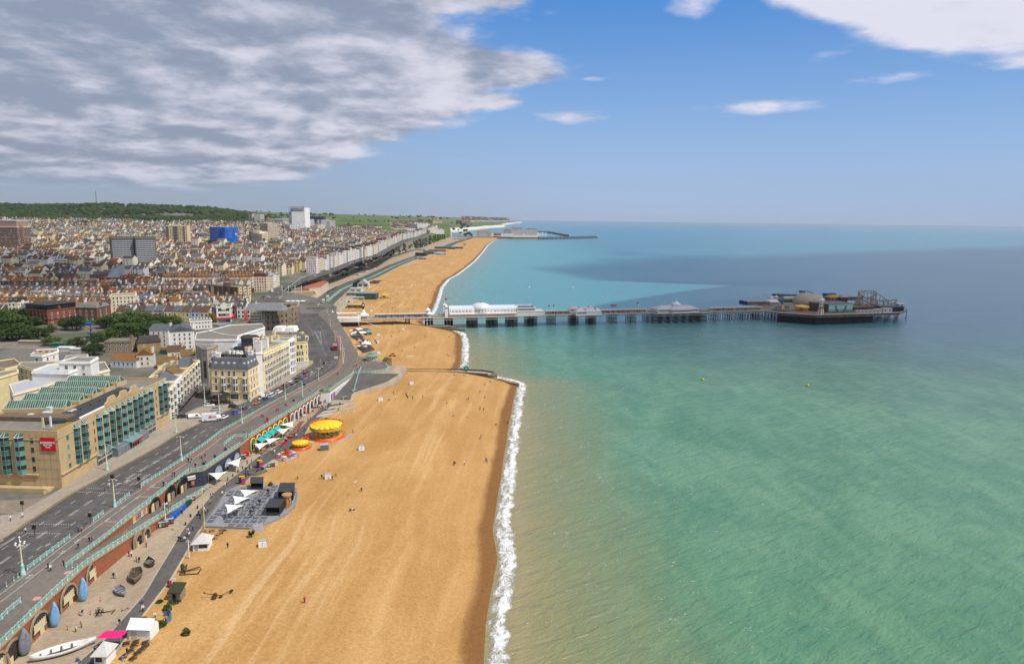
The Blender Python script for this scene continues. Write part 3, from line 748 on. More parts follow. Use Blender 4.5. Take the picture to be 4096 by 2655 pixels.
def ltr(text,size,m,parent,loc,rz,ext=.03,tilt=PI/2,sx=1,bold=.012):
 cu=bpy.data.curves.new('lettering','FONT');cu.body=text;cu.size=size;cu.align_x='CENTER';cu.extrude=ext;cu.offset=bold
 o=bpy.data.objects.new('lettering',cu);COL.objects.link(o);o.data.materials.append(m);o.parent=parent
 o.location=loc;o.rotation_euler=(tilt,0,rz);o.scale=(sx,1,1)
 bpy.context.view_layer.update();me=bpy.data.meshes.new_from_object(o.evaluated_get(bpy.context.evaluated_depsgraph_get()))
 q=pc('lettering',me,parent,loc=loc);q.rotation_euler=o.rotation_euler;q.scale=o.scale
 bpy.data.objects.remove(o);return q
mid=(a0+a1)/2;zt=za-10;sz=(za-zb)
ltr('LEONARDO',sz*.2,fM,sg,(mid,-.32,zt-sz*.44),0);ltr('ROYAL',sz*.2,fM,sg,(mid,-.32,zt-sz*.62),0);ltr('Hotels',sz*.14,fM,sg,(mid,-.32,zt-sz*.77),0,sx=.9,bold=0)
gf=MB();s0,s1=hs(1145,1000)[0],hs(1835,600)[0]
gf.box(s0,-.25,0,s1,0,3.4,0)
for k in rg(15):gf.box(s0+k*(s1-s0)/14-.06,-.34,0,s0+k*(s1-s0)/14+.06,-.25,3.6,1)
gf.box(s0,-.4,1.55,s1,-.25,2.1,1);gf.box(s0,-.5,3.4,s1,0,3.62,1)
q=gf.bd('glazed_ground_floor',[gL,gM],R0);q.location=hL_(0,0,0);q.rotation_euler.z=HRZ
cn=MB();s0,s1=hs(1450,820)[0],hs(1590,750)[0]
cn.add([(s0,0,3.7),(s1,0,3.7),(s1,-3.6,2.9),(s0,-3.6,2.9)],F4,0)
for k in rg(6):
 x=s0+(s1-s0)*k/5;cn.tu([(x,0,3.75),(x,-3.6,2.95)],.06,4,1);cn.tu([(x,-3.5,0),(x,-3.5,2.9)],.05,4,1)
cn.box(s0,-3.75,2.45,s1,-3.6,3.05,2)
q=cn.bd('entrance_canopy',[TE,gM,red],R0);q.location=hL_(0,0,0);q.rotation_euler.z=HRZ
for xa,xb in((1320,1350),(1350,1460),(1590,1700)):
 s0,s1=hs(xa,960)[0],hs(xb,850)[0];mb=MB();mb.box(s0,-2.4,0,s1,-.2,2.9,0)
 for k in rg(4):
  x=s0+(s1-s0)*k/3;mb.box(x-.04,-2.48,0,x+.04,-2.4,3,1)
 mb.add([(s0,-2.4,2.9),(s1,-2.4,2.9),(s1,0,3.5),(s0,0,3.5)],F4,0);mb.tu([(s0,-2.4,2.95),(s1,-2.4,2.95)],.06,4,1)
 q=mb.bd('glass_porch',[mt((.16,.19,.2),.15,.5,var=.4),gM],R0);q.location=hL_(0,0,0);q.rotation_euler.z=HRZ
tw=tg('terrace_wall','low stone terrace wall with black railing below red hotel sign','wall',fL_(0,0,0)[:2]+(10,));tw.location=Vc(fL_(FL-19,4.2,0))+Vc((o2.x,o2.y,10));tw.rotation_euler.z=FRZ
MB().box(0,0,0,17,.4,1.3).box(16.6,-1.2,0,17,2.2,.9).box(-8,.4,0,16.6,4,.6).bd('wall',sM,tw)
mb=MB()
for k in rg(29):mb.tu([(k*.55,.2,1.3),(k*.55,.2,2.2)],.025,4)
mb.tu([(0,.2,2.2),(15.6,.2,2.2)],.04,4);mb.bd('railing',dM,tw)
RC=dict(brown=(.105,.066,.044),orange=(.22,.105,.032),slate=(.105,.11,.128),dark=(.062,.056,.052),red=(.19,.065,.04),grey=(.18,.17,.16),lichen=(.17,.11,.045))
def bk_(name,label,t,pts,ztop,wall=pM,col=wC,roofm=None,cat='building',par=.5,**k):
 P=[G(t,x,y,ztop).xy for x,y in pts]
 area=sum(a.x*b.y-b.x*a.y for a,b in zip(P,P[1:]+P[:1]))
 if area<0:P.reverse()
 c=sum(P,Vc((0,0)))/len(P);z0=max(4.5,H(c.x,c.y))
 return Bld(name,label,P,z0,ztop-z0,wall,col,cat,roofm=roofm,par=par,**k)
def sgh(P,Q,n,depth,h,cols,name,labels,group,fl=4,zz=10,**k):
 out=[];d=(Q-P).normalized();L=(Q-P).length;nn=Vc((-d.y,d.x))
 for i in rg(n):
  a=P+d*L*i/n;b=P+d*L*(i+1)/n-d*.02
  out.append(Bld(name,labels[i],[a,b,b+nn*depth,a+nn*depth],zz,h[i]if hasattr(h,'__len__')else h,pM,cols[i%len(cols)],'house',group=group,**k))
 return out
ta,tb=he.xy+HD*1.2,G('C',2335,985,10).xy
tl=['cream bay-windowed corner house by sandstone hotel','white bay-fronted guest house, second past sandstone hotel','cream guest house with shop awning in middle of bay-fronted terrace','pale yellow gabled house in bay-fronted terrace by side street','white end house of bay-fronted terrace facing mansard hotel']
for i,b in en(sgh(ta,tb,5,13,[13.5,14,14.2,14.6,13.2],[(.74,.66,.46),wC,CREAM,(.74,.62,.36),IVORY],'guest_house',tl,'bay-fronted terrace by long hotel',roofm=LD)):
 L=b.edge(0)[3]
 for k in rg(2):
  p,rz=b.loc(0,L*(.27+.46*k));me=wM('bay',2.3,2.5)
  for f in rg(4):pc('bay_window',me,b.root,loc=(p.x,p.y,.6+f*3.15),rz=rz)
 b.win(0,1,3,.9,1.7,4.1,3.15);b.win(3,2,3,1,1.6,4,3.2)
 if 0<i<4:
  p,rz=b.loc(0,0);mb=MB();mb.add([(.2,0,3.3),(L-.2,0,3.3),(L-.2,-2,2.6),(.2,-2,2.6)],F4);mb.box(.2,-2.05,2.4,L-.2,-1.97,2.65)
  q=b.part('awning',mb,mt((.1,.085,.08),.9));pq(q,p,0,rz)
 mb=MB();p,rz=b.loc(0,0)
 if i in(3,):mb.add([(1,-.1,b.h),(L-1,-.1,b.h),(L/2,-.1,b.h+3.2),(1,5,b.h),(L-1,5,b.h),(L/2,5,b.h+3.2)],[(0,1,2),(1,4,5,2),(3,0,2,5),(4,3,5)])
 else:mb.add([(.6,2,b.h-.6),(L-.6,2,b.h-.6),(L-.6,6.5,b.h+2),(.6,6.5,b.h+2),(.6,11,b.h-.6),(L-.6,11,b.h-.6)],[(0,1,2,3),(2,5,4,3),(0,3,4),(1,5,2)])
 q=b.part('roof_ridge',mb,SL_ if i%2 else ROOF,color=RC['lichen']);pq(q,p,0,rz)
 p,rz=b.loc(3,4);b.chimney(p.x+1,p.y+.5,b.h-.7,1,2.4,2.6,col=(.5,.4,.28))
q0,q1,q2=G('Q',318,1462,10).xy,G('Q',962,1478,10).xy,G('Q',1238,1300,10).xy
qd=(q1-q0).normalized();qn=Vc((-qd.y,qd.x));qs=(q2-q1).normalized()
ql=q0-qd*2.2+qn*2.6
qh=Bld('corner_hotel','cream corner hotel with grey slate mansard, dormers and black entrance canopy',[q0,q1,q2,q2-qd*20+qn*1,ql+qn*14,ql],10,15.3,pM,(.74,.6,.34),'hotel','mansard',SL_,rh=4.6)
QF=(q1-q0).length;QS=(q2-q1).length
def qs_(x,y):return onp('Q',x,y,Vc((q0.x,q0.y,0)),qd)[0]
for x in(370,485,600,690,862):qh.win(0,1,1,1.35,2.2,11.9,1,qs_(x,980)-.7,qs_(x,980)+.7)
for x in(370,597):qh.win(0,1,2 if x==370 else 1,1.35,2.3,8.4 if x>400 else 5,3.4,qs_(x,1100)-.7,qs_(x,1100)+.7)
for x in(500,705,878):
 p,rz=qh.loc(0,qs_(x,1150))
 for f in(0,1):pc('bay_window',wM('bay',2.5,3.1),qh.root,loc=(p.x,p.y,4.7+f*3.4),rz=rz)
for x,w,st in((700,4,'sash'),(890,2.6,'sash'),(400,3.2,'arch')):qh.win(0,1,1,w,2.6,.9,1,qs_(x,1380)-1,qs_(x,1380)+1,sy=st)
qh.win(5,1,4,1.2,2.1,1.4,3.45,.8,None);qh.win(1,5,3,1.25,2.2,5,3.45,1.5);qh.win(1,4,1,1.5,2.2,1.3,3,1.5)
for e in(0,1,5):qh.band(e,4.2,.3,.35);qh.band(e,11.3,.25,.2);qh.band(e,8,.2,.15)
mb=MB()
def dm_(b,e,t,z,col=fM,w=1.7):
 p,rz=b.loc(e,t,-.55);d=MB();d.box(-w/2,-.1,0,w/2,1.6,2.1);d.add([(-w/2-.1,-.2,2.1),(w/2+.1,-.2,2.1),(0,-.2,2.7),(-w/2-.1,1.6,2.1),(w/2+.1,1.6,2.1),(0,1.6,2.7)],[(0,1,2),(1,4,5,2),(3,0,2,5)])
 q=d.bd('dormer',col,b.root);pq(q,p,z,rz)
 pc('window',wM('sash',w*.62,1.4),q,loc=(0,-.12,.35))
for x in(355,480,583,683,858):dm_(qh,0,qs_(x,845),15.7)
for k in rg(5):dm_(qh,1,2.2+k*QS/5.4,15.7,w=1.5)
dm_(qh,5,1.7,15.7,w=1.4)
p,rz=qh.loc(0,qs_(600,1205));mb=MB();mb.la([(1.05,0),(1.05,.14)],20,mi=0);mb.la([(.82,.14),(.82,.2)],20,mi=1);mb.box(-.05,0,.2,.05,.7,.23,2);mb.box(0,-.05,.2,.5,.05,.23,2)
q=qh.part('wall_clock',mb,[fM,dM,fM]);q.location=(p.x,p.y,7.2);q.rotation_euler=(PI/2,0,rz)
p,rz=qh.loc(0,qs_(505,1400));mb=MB()
mb.add([(-3.2,0,3.2),(3.2,0,3.2),(3.2,-9,3.2),(-3.2,-9,3.2),(0,0,5.2),(0,-9,5.2)],[(0,4,5,3),(1,2,5,4),(3,5,2),(0,1,4),(0,3,2,1)])
for a in(-3,3):
 for b_ in(-8.8,-4.5,-.5):mb.tu([(a,b_,0),(a,b_,3.2)],.12,5)
q=qh.part('entrance_canopy',mb,mt((.022,.022,.024)));pq(q,p,0,rz)
mb=MB();mb.box(-6.2,0,0,6.2,.4,1.5);p,rz=qh.loc(0,qs_(600,710),-4.2);q=qh.part('roof_sign',mb,mt((.02,.02,.018),.6));pq(q,p,19.7,rz)
ltr('QUEENS HOTEL',1.1,mt((.34,.27,.12),.5),q,(0,-.04,.35),0,sx=1.1)
for x,y in((415,730),(775,725),(350,700),(985,690)):
 w=G('Q',x,y,29).xy-qh.o;qh.chimney(w.x,w.y,18.6,1.9,1.9,3,col=wC,pots=0 if x in(415,775)else 4)
mb=MB()
for k in rg(4):mb.la([(.9,0),(.9,2),(.75,2.3)],10,k*1.9,0,0)
w=G('Q',615,665,29.5).xy-qh.o;q=qh.part('roof_tank',mb,mt((.58,.58,.55),.6));q.location=(w.x,w.y,19.6)
for t in(q,):t['kind']='stuff'
q3=G('Q',1660,1030,10).xy;q4=G('Q',1772,955,10).xy
lab=['cream terrace hotel front joined to mansard corner hotel','cream bay-fronted terrace house in middle of long seafront row','cream terrace house with white porch by white rounded-bay house']
for i,b in en(sgh(q2,q3,3,15,[19.3,18.9,18.6],[(.78,.68,.46),(.76,.64,.4),(.78,.7,.48)],'terrace_house',lab,'long cream seafront terrace',roofm=LD)):
 L=b.edge(0)[3];n=3
 for k in rg(n):
  p,rz=b.loc(0,L*(k+.5)/n)
  mb=MB();w=L/n*.62;d=.9
  mb.pr([(-w/2,.05),(-w/2+.7,-d),(w/2-.7,-d),(w/2,.05)],0,17.4-i*.3)
  for zz in(3.8,7.6,11.2,14.4,17.2-i*.3):mb.pr([(-w/2-.2,.05),(-w/2+.6,-d-.25),(w/2-.6,-d-.25),(w/2+.2,.05)],zz,zz+.35)
  q=b.part('bay',mb,pM,color=b.col);pq(q,p,0,rz)
  for f in rg(5):
   z=1+f*3.55-(.3 if f>2 else 0);hh=2.3 if f<3 else 1.8
   pc('window',wM('sash',1.25,hh),q,loc=(0,-d-.02,z))
   for sg_ in(-1,1):
    o=pc('window',wM('sash',.7,hh),q,loc=(sg_*(w/2-.33),-d/2-.02,z),rz=sg_*rad(54))
   pc('window',wM('sash',.9,hh),b.root,loc=tpl(b.loc(0,L*k/n+.9)[0])+(z,),rz=rz)
 p,rz=b.loc(0,0);mb=MB()
 for k in rg(int(L/.8)):mb.cbox(k*.8+.4,.15,b.h,.35,.3,.7)
 mb.box(0,0,b.h+.7,L,.3,b.h+.9);q=b.part('balustrade',mb,pM,color=b.col);pq(q,p,0,rz)
 a=b.loc(3,7)[0];b.chimney(a.x+.8,a.y,b.h-.7,1.3,4.5,3.2,col=(.7,.6,.42),pots=6)
d34=(q4-q3).normalized();n34=Vc((-d34.y,d34.x))
b=Bld('rounded_bay_house','white narrow house with full-height rounded bay between cream and yellow houses',[q3+d34*.05,q4,q4+n34*13,q3+n34*13+d34*.05],10,19.6,pM,wC,'house',roofm=LD)
L=(q4-q3).length;p,rz=b.loc(0,L/2);mb=MB();arc=[(-L*.42*cos(a),-1.6*sin(a))for a in[PI*k/8 for k in rg(9)]]
mb.pr(arc,0,19);q=b.part('bay',mb,pM,color=wC);pq(q,p,0,rz)
for(x0,y0),(x1,y1)in list(zip(arc,arc[1:]))[1:-1]:
 for f in rg(5):
  me=wM('arch' if f==4 else 'sash',hypot(x1-x0,y1-y0)*.72,2.4);pc('window',me,q,loc=((x0+x1)/2,(y0+y1)/2,2+f*3.5),rz=math.atan2(y1-y0,x1-x0))
y0,y1=G('Q',1762,905,10).xy,G('Q',1958,885,10).xy
yd=(y1-y0).normalized();yn=Vc((-yd.y,yd.x));y2=G('Q',2000,850,10).xy;y3=y2+yn*9
yc=Bld('corner_public_house','pale yellow rounded corner house with grey ground floor and slate roof',[y0,y1,y1*.5+y2*.5+yd*.7-yn*.3,y2,y3,y0+yn*15],10,15.6,pM,(.76,.65,.32),'house','mansard',SL_,rh=3.2)
for e,cs in((0,2),(3,2)):
 yc.win(e,cs,1,1.5,2.2,11.2,3);yc.win(e,cs*2,1,1,2.4,7.4,3,sy='arch');yc.win(e,cs*2,1,1,2.4,3.9,3,sy='arch');yc.win(e,2,1,2.2,2,.8,3)
yc.win(1,1,3,1,2.2,4,3.5,.3);yc.win(2,1,3,1,2.2,4,3.5,.3)
for e in rg(4):yc.band(e,3.4,.4,.25);yc.band(e,10.4,.3,.2);yc.band(e,14.6,1.2,.22,name='parapet')
mb=MB();q=iS(yc.l,-.06);mb.pr(q,0,3.3);o=yc.part('ground_floor',mb,pM,color=(.5,.52,.55))
for e,t in((0,3),(0,7.5),(3,4)):dm_(yc,e,t,15.8,cM,2)
for x,y in((1750,340),(1880,280)):
 w=G('Q',x,y,29).xy-yc.o;yc.chimney(w.x,w.y,16,1.6,3.4,3.6,col=(.7,.58,.32),pots=6)
def arcpts(t,pts,z):return[G(t,x,y,z).xy for x,y in pts]
b=bk_('old_picture_house','grey stone building with curved corner and tall window strips','D',[(236,505),(255,530),(300,548),(370,552),(435,540),(470,515),(560,495),(470,438),(300,430)],28,pM,(.4,.36,.29),LD)
for e in rg(len(b.pts)):
 a,c,d,L=b.edge(e)
 if Vc((d.y,-d.x)).dot(Vc((.35,-1)))>.1 and L>2:
  n=max(1,int(L/3.2));b.win(e,n,1,1.7,1.5,13,3,.3,L-.3,sy='dark');b.win(e,n,1,1.5,9,2,3,.3,L-.3,sy='dark')
BK=[('flat_roofed_hall','wide grey-brown felt roof hall behind corner hotel','D',[(380,352),(640,285),(1000,268),(1042,312),(735,408),(560,392)],30,wC,LD),('flat_roofed_block','white-walled block with grey felt roof behind curved picture house','D',[(232,448),(245,375),(385,352),(560,395),(735,412),(722,452),(450,455)],30.5,wC,LD),('plant_room','black metal-clad plant room on roofs behind corner hotel','D',[(765,418),(800,402),(945,402),(985,428),(930,440),(780,442)],33,(.04,.042,.048),DARKROOF),('glazed_roof_hall','pale blue ribbed metal roof hall behind corner hotel','D',[(642,545),(718,474),(920,481),(925,548)],29,(.5,.5,.5),mt((.5,.56,.62),.4)),('stair_tower','small black-clad rooftop box behind slate mansard','D',[(680,552),(700,535),(808,538),(800,560)],33,(.05,.05,.055),DARKROOF),('rear_wing','white chimney-topped rear wing joining mansard hotel','D',[(812,580),(830,540),(1005,545),(1010,600),(940,605)],31,wC,LD),('brown_roofed_wing','brown flat-roofed wing with yellow chimneys behind long cream terrace','D',[(985,455),(1000,420),(1370,395),(1385,430),(1180,460)],29,(.55,.45,.28),mf(rfn(0,(.15,.12,.1),.5)))]
for n,l,t,p,z,c,rm in BK:
 b=bk_(n,l,t,p,z,pM,c,rm)
 if n=='brown_roofed_wing':
  for x,y in((1010,425),(1112,430),(1190,420),(1150,385)):w=G('D',x,y,31).xy-b.o;b.chimney(w.x,w.y,b.h-.6,1.3,2.6,3,col=(.72,.62,.34),pots=5)
 if n=='rear_wing':
  for x,y in((975,540),(945,500),(1050,495)):w=G('D',x,y,33).xy-b.o;b.chimney(w.x,w.y,b.h-.6,2.6,2,5,col=wC,pots=6)
 if n=='flat_roofed_hall':b.win(0,2,1,1.2,2,14,3,sy='dark')
b=bk_('white_roofed_pavilion','low pavilion with twin white barrel roofs below burnt hotel','D',[(1160,360),(1165,300),(1390,290),(1420,330),(1400,375)],20,pM,(.66,.58,.44),LD)
mb=MB()
for x in(1195,1240,1330,1375):
 w=G('D',x,330,21).xy-b.o;mb.pr([(w.x-2.2,w.y-5),(w.x+2.2,w.y-5),(w.x+2.2,w.y+5),(w.x-2.2,w.y+5)],b.h-.5,b.h+2.4,0,top=[(w.x-1.2,w.y-4.5),(w.x+1.2,w.y-4.5),(w.x+1.2,w.y+4.5),(w.x-1.2,w.y+4.5)])
o=b.part('barrel_roof',mb,wMt);o['kind']='stuff'
LB=[('metal_roofed_hall','long hall with pale grey sheet metal roof behind glass sawtooth roof',[(105,975),(290,922),(770,868),(788,892),(490,992),(150,1082)],29.5,(.7,.64,.52),mt((.4,.41,.44),.45,var=.1)),('white_plant_hall','big white windowless block with grey roof behind glass sawtooth roof',[(365,822),(560,742),(1005,722),(1010,745),(790,835)],33,wC,mt((.46,.47,.49),.6)),('rooftop_gallery','white rooftop gallery with one square green window on white block',[(680,708),(885,652),(1140,655),(1045,712)],36,wC,LD),('cream_wedge_block','cream sloping-fronted block with paired windows by white block',[(1080,722),(1215,712),(1268,800),(1085,842)],30,(.76,.69,.5),LD),('cream_stores','cream flat-roofed stores block with green shutters',[(208,750),(250,715),(700,708),(560,752),(390,800)],27,(.66,.58,.36),LD),('cream_annexe','cream annexe with brown flat roof at hotel car park',[(-60,770),(-20,700),(160,672),(250,745),(60,790)],25,(.7,.61,.38),mf(rfn(0,(.17,.13,.09),.6))),('cream_tall_annexe','cream three-storey annexe with rounded corner behind hotel',[(-60,900),(-40,830),(200,790),(205,825),(60,870)],26.5,(.7,.6,.34),LD),('white_bay_house','white flat-roofed house with roof tanks behind hotel car park',[(352,632),(420,572),(672,556),(672,590),(490,640)],24,wC,mf(rfn(0,(.3,.28,.24),.2))),('brown_felt_hall','low brown felt-roofed hall with raised skylight near chimney stack',[(735,690),(770,640),(1020,622),(1000,668),(880,700)],24,(.55,.48,.38),LD)]
for n,l,p,z,c,rm in LB:
 b=bk_(n,l,'C',p,z,pM,c,rm)
 for e in rg(len(b.pts)):
  a,cc,d,L=b.edge(e);f=Vc((d.y,-d.x)).dot(Vc((.3,-1)))
  if f>.3 and L>5 and n not in('metal_roofed_hall','white_plant_hall','brown_felt_hall'):b.win(e,max(1,int(L/4)),2,1.4,1.7,b.h-6.5,3.1,sy='dark' if 'cream' in n else 'sash')
 if n=='white_bay_house':
  mb=MB()
  for k in rg(4):mb.cbox(-6+k*3.4,1-k*.4,b.h-.5,1.3,.9,1)
  o=b.part('roof_tank',mb,POT);o['kind']='stuff'
def house(name,label,t,l,r,ytop,depth,col,roof,rcol,cols,floors,side=0,group=None,rh=3,st='sash',wall=pM,zfix=None,w=1.2,h=1.8,chim=1,pitch=3.1,z0=1.2,cat='house',z00=None):
 pts,z,hh=frn(t,l,r,ytop,depth,zfix=zfix)
 b=Bld(name,label,pts,z,hh,wall,col,cat,roof,ROOF if roof!='flat' else None,RC.get(rcol),rh=rh,group=group)
 fl=min(floors,max(1,int((hh-.5)/2.3)));pt=min(pitch,(hh-z0-.4)/fl)
 b.win(0,cols,fl,w,min(h,pt*.62),z0,pt,sy=st)
 if side:b.win(1,side,fl,w,min(h,pt*.62),z0,pt,sy=st)
 for k in rg(chim):
  p,_=b.loc(1,depth*.4+k*depth*.4);b.chimney(p.x-.6,p.y,hh-.5,.9,2.2,2.2+(rh if roof!='flat' else 0)*.6,col=(.34,.22,.14)if k else col)
 return b
HS=[('cream_house','tall white gabled house with slate roof above picture house','C',(1985,640),(2268,622),352,13,wC,'gabley','slate',4,5,3),('white_house','white narrow house with red chimney stacks by garden trees','C',(1745,545),(1965,548),345,12,wC,'gable','slate',3,4,2),('brick_house','grey-brown brick house with flat roof and mossy parapet by gardens','C',(1222,612),(1525,605),468,12,(.27,.21,.15),'flat',None,4,2,3),('brick_house','yellow brick house with black mansard top near gardens','C',(1600,610),(1872,590),482,12,(.36,.24,.11),'mansard','dark',2,2,2),('small_house','pale house with orange tiled roof and bay window below yellow brick house','C',(1590,782),(1782,772),628,9,(.7,.64,.54),'gable','orange',2,2,2),('small_house','pale blue house with white bay and big orange roof','C',(1285,778),(1588,790),700,9,(.66,.69,.74),'gable','orange',5,1,1),('gabled_house','cream half-timbered house with brown gable by picture house','C',(1950,712),(2140,700),590,10,(.74,.66,.5),'gabley','brown',2,2,1),('small_house','low house with brown lichen roof behind bay terrace','C',(1830,800),(2060,788),725,9,(.62,.54,.4),'gable','lichen',3,1,1),('gabled_house','cream house with white curved gable at side street','C',(2110,772),(2270,760),640,9,(.78,.72,.58),'gabley','lichen',2,2,1)]
for a in HS:house(*a[:8],a[8],a[9],a[10],a[11],a[12],zfix=10)
HS=[('brick_office','red brick corner building with black glazed top floor and clock-like arches','C',(275,262),(560,290),118,26,(.24,.075,.045),'flat',None,6,3,5),('brick_office','dark brown brick building with cream mansard and green shopfront','C',(895,290),(1135,295),92,16,(.16,.085,.055),'mansard','grey',3,4,2),('gabled_house','narrow maroon brick house with pointed gable by cream flats','C',(1192,235),(1292,230),45,14,(.22,.06,.045),'gabley','dark',2,3,1),('cream_flats','big cream five-storey block with two white bay columns behind trees','C',(1295,208),(1592,195),-60,18,(.76,.68,.46),'flat',None,6,6,2),('white_house','white balconied house with red tile roof by big cream block','C',(1600,198),(1692,196),62,12,wC,'gable','brown',2,3,0),('white_house','white house with orange roof, second from big cream block','C',(1695,200),(1792,198),38,12,wC,'gable','orange',2,4,0),('white_house','white house with grey roof, third from big cream block','C',(1795,202),(1892,200),50,12,wC,'gable','brown',2,4,0),('cream_house','cream low house with brown roof in white garden row','C',(1895,205),(1985,203),78,12,IVORY,'gable','brown',2,3,0),('cream_house','tall cream house with grey mansard in white garden row','C',(1988,208),(2090,206),10,12,IVORY,'mansard','orange',2,5,0),('bow_house','pale blue bow-fronted house with black verandah','C',(2093,212),(2192,210),60,12,(.66,.7,.76),'flat',None,3,4,0),('cream_house','pale yellow house with grey mansard next to bow-fronted house','C',(2195,214),(2300,212),48,12,(.74,.64,.42),'mansard','slate',3,4,0),('cream_house','pale yellow end house with white bay near rainbow mural','C',(2303,216),(2430,214),30,12,(.74,.64,.42),'mansard','slate',3,4,1)]
for a in HS:
 b=house(*a[:13],rh=2.6 if a[8]=='mansard' else 3)
 if 'black glazed' in a[1]:
  mb=MB();i=iS(b.l,1.6);mb.pr(i,b.h-.6,b.h+3.4);b.part('glazed_top_floor',mb,mt((.02,.025,.03),.2,.5));mb=MB();mb.pr(iS(b.l,.9),b.h+3.4,b.h+3.75);b.part('roof_slab',mb,DARKROOF)
  b.band(0,3.6,.5,.3,mat('shop',(.03,.03,.03),.5));b.band(1,3.6,.5,.3,MATS['shop'])
 if 'green shopfront' in a[1]:b.band(0,2.8,.8,.3,mt((.05,.38,.06),.5),'fascia')
pts,z,h=frn('D',(488,268),(660,262),72,18);b=Bld('white_restaurant','white corner restaurant with red fascia and arched parapet',pts,z,h,pM,(.78,.73,.6),'restaurant')
b.win(0,3,2,2.6,2,5.4,4,sy='dark');b.win(1,5,2,1.8,2,5.4,4,sy='dark');mb=MB()
for e in(0,1):b.band(e,3.5,.9,1.4,red,'fascia')
b.win(0,3,1,3,2.4,.5,3,sy='dark');b.win(1,4,1,2.6,2.4,.5,3,sy='dark')
p,rz=b.loc(0,b.edge(0)[3]/2);mb=MB();mb.la([(2.6,0),(2.6,.3)],16);q=b.part('arched_parapet',mb,pM,color=(.78,.73,.6));q.location=(p.x,p.y,b.h);q.rotation_euler=(PI/2,0,rz)
pts,z,h=frn('D',(432,255),(487,262),90,14)
def mural():
 x,y,zz=sep(obj_co());return princ(col=ramp(mth('FRACT',x*.09+zz*.05+ns(obj_co(),.15,2)*.9),[(0,(.03,.03,.03)),(.2,(.55,.12,.03)),(.4,(.6,.45,.02)),(.55,(.25,.08,.3)),(.75,(.05,.25,.5)),(.9,(.6,.03,.15))]),rough=.8)
Bld('mural_house','house end painted with a rainbow mural',pts,z,h,mf(mural),wC,'house','gabley',ROOF,RC['slate'],rh=2)
pts,z,h=frn('B',(405,1285),(735,1318),1068,16);b=Bld('brick_flats','brown brick seven-storey flats with cream bay columns',pts,z,h,pM,(.17,.105,.055),'flats')
pt=(h-1)/7
for k,(s_,w,st)in en(((.13,2,'sash'),(.33,1.4,'sash'),(.48,1.6,'sash'),(.7,1.8,'sash'),(.9,1.3,'sash'))):
 L=b.edge(0)[3];b.win(0,1,7,w,pt*.52,.9,pt,s_*L-.5,s_*L+.5)
mb=MB();L=b.edge(0)[3];p,rz=b.loc(0,.13*L);mb.box(-2,-.25,0,2,.1,h-.5);q=b.part('cream_panel',mb,cM);pq(q,p,0,rz)
for k in rg(3):
 p,rz=b.loc(1,3+k*5);mb=MB();mb.pr([(-2,.05),(-1.3,-.9),(1.3,-.9),(2,.05)],0,h-.3);q=b.part('bay',mb,pM,color=CREAM);pq(q,p,0,rz)
 for f in rg(7):pc('window',wM('sash',2.1,pt*.5),q,loc=(0,-.92,.9+f*pt))
mb=MB();mb.cbox(-3,2,h-.5,6,5,2.8);b.part('lift_housing',mb,pM,color=(.16,.1,.06))
pts,z,h=frn('B',(0,1258),(315,1262),1135,20);b=Bld('dark_flats','dark brown three-storey block with rows of white framed windows',pts,z,h,pM,(.1,.07,.045),'flats');b.win(0,9,2,1.4,1.3,h-6.2,3)
zt=27
pts=arcpts('D',[(870,120),(1030,110),(1330,80),(1425,60),(1440,25),(1200,30),(960,30)],zt)
ch=mt((.26,.2,.14),.9,.1,var=.6,scale=.5);
b=Bld('burnt_hotel','burnt-out hotel shell with scorched walls, broken roof and scaffolding',pts,10,zt-10,ch,(.5,.4,.3),'building',roofm=mt((.16,.12,.09),.95,var=.6,scale=.4))
for e in rg(3):
 L=b.edge(e)[3];b.win(e,max(2,int(L/4)),4,1.2,2.2,1.5,4,sy='dark')
mb=MB()
for k in rg(5):q0_,_=b.loc(1,2+k*5,-2);mb.cbox(q0_.x,q0_.y,14,1.2,4,4.6)
o=b.part('charred_stub_wall',mb,mt((.05,.035,.025),.95,var=.5));o['kind']='stuff'
w=G('D',1080,45,31).xy-b.o;mb=MB();mb.add([(-16,-5,0),(13,-5,0),(13,6,0),(-16,6,0),(-13,-1,4.5),(10,-1,4.5),(10,2,4.5),(-13,2,4.5)],[(0,1,5,4),(1,2,6,5),(2,3,7,6),(3,0,4,7),(4,5,6,7)])
q=b.part('hipped_roof',mb,mf(rfn(0,(.2,.21,.23),2)));q.location=(w.x,w.y,16.6)
sc=MB();p0,rz=b.loc(0,0,1.2);L=b.edge(0)[3]
for i in rg(9):
 for oy in(0,1.1):sc.tu([(i*L/8,-oy,-1),(i*L/8,-oy,17)],.06,4)
for k in rg(8):
 for oy in(0,1.1):sc.tu([(0,-oy,k*2.1+1),(L,-oy,k*2.1+1)],.05,4)
 sc.box(0,-1.1,k*2.1+.95,L,0,k*2.1+1,1)
sc2=sc.bd('scaffolding',[gM,mt((.28,.22,.15),.9)],b.root);sc2.location=(p0.x,p0.y,0);sc2.rotation_euler.z=rz
g=MB();p=G('D',828,270,10);r_=mt((.62,.03,.02),.5)
ht=hgt('D',828,270,820,105,10)
for i in(-1,1):
 for j in(-1,1):g.tu([(i*.9,j*.9,0),(i*.9,j*.9,ht)],.22,4)
for k in rg(int(ht/2)):
 for a,c in(((-1,-1),(1,-1)),((1,-1),(1,1)),((1,1),(-1,1)),((-1,1),(-1,-1))):g.tu([(a[0]*.9,a[1]*.9,k*2),(c[0]*.9,c[1]*.9,k*2+2)],.13,4);g.tu([(a[0]*.9,a[1]*.9,k*2),(c[0]*.9,c[1]*.9,k*2)],.13,4)
o=g.bd('hoist_tower',r_);o.location=p;tag(o,'bright red steel hoist tower by burnt-out hotel','hoist')
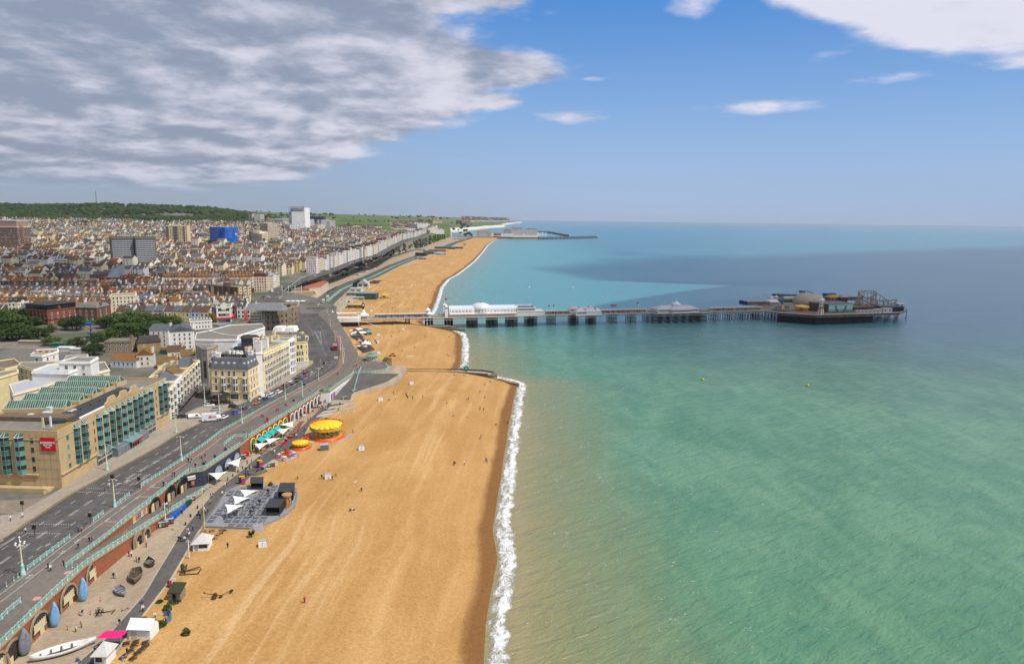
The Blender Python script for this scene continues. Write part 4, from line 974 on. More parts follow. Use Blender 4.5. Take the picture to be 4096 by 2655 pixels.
pts,z,h=frn('D',(510,330),(720,300),262,14,zfix=10);Bld('grey_garage','low grey garage block with metal roof by burnt-out hotel',pts,z,h,pM,(.22,.23,.24),roofm=mt((.25,.27,.29),.5))
pts,z,h=frn('D',(180,360),(435,345),232,14,zfix=10);b=Bld('white_pedimented_house','white stepped house with small pediment behind picture house',pts,z,h,pM,wC,'house',roofm=LD);b.win(0,6,3,1,1.6,2,3.3)
pts=arcpts('B',[(1210,1200),(1300,1120),(1610,1110),(1640,1140),(1520,1215),(1420,1245),(1290,1240)],15.5)
b=Bld('aquarium','low sandy aquarium building with brown flat roof and four white masts',pts,8.5,7,pM,(.6,.47,.3),roofm=mf(rfn(0,(.24,.17,.11),.2)))
for x,y in((1247,1195),(1322,1195),(1398,1195),(1472,1195)):
 w=G('B',x,y,15).xy-b.o;mb=MB();mb.tu([(0,0,0),(0,0,13)],.16,5);q=b.part('mast',mb,fM);q.location=(w.x,w.y,6)
for x in(1310,1365,1420,1475):
 w=G('B',x,1215,17).xy-b.o;mb=MB();mb.la([(3,0),(3,.3),(.3,1)],14);q=b.part('round_canopy',mb,mt((.62,.66,.64),.6));q.location=(w.x,w.y,7)
for e in rg(len(b.pts)):
 a,c,d,L=b.edge(e)
 if Vc((d.y,-d.x)).dot(Vc((.8,-.5)))>.3:b.win(e,max(1,int(L/4)),1,1.4,2.2,2.2,3,sy='dark')
pts=arcpts('B',[(1350,1090),(1370,1050),(1440,1050),(1465,1090)],16.5);b=Bld('stone_lodge','small square sandstone lodge by aquarium',pts,9,7.5,pM,(.6,.5,.35));b.win(0,1,1,1.2,2,2,3,sy='arch')
pts=arcpts('B',[(1430,1060),(1480,985),(1690,975),(1780,1010),(1690,1070),(1560,1085)],15)
b=Bld('terraces_cafe','terraced seafront cafe with red deck roofs and rows of white parasols',pts,7,8,pM,(.62,.52,.38),'cafe',roofm=mf(rfn(0,(.34,.12,.07),.1)))
for e in rg(len(b.pts)):
 a,c,d,L=b.edge(e)
 if Vc((d.y,-d.x)).dot(Vc((.8,-.5)))>.3:b.win(e,max(1,int(L/4)),2,2.4,2.2,.6,3.6,sy='dark')
def tw_(name,label,t,l,r,ytop,depth,wall,col,cat='tower block',roofm=None,par=.9,**k):
 pts,z,h=frn(t,l,r,ytop,depth);return Bld(name,label,pts,z,h,wall,col,cat,roofm=roofm,par=par,cornice=0,**k)
def tbx(b,w,d,hh,col,x=0,y=0,name='roof_housing'):
 mb=MB();mb.cbox(x,y,b.h-.9,w,d,hh+.9);return b.part(name,mb,pM,color=col)
def slb(b,e,s0,s1,z0,z1,out,m,name='panel',col=None):
 p,rz=b.loc(e,0);mb=MB();mb.box(s0,-out,z0,s1,.05,z1);q=b.part(name,mb,m,color=col);pq(q,p,0,rz);return q
DGREY=mt((.15,.155,.125))
b=tw_('brown_tower','brown brick residential tower with stepped white-trimmed top','A',(-70,858),(228,862),548,30,FACB,(.235,.16,.115))
i=iS(b.l,1.6);mb=MB();mb.pr(i,b.h-.9,b.h+10);o=b.part('upper_storeys',mb,pM,color=(.34,.22,.17));mb=MB();mb.pr(iS(b.l,1.2),b.h+10,b.h+11);mb.pr(iS(b.l,-.3),b.h-.2,b.h+.5);b.part('white_trim',mb,fM)
for k in rg(17):slb(b,1,6,12,2+k*2.75,3.1+k*2.75,1.2,pM,'balcony',(.3,.24,.19))
for k,(l,r,sd)in en((((1312,1045),(1578,1038),0),((1590,1038),(1828,1032),1))):
 b=tw_('grey_slab_tower',('grey tower slab with white balcony fronts, half nearer scaffolded building','grey tower slab with white balcony fronts and blank olive end wall')[k],'A',l,r,660,24,pM,(.13,.135,.115),group='twin grey tower slabs')
 L=b.edge(0)[3];n=14;fh=(b.h-5)/n
 for f in rg(n):
  slb(b,0,1.2,L-1.2,2.2+f*fh,2.2+f*fh+fh*.38,.7,mt((.52,.53,.54),.6),'balcony')
  slb(b,0,1.2,L-1.2,2.2+f*fh+fh*.38,2.2+f*fh+fh*.98,.12,mt((.085,.09,.095),.3,.5,var=.5,scale=.6),'glazing')
 for q in rg(7):slb(b,0,1.2+(L-2.8)*q/6,1.55+(L-2.8)*q/6,1.5,b.h-3.5,.8,gM,'pier')
 slb(b,1,0,24,0,b.h,.15,DGREY,'end_wall');slb(b,1,10.5,12,1,b.h-2,.3,dM,'stair_window');slb(b,0,-.1,L+.1,b.h-3,b.h+.2,1,DGREY,'top_band')
def ylw(label,t,l,r,ytop,depth,bands,col=(.66,.54,.33),nm='yellow_tower'):
 b=tw_(nm,label,t,l,r,ytop,depth,FACB,col);L=b.edge(0)[3];n=max(3,int(b.h/2.8))
 for s0,s1 in bands:
  slb(b,0,s0*L,s1*L,0,b.h-1,.12,dM,'balcony_recess')
  for k in rg(n):slb(b,0,s0*L,s1*L,k*b.h/n,k*b.h/n+.9,.5,pM,'balcony',(.42,.37,.28))
 slb(b,1,1,depth-1,0,b.h-1,.1,pM,'end_panel',tpl(c*1.08 for c in col));mb=MB();mb.pr(iS(b.l,-.25),b.h-.3,b.h+.6);b.part('parapet',mb,pM,color=(.72,.66,.5));tbx(b,L*.3,depth*.4,2.5,(.5,.42,.28));return b
ylw('tall yellow slab tower with dark balcony column, by grey slabs','A',(1935,790),(2182,792),535,17,((.01,.14),(.36,.56),(.82,.9)))
ylw('pale yellow tower with balcony corner, in front of taller tan tower','B',(868,612),(985,618),428,20,((.02,.3),))
ylw('pale yellow tower with balconies, joined by taller tan tower','B',(988,622),(1078,618),448,22,((.02,.3),))
ylw('tall tan tower block with slanted side below hospital','B',(1085,572),(1210,568),332,24,(),(.54,.44,.32),'tan_tower')
def blue():
 co,x,y,z=gx();n=ns(co,.12,5,.65,.4);ln=sst(mth('FRACT',z/4.2),.9,.97)
 c=mxc(sst(n,.35,.65),(.012,.075,.34),(.02,.16,.62));return princ(col=mxc(ln*.45,c,(.05,.1,.22)),rough=.5,spec=.35,normal=bmp_(ns(co,.5,4),.5,.3))
BLUE=mf(blue)
for k,(l,r,yt)in en((((412,622),(592,640),376),((606,628),(735,618),368))):
 b=tw_('wrapped_tower',('tower wrapped in bright blue sheeting, wider half by low brick hall','tower wrapped in bright blue sheeting, narrower half towards church')[k],'B',l,r,yt,18,BLUE,wC,group='blue wrapped tower pair')
 L=b.edge(0)[3];pass
 p,rz=b.loc(0,L*(.55 if k==0 else.86));mb=MB();mb.box(-3.4,-.2,0,3.4,0,3);mb.box(-3.4,-.24,1.2,3.4,-.2,2,1);q=b.part('banner',mb,[fM,red]);pq(q,p,b.h*.62,rz)
 mb=MB()
 for x in rg(8):mb.tu([(-L/2+x*L/7,-6,b.h-1),(-L/2+x*L/7,-6,b.h+1.4)],.12,4)
 mb.tu([(-L/2,-6,b.h+.9),(L/2,-6,b.h+.9)],.1,4);b.part('scaffold_rail',mb,gM)
b=tw_('hospital_tower','white gridded hospital tower with grey steelwork crown','B',(1362,440),(1512,440),196,34,FACW,(.78,.78,.78),'hospital')
mb=MB();L=b.edge(0)[3];i=iS(b.l,1)
for k in rg(9):
 f=k/8;a=Vc(i[0]).lerp(Vc(i[1]),f);c=Vc(i[3]).lerp(Vc(i[2]),f)
 for q in(a,c):mb.tu([(*q,b.h),(*q,b.h+14)],.35,4)
 mb.tu([(*a,b.h+14),(*c,b.h+14)],.3,4)
for z in(4,9,14):
 for a,c in((0,1),(1,2),(2,3),(3,0)):mb.tu([(*i[a],b.h+z),(*i[c],b.h+z)],.35,4)
for k in rg(8):
 a=Vc(i[0]).lerp(Vc(i[1]),k/8);c=Vc(i[0]).lerp(Vc(i[1]),(k+1)/8);mb.tu([(*a,b.h+4),(*c,b.h+14)],.2,4)
b.part('steel_crown',mb,mt((.2,.21,.23),.6));mb=MB();mb.pr(iS(b.l,5),b.h-1,b.h+8);b.part('plant_room',mb,pM,color=(.25,.26,.28))
b=tw_('hospital_shaft','blank white stair shaft by steel crowned hospital tower','B',(1512,436),(1572,434),150,30,wMt,wC,'hospital');tbx(b,4,4,4,(.3,.3,.32),4,-6)
b=tw_('hospital_wing','mustard panelled hospital wing with dark cap','B',(1488,412),(1566,410),248,30,FACW,(.46,.3,.1),'hospital');tbx(b,18,20,3,(.06,.06,.07))
b=tw_('hospital_wing','pale hospital wing with black square windows and dark top storeys','B',(1568,405),(1698,400),282,34,FACW,(.62,.62,.62),'hospital');tbx(b,b.edge(0)[3]*.95,26,9,(.045,.05,.06))
b=tw_('hospital_wing','grey panelled hospital wing stepping down to houses','B',(1700,404),(1795,400),285,36,FACW,(.47,.48,.49),'hospital');tbx(b,16,16,5,(.16,.17,.19))
b=tw_('hospital_wing','pale glassy end wing of hospital','B',(1797,402),(1864,398),298,30,FACR,(.55,.57,.6),'hospital')
b=tw_('childrens_hospital','white rounded hospital with grey curved roof and coloured panels','B',(1255,372),(1455,366),292,30,FACR,(.74,.7,.6),'hospital');mb=MB();mb.pr(iS(b.l,-1),b.h,b.h+6,0,top=iS(b.l,4));b.part('curved_roof',mb,mt((.2,.24,.24),.6));slb(b,0,40,58,b.h-5,b.h-1,.6,mt((.65,.22,.03),.6),'coloured_panel')
for a in(('brown_block','brown brick block with grey slate cap below hospital','B',(1055,345),(1235,345),288,26,FACB,(.24,.16,.11)),('cream_block','cream stepped flats high on hill by hospital','B',(900,318),(985,318),224,18,FACB,(.66,.6,.48)),('grey_block','grey stepped flats next to cream flats on hill','B',(990,316),(1040,314),222,18,FACB,(.5,.5,.48)),('brown_block','brown and white flats with shadowed balconies below brown slate capped block','B',(955,412),(1085,410),338,22,FACP,(.34,.3,.27)),('white_block','white and grey striped flats in front of curved-roof hospital','B',(1335,445),(1452,442),345,18,FACP,(.7,.7,.7)),('cream_block','plain cream tower at foot of grey hospital wings','B',(1660,445),(1746,442),348,16,FACB,(.66,.6,.44)),('brick_hall','red brick gabled hall left of blue wrapped tower','B',(268,535),(414,535),465,30,FACR,(.24,.1,.075)),('glass_hall','low grey glazed hall below red brick hall','B',(197,585),(424,588),548,30,FACR,(.4,.42,.42)),('office_block','tan two-storey office with flat white roof by orange digger','A',(590,890),(912,890),808,34,FACR,(.42,.3,.19)),('brown_house_block','brown brick block with ochre pitched roof by car park','A',(462,842),(600,845),780,22,FACB,(.28,.15,.09)),('brown_house_block','ochre roofed brick annexe next to white-roofed office','A',(915,880),(1030,878),812,22,FACB,(.44,.31,.19)),('stone_block','cream five-storey stone block at end of black scaffolding','A',(716,1085),(935,1085),958,30,FACB,(.55,.46,.34)),('long_terrace','long cream two-storey terrace with dormered slate roof','A',(250,1290),(605,1298),1238,16,FACB,(.66,.58,.44)),('office_block','modern grey frame office with glass floors under grey slabs','A',(1410,1185),(1770,1170),1068,26,FACW,(.44,.42,.38)),('white_cinema','long white windowless hall with lit side windows, beyond terraces','A',(2100,1045),(2258,1050),985,24,FACR,(.7,.66,.58)),('cream_hall','cream rendered hall by red brick theatre','A',(885,1250),(1130,1256),1162,22,FACB,(.7,.64,.52)),('brown_house_block','brown block with brick gables above gardens roofs','A',(1905,1230),(2045,1232),1128,18,FACB,(.33,.26,.18)),('grey_block','square grey stone house with parapet on Marine terrace','B',(1065,815),(1150,818),768,12,FACB,(.35,.3,.24))):
 b=tw_(*a)
 if a[0]in('office_block','stone_block','brown_block','cream_block','white_block'):tbx(b,b.edge(0)[3]*.25,6,2.6,(.5,.48,.45))
 if a[0]in('brick_hall',):
  for k in rg(3):mb=MB();L=b.edge(0)[3]/3;x=-b.edge(0)[3]/2+k*L;mb.add([(x,-14,b.h),(x+L,-14,b.h),(x+L/2,-14,b.h+4),(x,14,b.h),(x+L,14,b.h),(x+L/2,14,b.h+4)],[(0,1,2),(1,4,5,2),(3,0,2,5),(4,3,5)]);b.part('gabled_roof',mb,SL_)
 if a[0]in('long_terrace','brown_house_block'):
  mb=MB();q=[Vc(p)for p in iS(b.l,-.4)];m0=(q[0]+q[3])/2;m1=(q[1]+q[2])/2;mb.add([(*q[0],b.h),(*q[1],b.h),(*q[2],b.h),(*q[3],b.h),(*m0,b.h+4.5),(*m1,b.h+4.5)],[(0,1,5,4),(2,3,4,5),(1,2,5),(3,0,4)]);b.part('pitched_roof',mb,ROOF,color=RC['slate' if a[0]=='long_terrace' else 'lichen'])
  if a[0]=='long_terrace':
   for k in rg(11):dm_(b,0,3+k*b.edge(0)[3]/11.5,b.h+.4,w=1.5)
pts,z,h=frn('A',(60,1030),(700,1062),958,26);b=Bld('scaffolded_building','long black building wrapped in pale scaffolding by a cream block',pts,z,h,pM,(.03,.032,.038),'building',roofm=mt((.42,.43,.45),.6),cornice=0)
sc=MB();L=b.edge(0)[3];p0,rz=b.loc(0,0,1.5)
for i in rg(25):sc.tu([(i*L/24,0,-1),(i*L/24,0,b.h)],.1,4)
for k in rg(int(b.h/2.2)+1):sc.tu([(0,0,k*2.2),(L,0,k*2.2)],.1,4)
q=sc.bd('scaffolding',mt((.4,.34,.22),.6),b.root);q.location=(p0.x,p0.y,0);q.rotation_euler.z=rz
pts,z,h=frn('A',(1135,1268),(1285,1268),1132,26);b=Bld('brick_theatre','dark red windowless brick theatre with tilted glass wedge roof',pts,z,h,pM,(.21,.045,.03),'theatre',cornice=0)
mb=MB();mb.add([(2,-8,h-.5),(14,-8,h-.5),(14,6,h-.5),(2,6,h-.5),(8,-6,h+9),(15,-4,h+12),(15,6,h+12),(8,6,h+9)],[(0,1,5,4),(1,2,6,5),(2,3,7,6),(3,0,4,7),(4,5,6,7)]);b.part('glass_wedge',mb,mt((.34,.38,.42),.3,.5))
pts,z,h=frn('A',(1287,1268),(1400,1258),1158,18);b2=Bld('brick_theatre_wing','lower red brick wing with row of small windows by theatre',pts,z,h,FACB,(.24,.06,.04),'theatre',cornice=0)
def chu(label,t,l,r,ytop,yridge,depth,col,rc,gable=1):
 pts,z,h=frn(t,l,r,ytop,depth);P,z2,h2=frn(t,l,r,yridge,depth)
 b=Bld('church',label,pts,z,h,pM,col,'church','gabley' if gable else 'gable',ROOF,rc,rh=h2-h,cornice=0)
 if gable:b.win(0,1,1,2.4,h*.7,h*.5,3,sy='arch');b.win(1,4,1,1.3,h*.5,h*.2,4,.8,sy='arch')
 return b
chu('yellow stone church with pointed gable below grey slabs','A',(1085,1035),(1172,1040),985,932,34,(.62,.5,.22),RC['slate'])
b=chu('big red brick church with long ochre roof below blue tower','B',(622,700),(705,702),662,606,52,(.26,.09,.06),(.3,.185,.035))
b=chu('ochre roofed church hall with low brick walls by big church','B',(545,680),(640,680),660,622,30,(.3,.13,.08),(.3,.19,.05),0)
p=mrc('A',1122,292,H);mb=MB();hh=hgt('A',1122,292,1109,128,p.z)
for a in(0,1,2,3):
 x,y=((-1,-1),(1,-1),(1,1),(-1,1))[a];x2,y2=((-1,-1),(1,-1),(1,1),(-1,1))[(a+1)%4]
 mb.tu([(x*4.2,y*4.2,0),(x*1.2,y*1.2,hh)],.45,4,r1=.3)
 for k in rg(10):
  f,g=k/10,(k+1)/10;w0,w1=4.2-3*f,4.2-3*g;mb.tu([(x*w0,y*w0,hh*f),(x2*w1,y2*w1,hh*g)],.22,4);mb.tu([(x*w1,y*w1,hh*g),(x2*w1,y2*w1,hh*g)],.2,4)
for k in rg(5):mb.la([(1.9,0),(1.9,1.6)],8,0,0,hh*(.55+.1*k))
mb.tu([(0,0,hh),(0,0,hh+8)],.3,4)
o=mb.bd('radio_mast',mt((.12,.115,.12)));o.location=p;tag(o,'tall lattice radio mast on wooded hilltop','mast')
def hpr(w,d,h,rh,roof,dorm,name='h'):
 hw,hd=w/2,d/2
 fac=wlm([(-hw,-hd),(hw,-hd),(hw,hd),(-hw,hd)],-6,h,FAC)
 mb=MB()
 if roof=='gable':
  mb.add([(-hw,-hd-.3,h-.1),(hw,-hd-.3,h-.1),(hw,0,h+rh),(-hw,0,h+rh),(hw,hd+.3,h-.1),(-hw,hd+.3,h-.1)],[(0,1,2,3),(2,4,5,3)],0);mb.add([(-hw,-hd,h),(-hw,hd,h),(-hw,0,h+rh),(hw,-hd,h),(hw,hd,h),(hw,0,h+rh)],[(0,2,1),(3,4,5)],1)
 elif roof=='cross':
  mb.add([(-hw-.3,-hd,h-.1),(-hw-.3,hd,h-.1),(0,hd,h+rh),(0,-hd,h+rh),(hw+.3,hd,h-.1),(hw+.3,-hd,h-.1)],[(1,0,3,2),(2,3,5,4)],0);mb.add([(-hw,-hd,h),(hw,-hd,h),(0,-hd,h+rh),(-hw,hd,h),(hw,hd,h),(0,hd,h+rh)],[(0,1,2),(4,3,5)],1)
 elif roof=='mansard':
  o=[(-hw,-hd-.1),(hw,-hd-.1),(hw,hd),(-hw,hd)];mb.pr(o,h,h+rh,0,top=[(-hw,-hd+1),(hw,-hd+1),(hw,hd-1),(-hw,hd-1)])
 else:
  mb.pr([(-hw,-hd),(hw,-hd),(hw,hd),(-hw,hd)],h,h+.15,0);mb.box(-hw,-hd,h+.15,hw,-hd+.3,h+.8,1);mb.box(hw-.3,-hd+.3,h+.15,hw,hd,h+.8,1)
 for k in rg(dorm):
  x=-hw+w*(k+.5)/dorm;mb.box(x-.7,-hd+.5,h+.3,x+.7,-hd+2.6,h+1.9,1);mb.box(x-.45,-hd+.44,h+.6,x+.45,-hd+.5,h+1.6,2)
 rf=mb.data('roof',[ROOF,fM,gL])
 c=MB();c.cbox(hw-.35,0,h-.5,.7,2.2,rh+2 if roof!='flat' else 2.4,0)
 for k in rg(4):c.la([(.15,0),(.12,.55)],5,hw-.35,-.75+k*.5,h-.5+(rh+2 if roof!='flat' else 2.4),1)
 return fac,rf,c.data('chimney',[pM,POT]),(w,d,h,rh)
PR={('terrace',k):hpr(*a)for k,a in en(((6,10,7,3,'gable',0),(6,10,8.5,3.2,'gable',1),(5.5,9,6.5,2.8,'gable',0),(6.5,10,10,2.8,'mansard',2),(6.5,11,10.5,3,'flat',0),(6.5,10,7.2,3.4,'cross',0)))}
PR.update({('sea',k):hpr(*a)for k,a in en(((9,13,14.5,3,'flat',0),(9,13,15.5,3.2,'mansard',2),(9,13,13,3.4,'gable',2),(9.5,13,17,3,'flat',0)))})
WC=[('white',(.78,.76,.72),5),('cream',(.72,.62,.42),4),('ivory',(.74,.68,.54),3),('grey',(.42,.41,.39),1),('pale blue',(.56,.63,.72),.7),('brown brick',(.25,.15,.09),1.6),('tan',(.5,.38,.24),1.4),('pink',(.68,.48,.42),.5),('yellow',(.72,.58,.25),.6)]
RCW=[('brown',7),('lichen',1.8),('slate',3.5),('dark',4),('orange',.9),('red',1),('grey',1.6)]
RN={'lichen':'lichen-covered','slate':'slate','dark':'dark','brown':'brown','orange':'orange','red':'red','grey':'grey'}
TN={'gable':'pitched','mansard':'mansard','flat':'flat','cross':'gable-fronted'}
def pick(lst,r):
 tot=sum(a[-1]for a in lst);v=r.random()*tot
 for a in lst:
  v-=a[-1]
  if v<=0:return a
 return lst[-1]
rowmerge={'wall':MB(),'roof':MB()}
hn=[0]
def clear(x,y,r):
 return all((x-a)**2+(y-b)**2>(r+c*.86)**2 for a,b,c in FOOT)
def adh(kind,k,x,y,z,rz,wc,rc,name,what,group,extra=''):
 fac,rf,ch,(w,d,h,rh)=PR[(kind,k)]
 rt_=('gable','gable','gable','mansard','flat','cross')[k]if kind=='terrace' else('flat','mansard','gable','flat')[k]
 nst=max(2,int(h/3));t=tg(name,f"{wc[0]} {('', '', 'two', 'three', 'four', 'five')[min(5, nst)]}-storey {what} with {RN[rc[0]]} {TN[rt_]} roof",'house',(x,y,z),rz,group)
 j=lambda c:tpl(max(0,min(1,v*(.9+.2*rnd.random())))for v in c)
 pc('wall',fac,t,color=j(wc[1]));pc('roof',rf,t,color=j(RC[rc[0]]));pc('chimney',ch,t,color=j((.4,.26,.17)if rnd.random()<.6 else wc[1]));hn[0]+=1
 return t
yy=640;i=0
while yy<3000:
 x=lp(MPT,yy)-8-10.5;dxy_=(lp(MPT,yy+5)-lp(MPT,yy-5))/10
 far=yy>1150
 if far and yy>2300:w=19
 else:w=9
 if clear(x,yy,6)and not(i%9==8):
  k=rnd.choice((0,0,1,1,2,3));wc=pick(WC[:5],rnd)if rnd.random()<.85 else pick(WC,rnd)
  o=adh('sea',k,x,yy,H(x,yy),PI/2-math.atan(dxy_),wc,pick(RCW,rnd),'seafront_house','seafront house','houses facing sea along cliff road')
  o.scale=(w/9,1,.85+.3*rnd.random())
 yy+=w+.1 if i%9!=8 else 14;i+=1
def in_gardens(x,y):return-330<x<-150 and 330<y<470
cand=[]
yy=470;row=0
while yy<2300:
 st=17+yy*.006;back=row%2
 x0=lp(MPT,yy)-36 if yy>560 else-225
 x=x0-rnd.random()*6
 run=0
 while x>-.86*yy-60 and x>-1500:
  q=H(x,yy)
  if clear(x,yy,5.5)and not in_gardens(x,yy)and not(yy<545 and x<-150)and yy<(2000+300*mN.noise(Vc((x/300,1,0)))if x/yy<-.36 else 2300)and rnd.random()>.05+.3*max(0,mN.noise(Vc((x/90,yy/120,7))))*(yy>800)+.22*(yy>1350):cand.append((x,yy+2.5*mN.noise(Vc((x/60,row,0))),row,run))
  x-=7.4;run+=1
  if run>10+rnd.random()*14:run=0;x-=7+rnd.random()*4
 yy+=st+3 if back else 15.5;row+=1
def score(c):
 x,y=c[0],c[1];return hypot(x,y)
vis=[c for c in cand if c[0]>-.8*c[1]]
vis.sort(key=score)
rowst={}
for n,(x,y,r,run)in en(vis):
 key=(r,int(x/130))
 if key not in rowst:rowst[key]=(rnd.choice((0,0,1,1,2,3,5)),pick(WC,rnd),pick(RCW,rnd))
 k0,w0,r0_=rowst[key]
 k=k0 if rnd.random()<.85 else rnd.choice((0,1,2,3,4,5));wc=w0 if rnd.random()<.5 else pick(WC,rnd);rc=r0_ if rnd.random()<.7 else pick(RCW,rnd)
 z=H(x,y-4)
 if n<300:adh('terrace',k,x,y,z,rnd.choice((0,0,0,.06,-.05)),wc,rc,'terraced_house','terraced house','terraced houses of the town').scale=(1.21,1.2,1.2)
 else:
  w,d,h,rh=[v*1.18 for v in PR[('terrace',k)][3]];hw,hd=w/2,d/2;a=rnd.choice((0,0,0,.5,1.2,-.4,1.57))if y>1300 else rnd.choice((0,0,.08,-.08))
  mx=Mx.Translation((x,y,z))@Mx.Rotation(a,4,'Z')
  M_=rowmerge['wall'];wi=[w_[0]for w_ in WC].index(wc[0]);ri=len(WC)+[r_[0]for r_ in RCW].index(rc[0])
  h*=.85+.3*rnd.random()
  if rnd.random()<.1 and y<1500:h*=1.5;hw*=1.7;wi=n%3
  M_.add([(-hw,-hd,-4),(hw,-hd,-4),(hw,hd,-4),(-hw,hd,-4),(-hw,-hd,h),(hw,-hd,h),(hw,hd,h),(-hw,hd,h)],[(0,1,5,4),(1,2,6,5),(3,0,4,7)],wi,0,mx)
  M_.add([(-hw,-hd-.2,h),(hw,-hd-.2,h),(hw,0,h+rh),(-hw,0,h+rh),(hw,hd,h),(-hw,hd,h)],[(0,1,2,3),(2,4,5,3)],ri,0,mx);M_.add([(-hw,-hd,h),(-hw,hd,h),(-hw,0,h+rh),(hw,-hd,h),(hw,hd,h),(hw,0,h+rh)],[(0,2,1),(3,4,5)],wi,0,mx)
  if n%2:M_.box(hw-.8,-1,h,hw,1.2,h+rh+1.6,wi if n%4 else ri,mx)
  if n%1==0:
   nw=2
   for q in rg(nw):
    for f in rg(max(1,int(h/3))):M_.box(-hw+w*(q+.5)/nw-.55,-hd-.05,.9+f*3,-hw+w*(q+.5)/nw+.55,-hd,2.5+f*3,len(WC)+len(RCW),mx)
   if n%3==0:M_.box(-.8,-hd+.6,h+.3,.8,-hd+2.4,h+1.9,0,mx)
mats=[mat('fw_'+w_[0].replace(' ','_'),w_[1],.85,.1,scale=.08)for w_ in WC]+[matfn('fr_'+r_[0],rfn(0,RC[r_[0]],.5))for r_ in RCW]+[mt((.06,.06,.065),.3,.4)]
o=rowmerge['wall'].bd('far_houses',mats);o['kind']='stuff';o['label']='far rows of small white and brown houses up hillside'
TQ=mt((.36,.62,.56),.5,.3)
cP=mt((.66,.58,.38),.5,.3)
def brickw():
 co=gp();br=nd('ShaderNodeTexBrick',{'Vector':cmb(sep(co)[1],sep(co)[2]),'Scale':1,'Mortar Size':.012,'Brick Width':.45,'Row Height':.16,'Color1':(.34,.1,.045),'Color2':(.26,.075,.035),'Mortar':(.3,.2,.14)})
 n=ns(co,.35,5,.7,.5);c=mxc(sst(n,.5,.72)*.6,X(br.outputs[0]),(.16,.085,.055));c=mxc(sst(ns(vm(co,(.8,.8,.25)),1,4),.58,.72)*.4,c,(.38,.22,.13))
 return princ(col=c,rough=.9,spec=.12)
BW=mf(brickw)
NAVY=mt((.045,.055,.075),.7,.2);ARCHST=mt((.34,.26,.17),.9,var=.3);dI=mt((.012,.011,.01),.9)
REDP=mt((.52,.025,.012),.5,.3);YELP=mt((.74,.42,.02),.5,.3);BOARDS=mt((.055,.042,.032),.85,var=.4);DOORC=mt((.7,.56,.27))
def wr(name,label,pts,zt,zb,m,th=.5,cat='wall',coping=ARCHST):
 t=tg(name,label,cat,(pts[0][0],pts[0][1],zb))
 mb,cp=MB(),MB();n=len(pts);V=[Vc(p)for p in pts];ns=[]
 for i in rg(n):
  d=(V[min(i+1,n-1)]-V[max(i-1,0)]).normalized();ns.append(Vc((d.y,-d.x)))
 zt=zt if hasattr(zt,'__len__')else[zt]*n;o=V[0]
 f=lambda i,k,z:((V[i]+ns[i]*k-o).x,(V[i]+ns[i]*k-o).y,z-zb)
 for i in rg(n-1):
  mb.quad(f(i,.12,zb-.6),f(i+1,.12,zb-.6),f(i+1,.12,zt[i+1]),f(i,.12,zt[i]));mb.quad(f(i+1,-th,zb-.6),f(i,-th,zb-.6),f(i,-th,zt[i]),f(i+1,-th,zt[i+1]));mb.quad(f(i,.12,zt[i]),f(i+1,.12,zt[i+1]),f(i+1,-th,zt[i+1]),f(i,-th,zt[i]))
  a=lambda k,z,j:f(j,k,zt[j]+z)
  cp.quad(a(.36,-.3,i),a(.36,-.3,i+1),a(.36,.14,i+1),a(.36,.14,i));cp.quad(a(.36,.14,i),a(.36,.14,i+1),a(-.5,.14,i+1),a(-.5,.14,i));cp.quad(a(.12,-.45,i),a(.12,-.45,i+1),a(.36,-.3,i+1),a(.36,-.3,i))
 for i in(0,n-1):mb.quad(f(i,.12,zb-.6),f(i,.12,zt[i]),f(i,-th,zt[i]),f(i,-th,zb-.6))
 mb.bd('wall',m,t);cp.bd('coping',coping,t);return t
def arch(root,P,d,s,w,h,sy,ring=ARCHST,infill=BOARDS,ringw=.55):
 rz=math.atan2(d.y,d.x);p=P+d*s+Vc((d.y,-d.x))*.3-root.location.xy;r=w/2;sh=max(h-r,.9)
 mb=MB();N=10;out=[]
 prof=[(-r,0)]+[(-r*cos(PI*i/N),sh+r*sin(PI*i/N))for i in rg(N+1)]+[(r,0)]
 prof2=[(-r-ringw,0)]+[(-(r+ringw)*cos(PI*i/N),sh+(r+ringw)*sin(PI*i/N))for i in rg(N+1)]+[(r+ringw,0)]
 n=len(prof)
 for i in rg(n-1):
  a,b,c,e=prof[i],prof[i+1],prof2[i+1],prof2[i]
  mb.quad((a[0],-.34,a[1]),(b[0],-.34,b[1]),(c[0],-.34,c[1]),(e[0],-.34,e[1]));mb.quad((e[0],-.34,e[1]),(c[0],-.34,c[1]),(c[0],-.1,c[1]),(e[0],-.1,e[1]));mb.quad((b[0],-.34,b[1]),(a[0],-.34,a[1]),(a[0],-.1,a[1]),(b[0],-.1,b[1]))
 q=mb.bd('arch',ring,root);pq(q,p,0,rz)
 MB().add([(x,-.15,z)for x,z in prof],[tpl(rg(n-1,-1,-1))]).bd('infill',infill,q)
 if sy in('boat','shop','door'):
  mb=MB()
  if sy=='boat':
   mb.box(-r*.62,-.22,sh*.95,r*.62,-.16,sh*.95+r*.52)
   for k in rg(7):x=-r*.66+k*r*1.32/6;mb.box(x-.06,-.28,sh*.9,x+.06,-.22,sh*.95+r*.62)
   mb.box(-r*.75,-.28,sh*.86,r*.75,-.2,sh*.92+.1)
   mb.bd('window',[cP],q);MB().box(-r*.05,-.25,0,r*.42,-.16,sh*.82).bd('door',DOORC,q);MB().box(r*.5,-.24,0,r*.97,-.16,sh*.7).box(-r*.97,-.24,0,-r*.2,-.16,sh*.55).bd('brick_panel',BW,q)
  else:
   mb.box(-r*.8,-.22,0,-r*.1,-.16,sh*.85);mb.bd('door',DOORC if sy=='door' else dI,q);MB().box(r*.05,-.22,.5,r*.85,-.16,sh*.9).bd('window',gL,q)
 return q
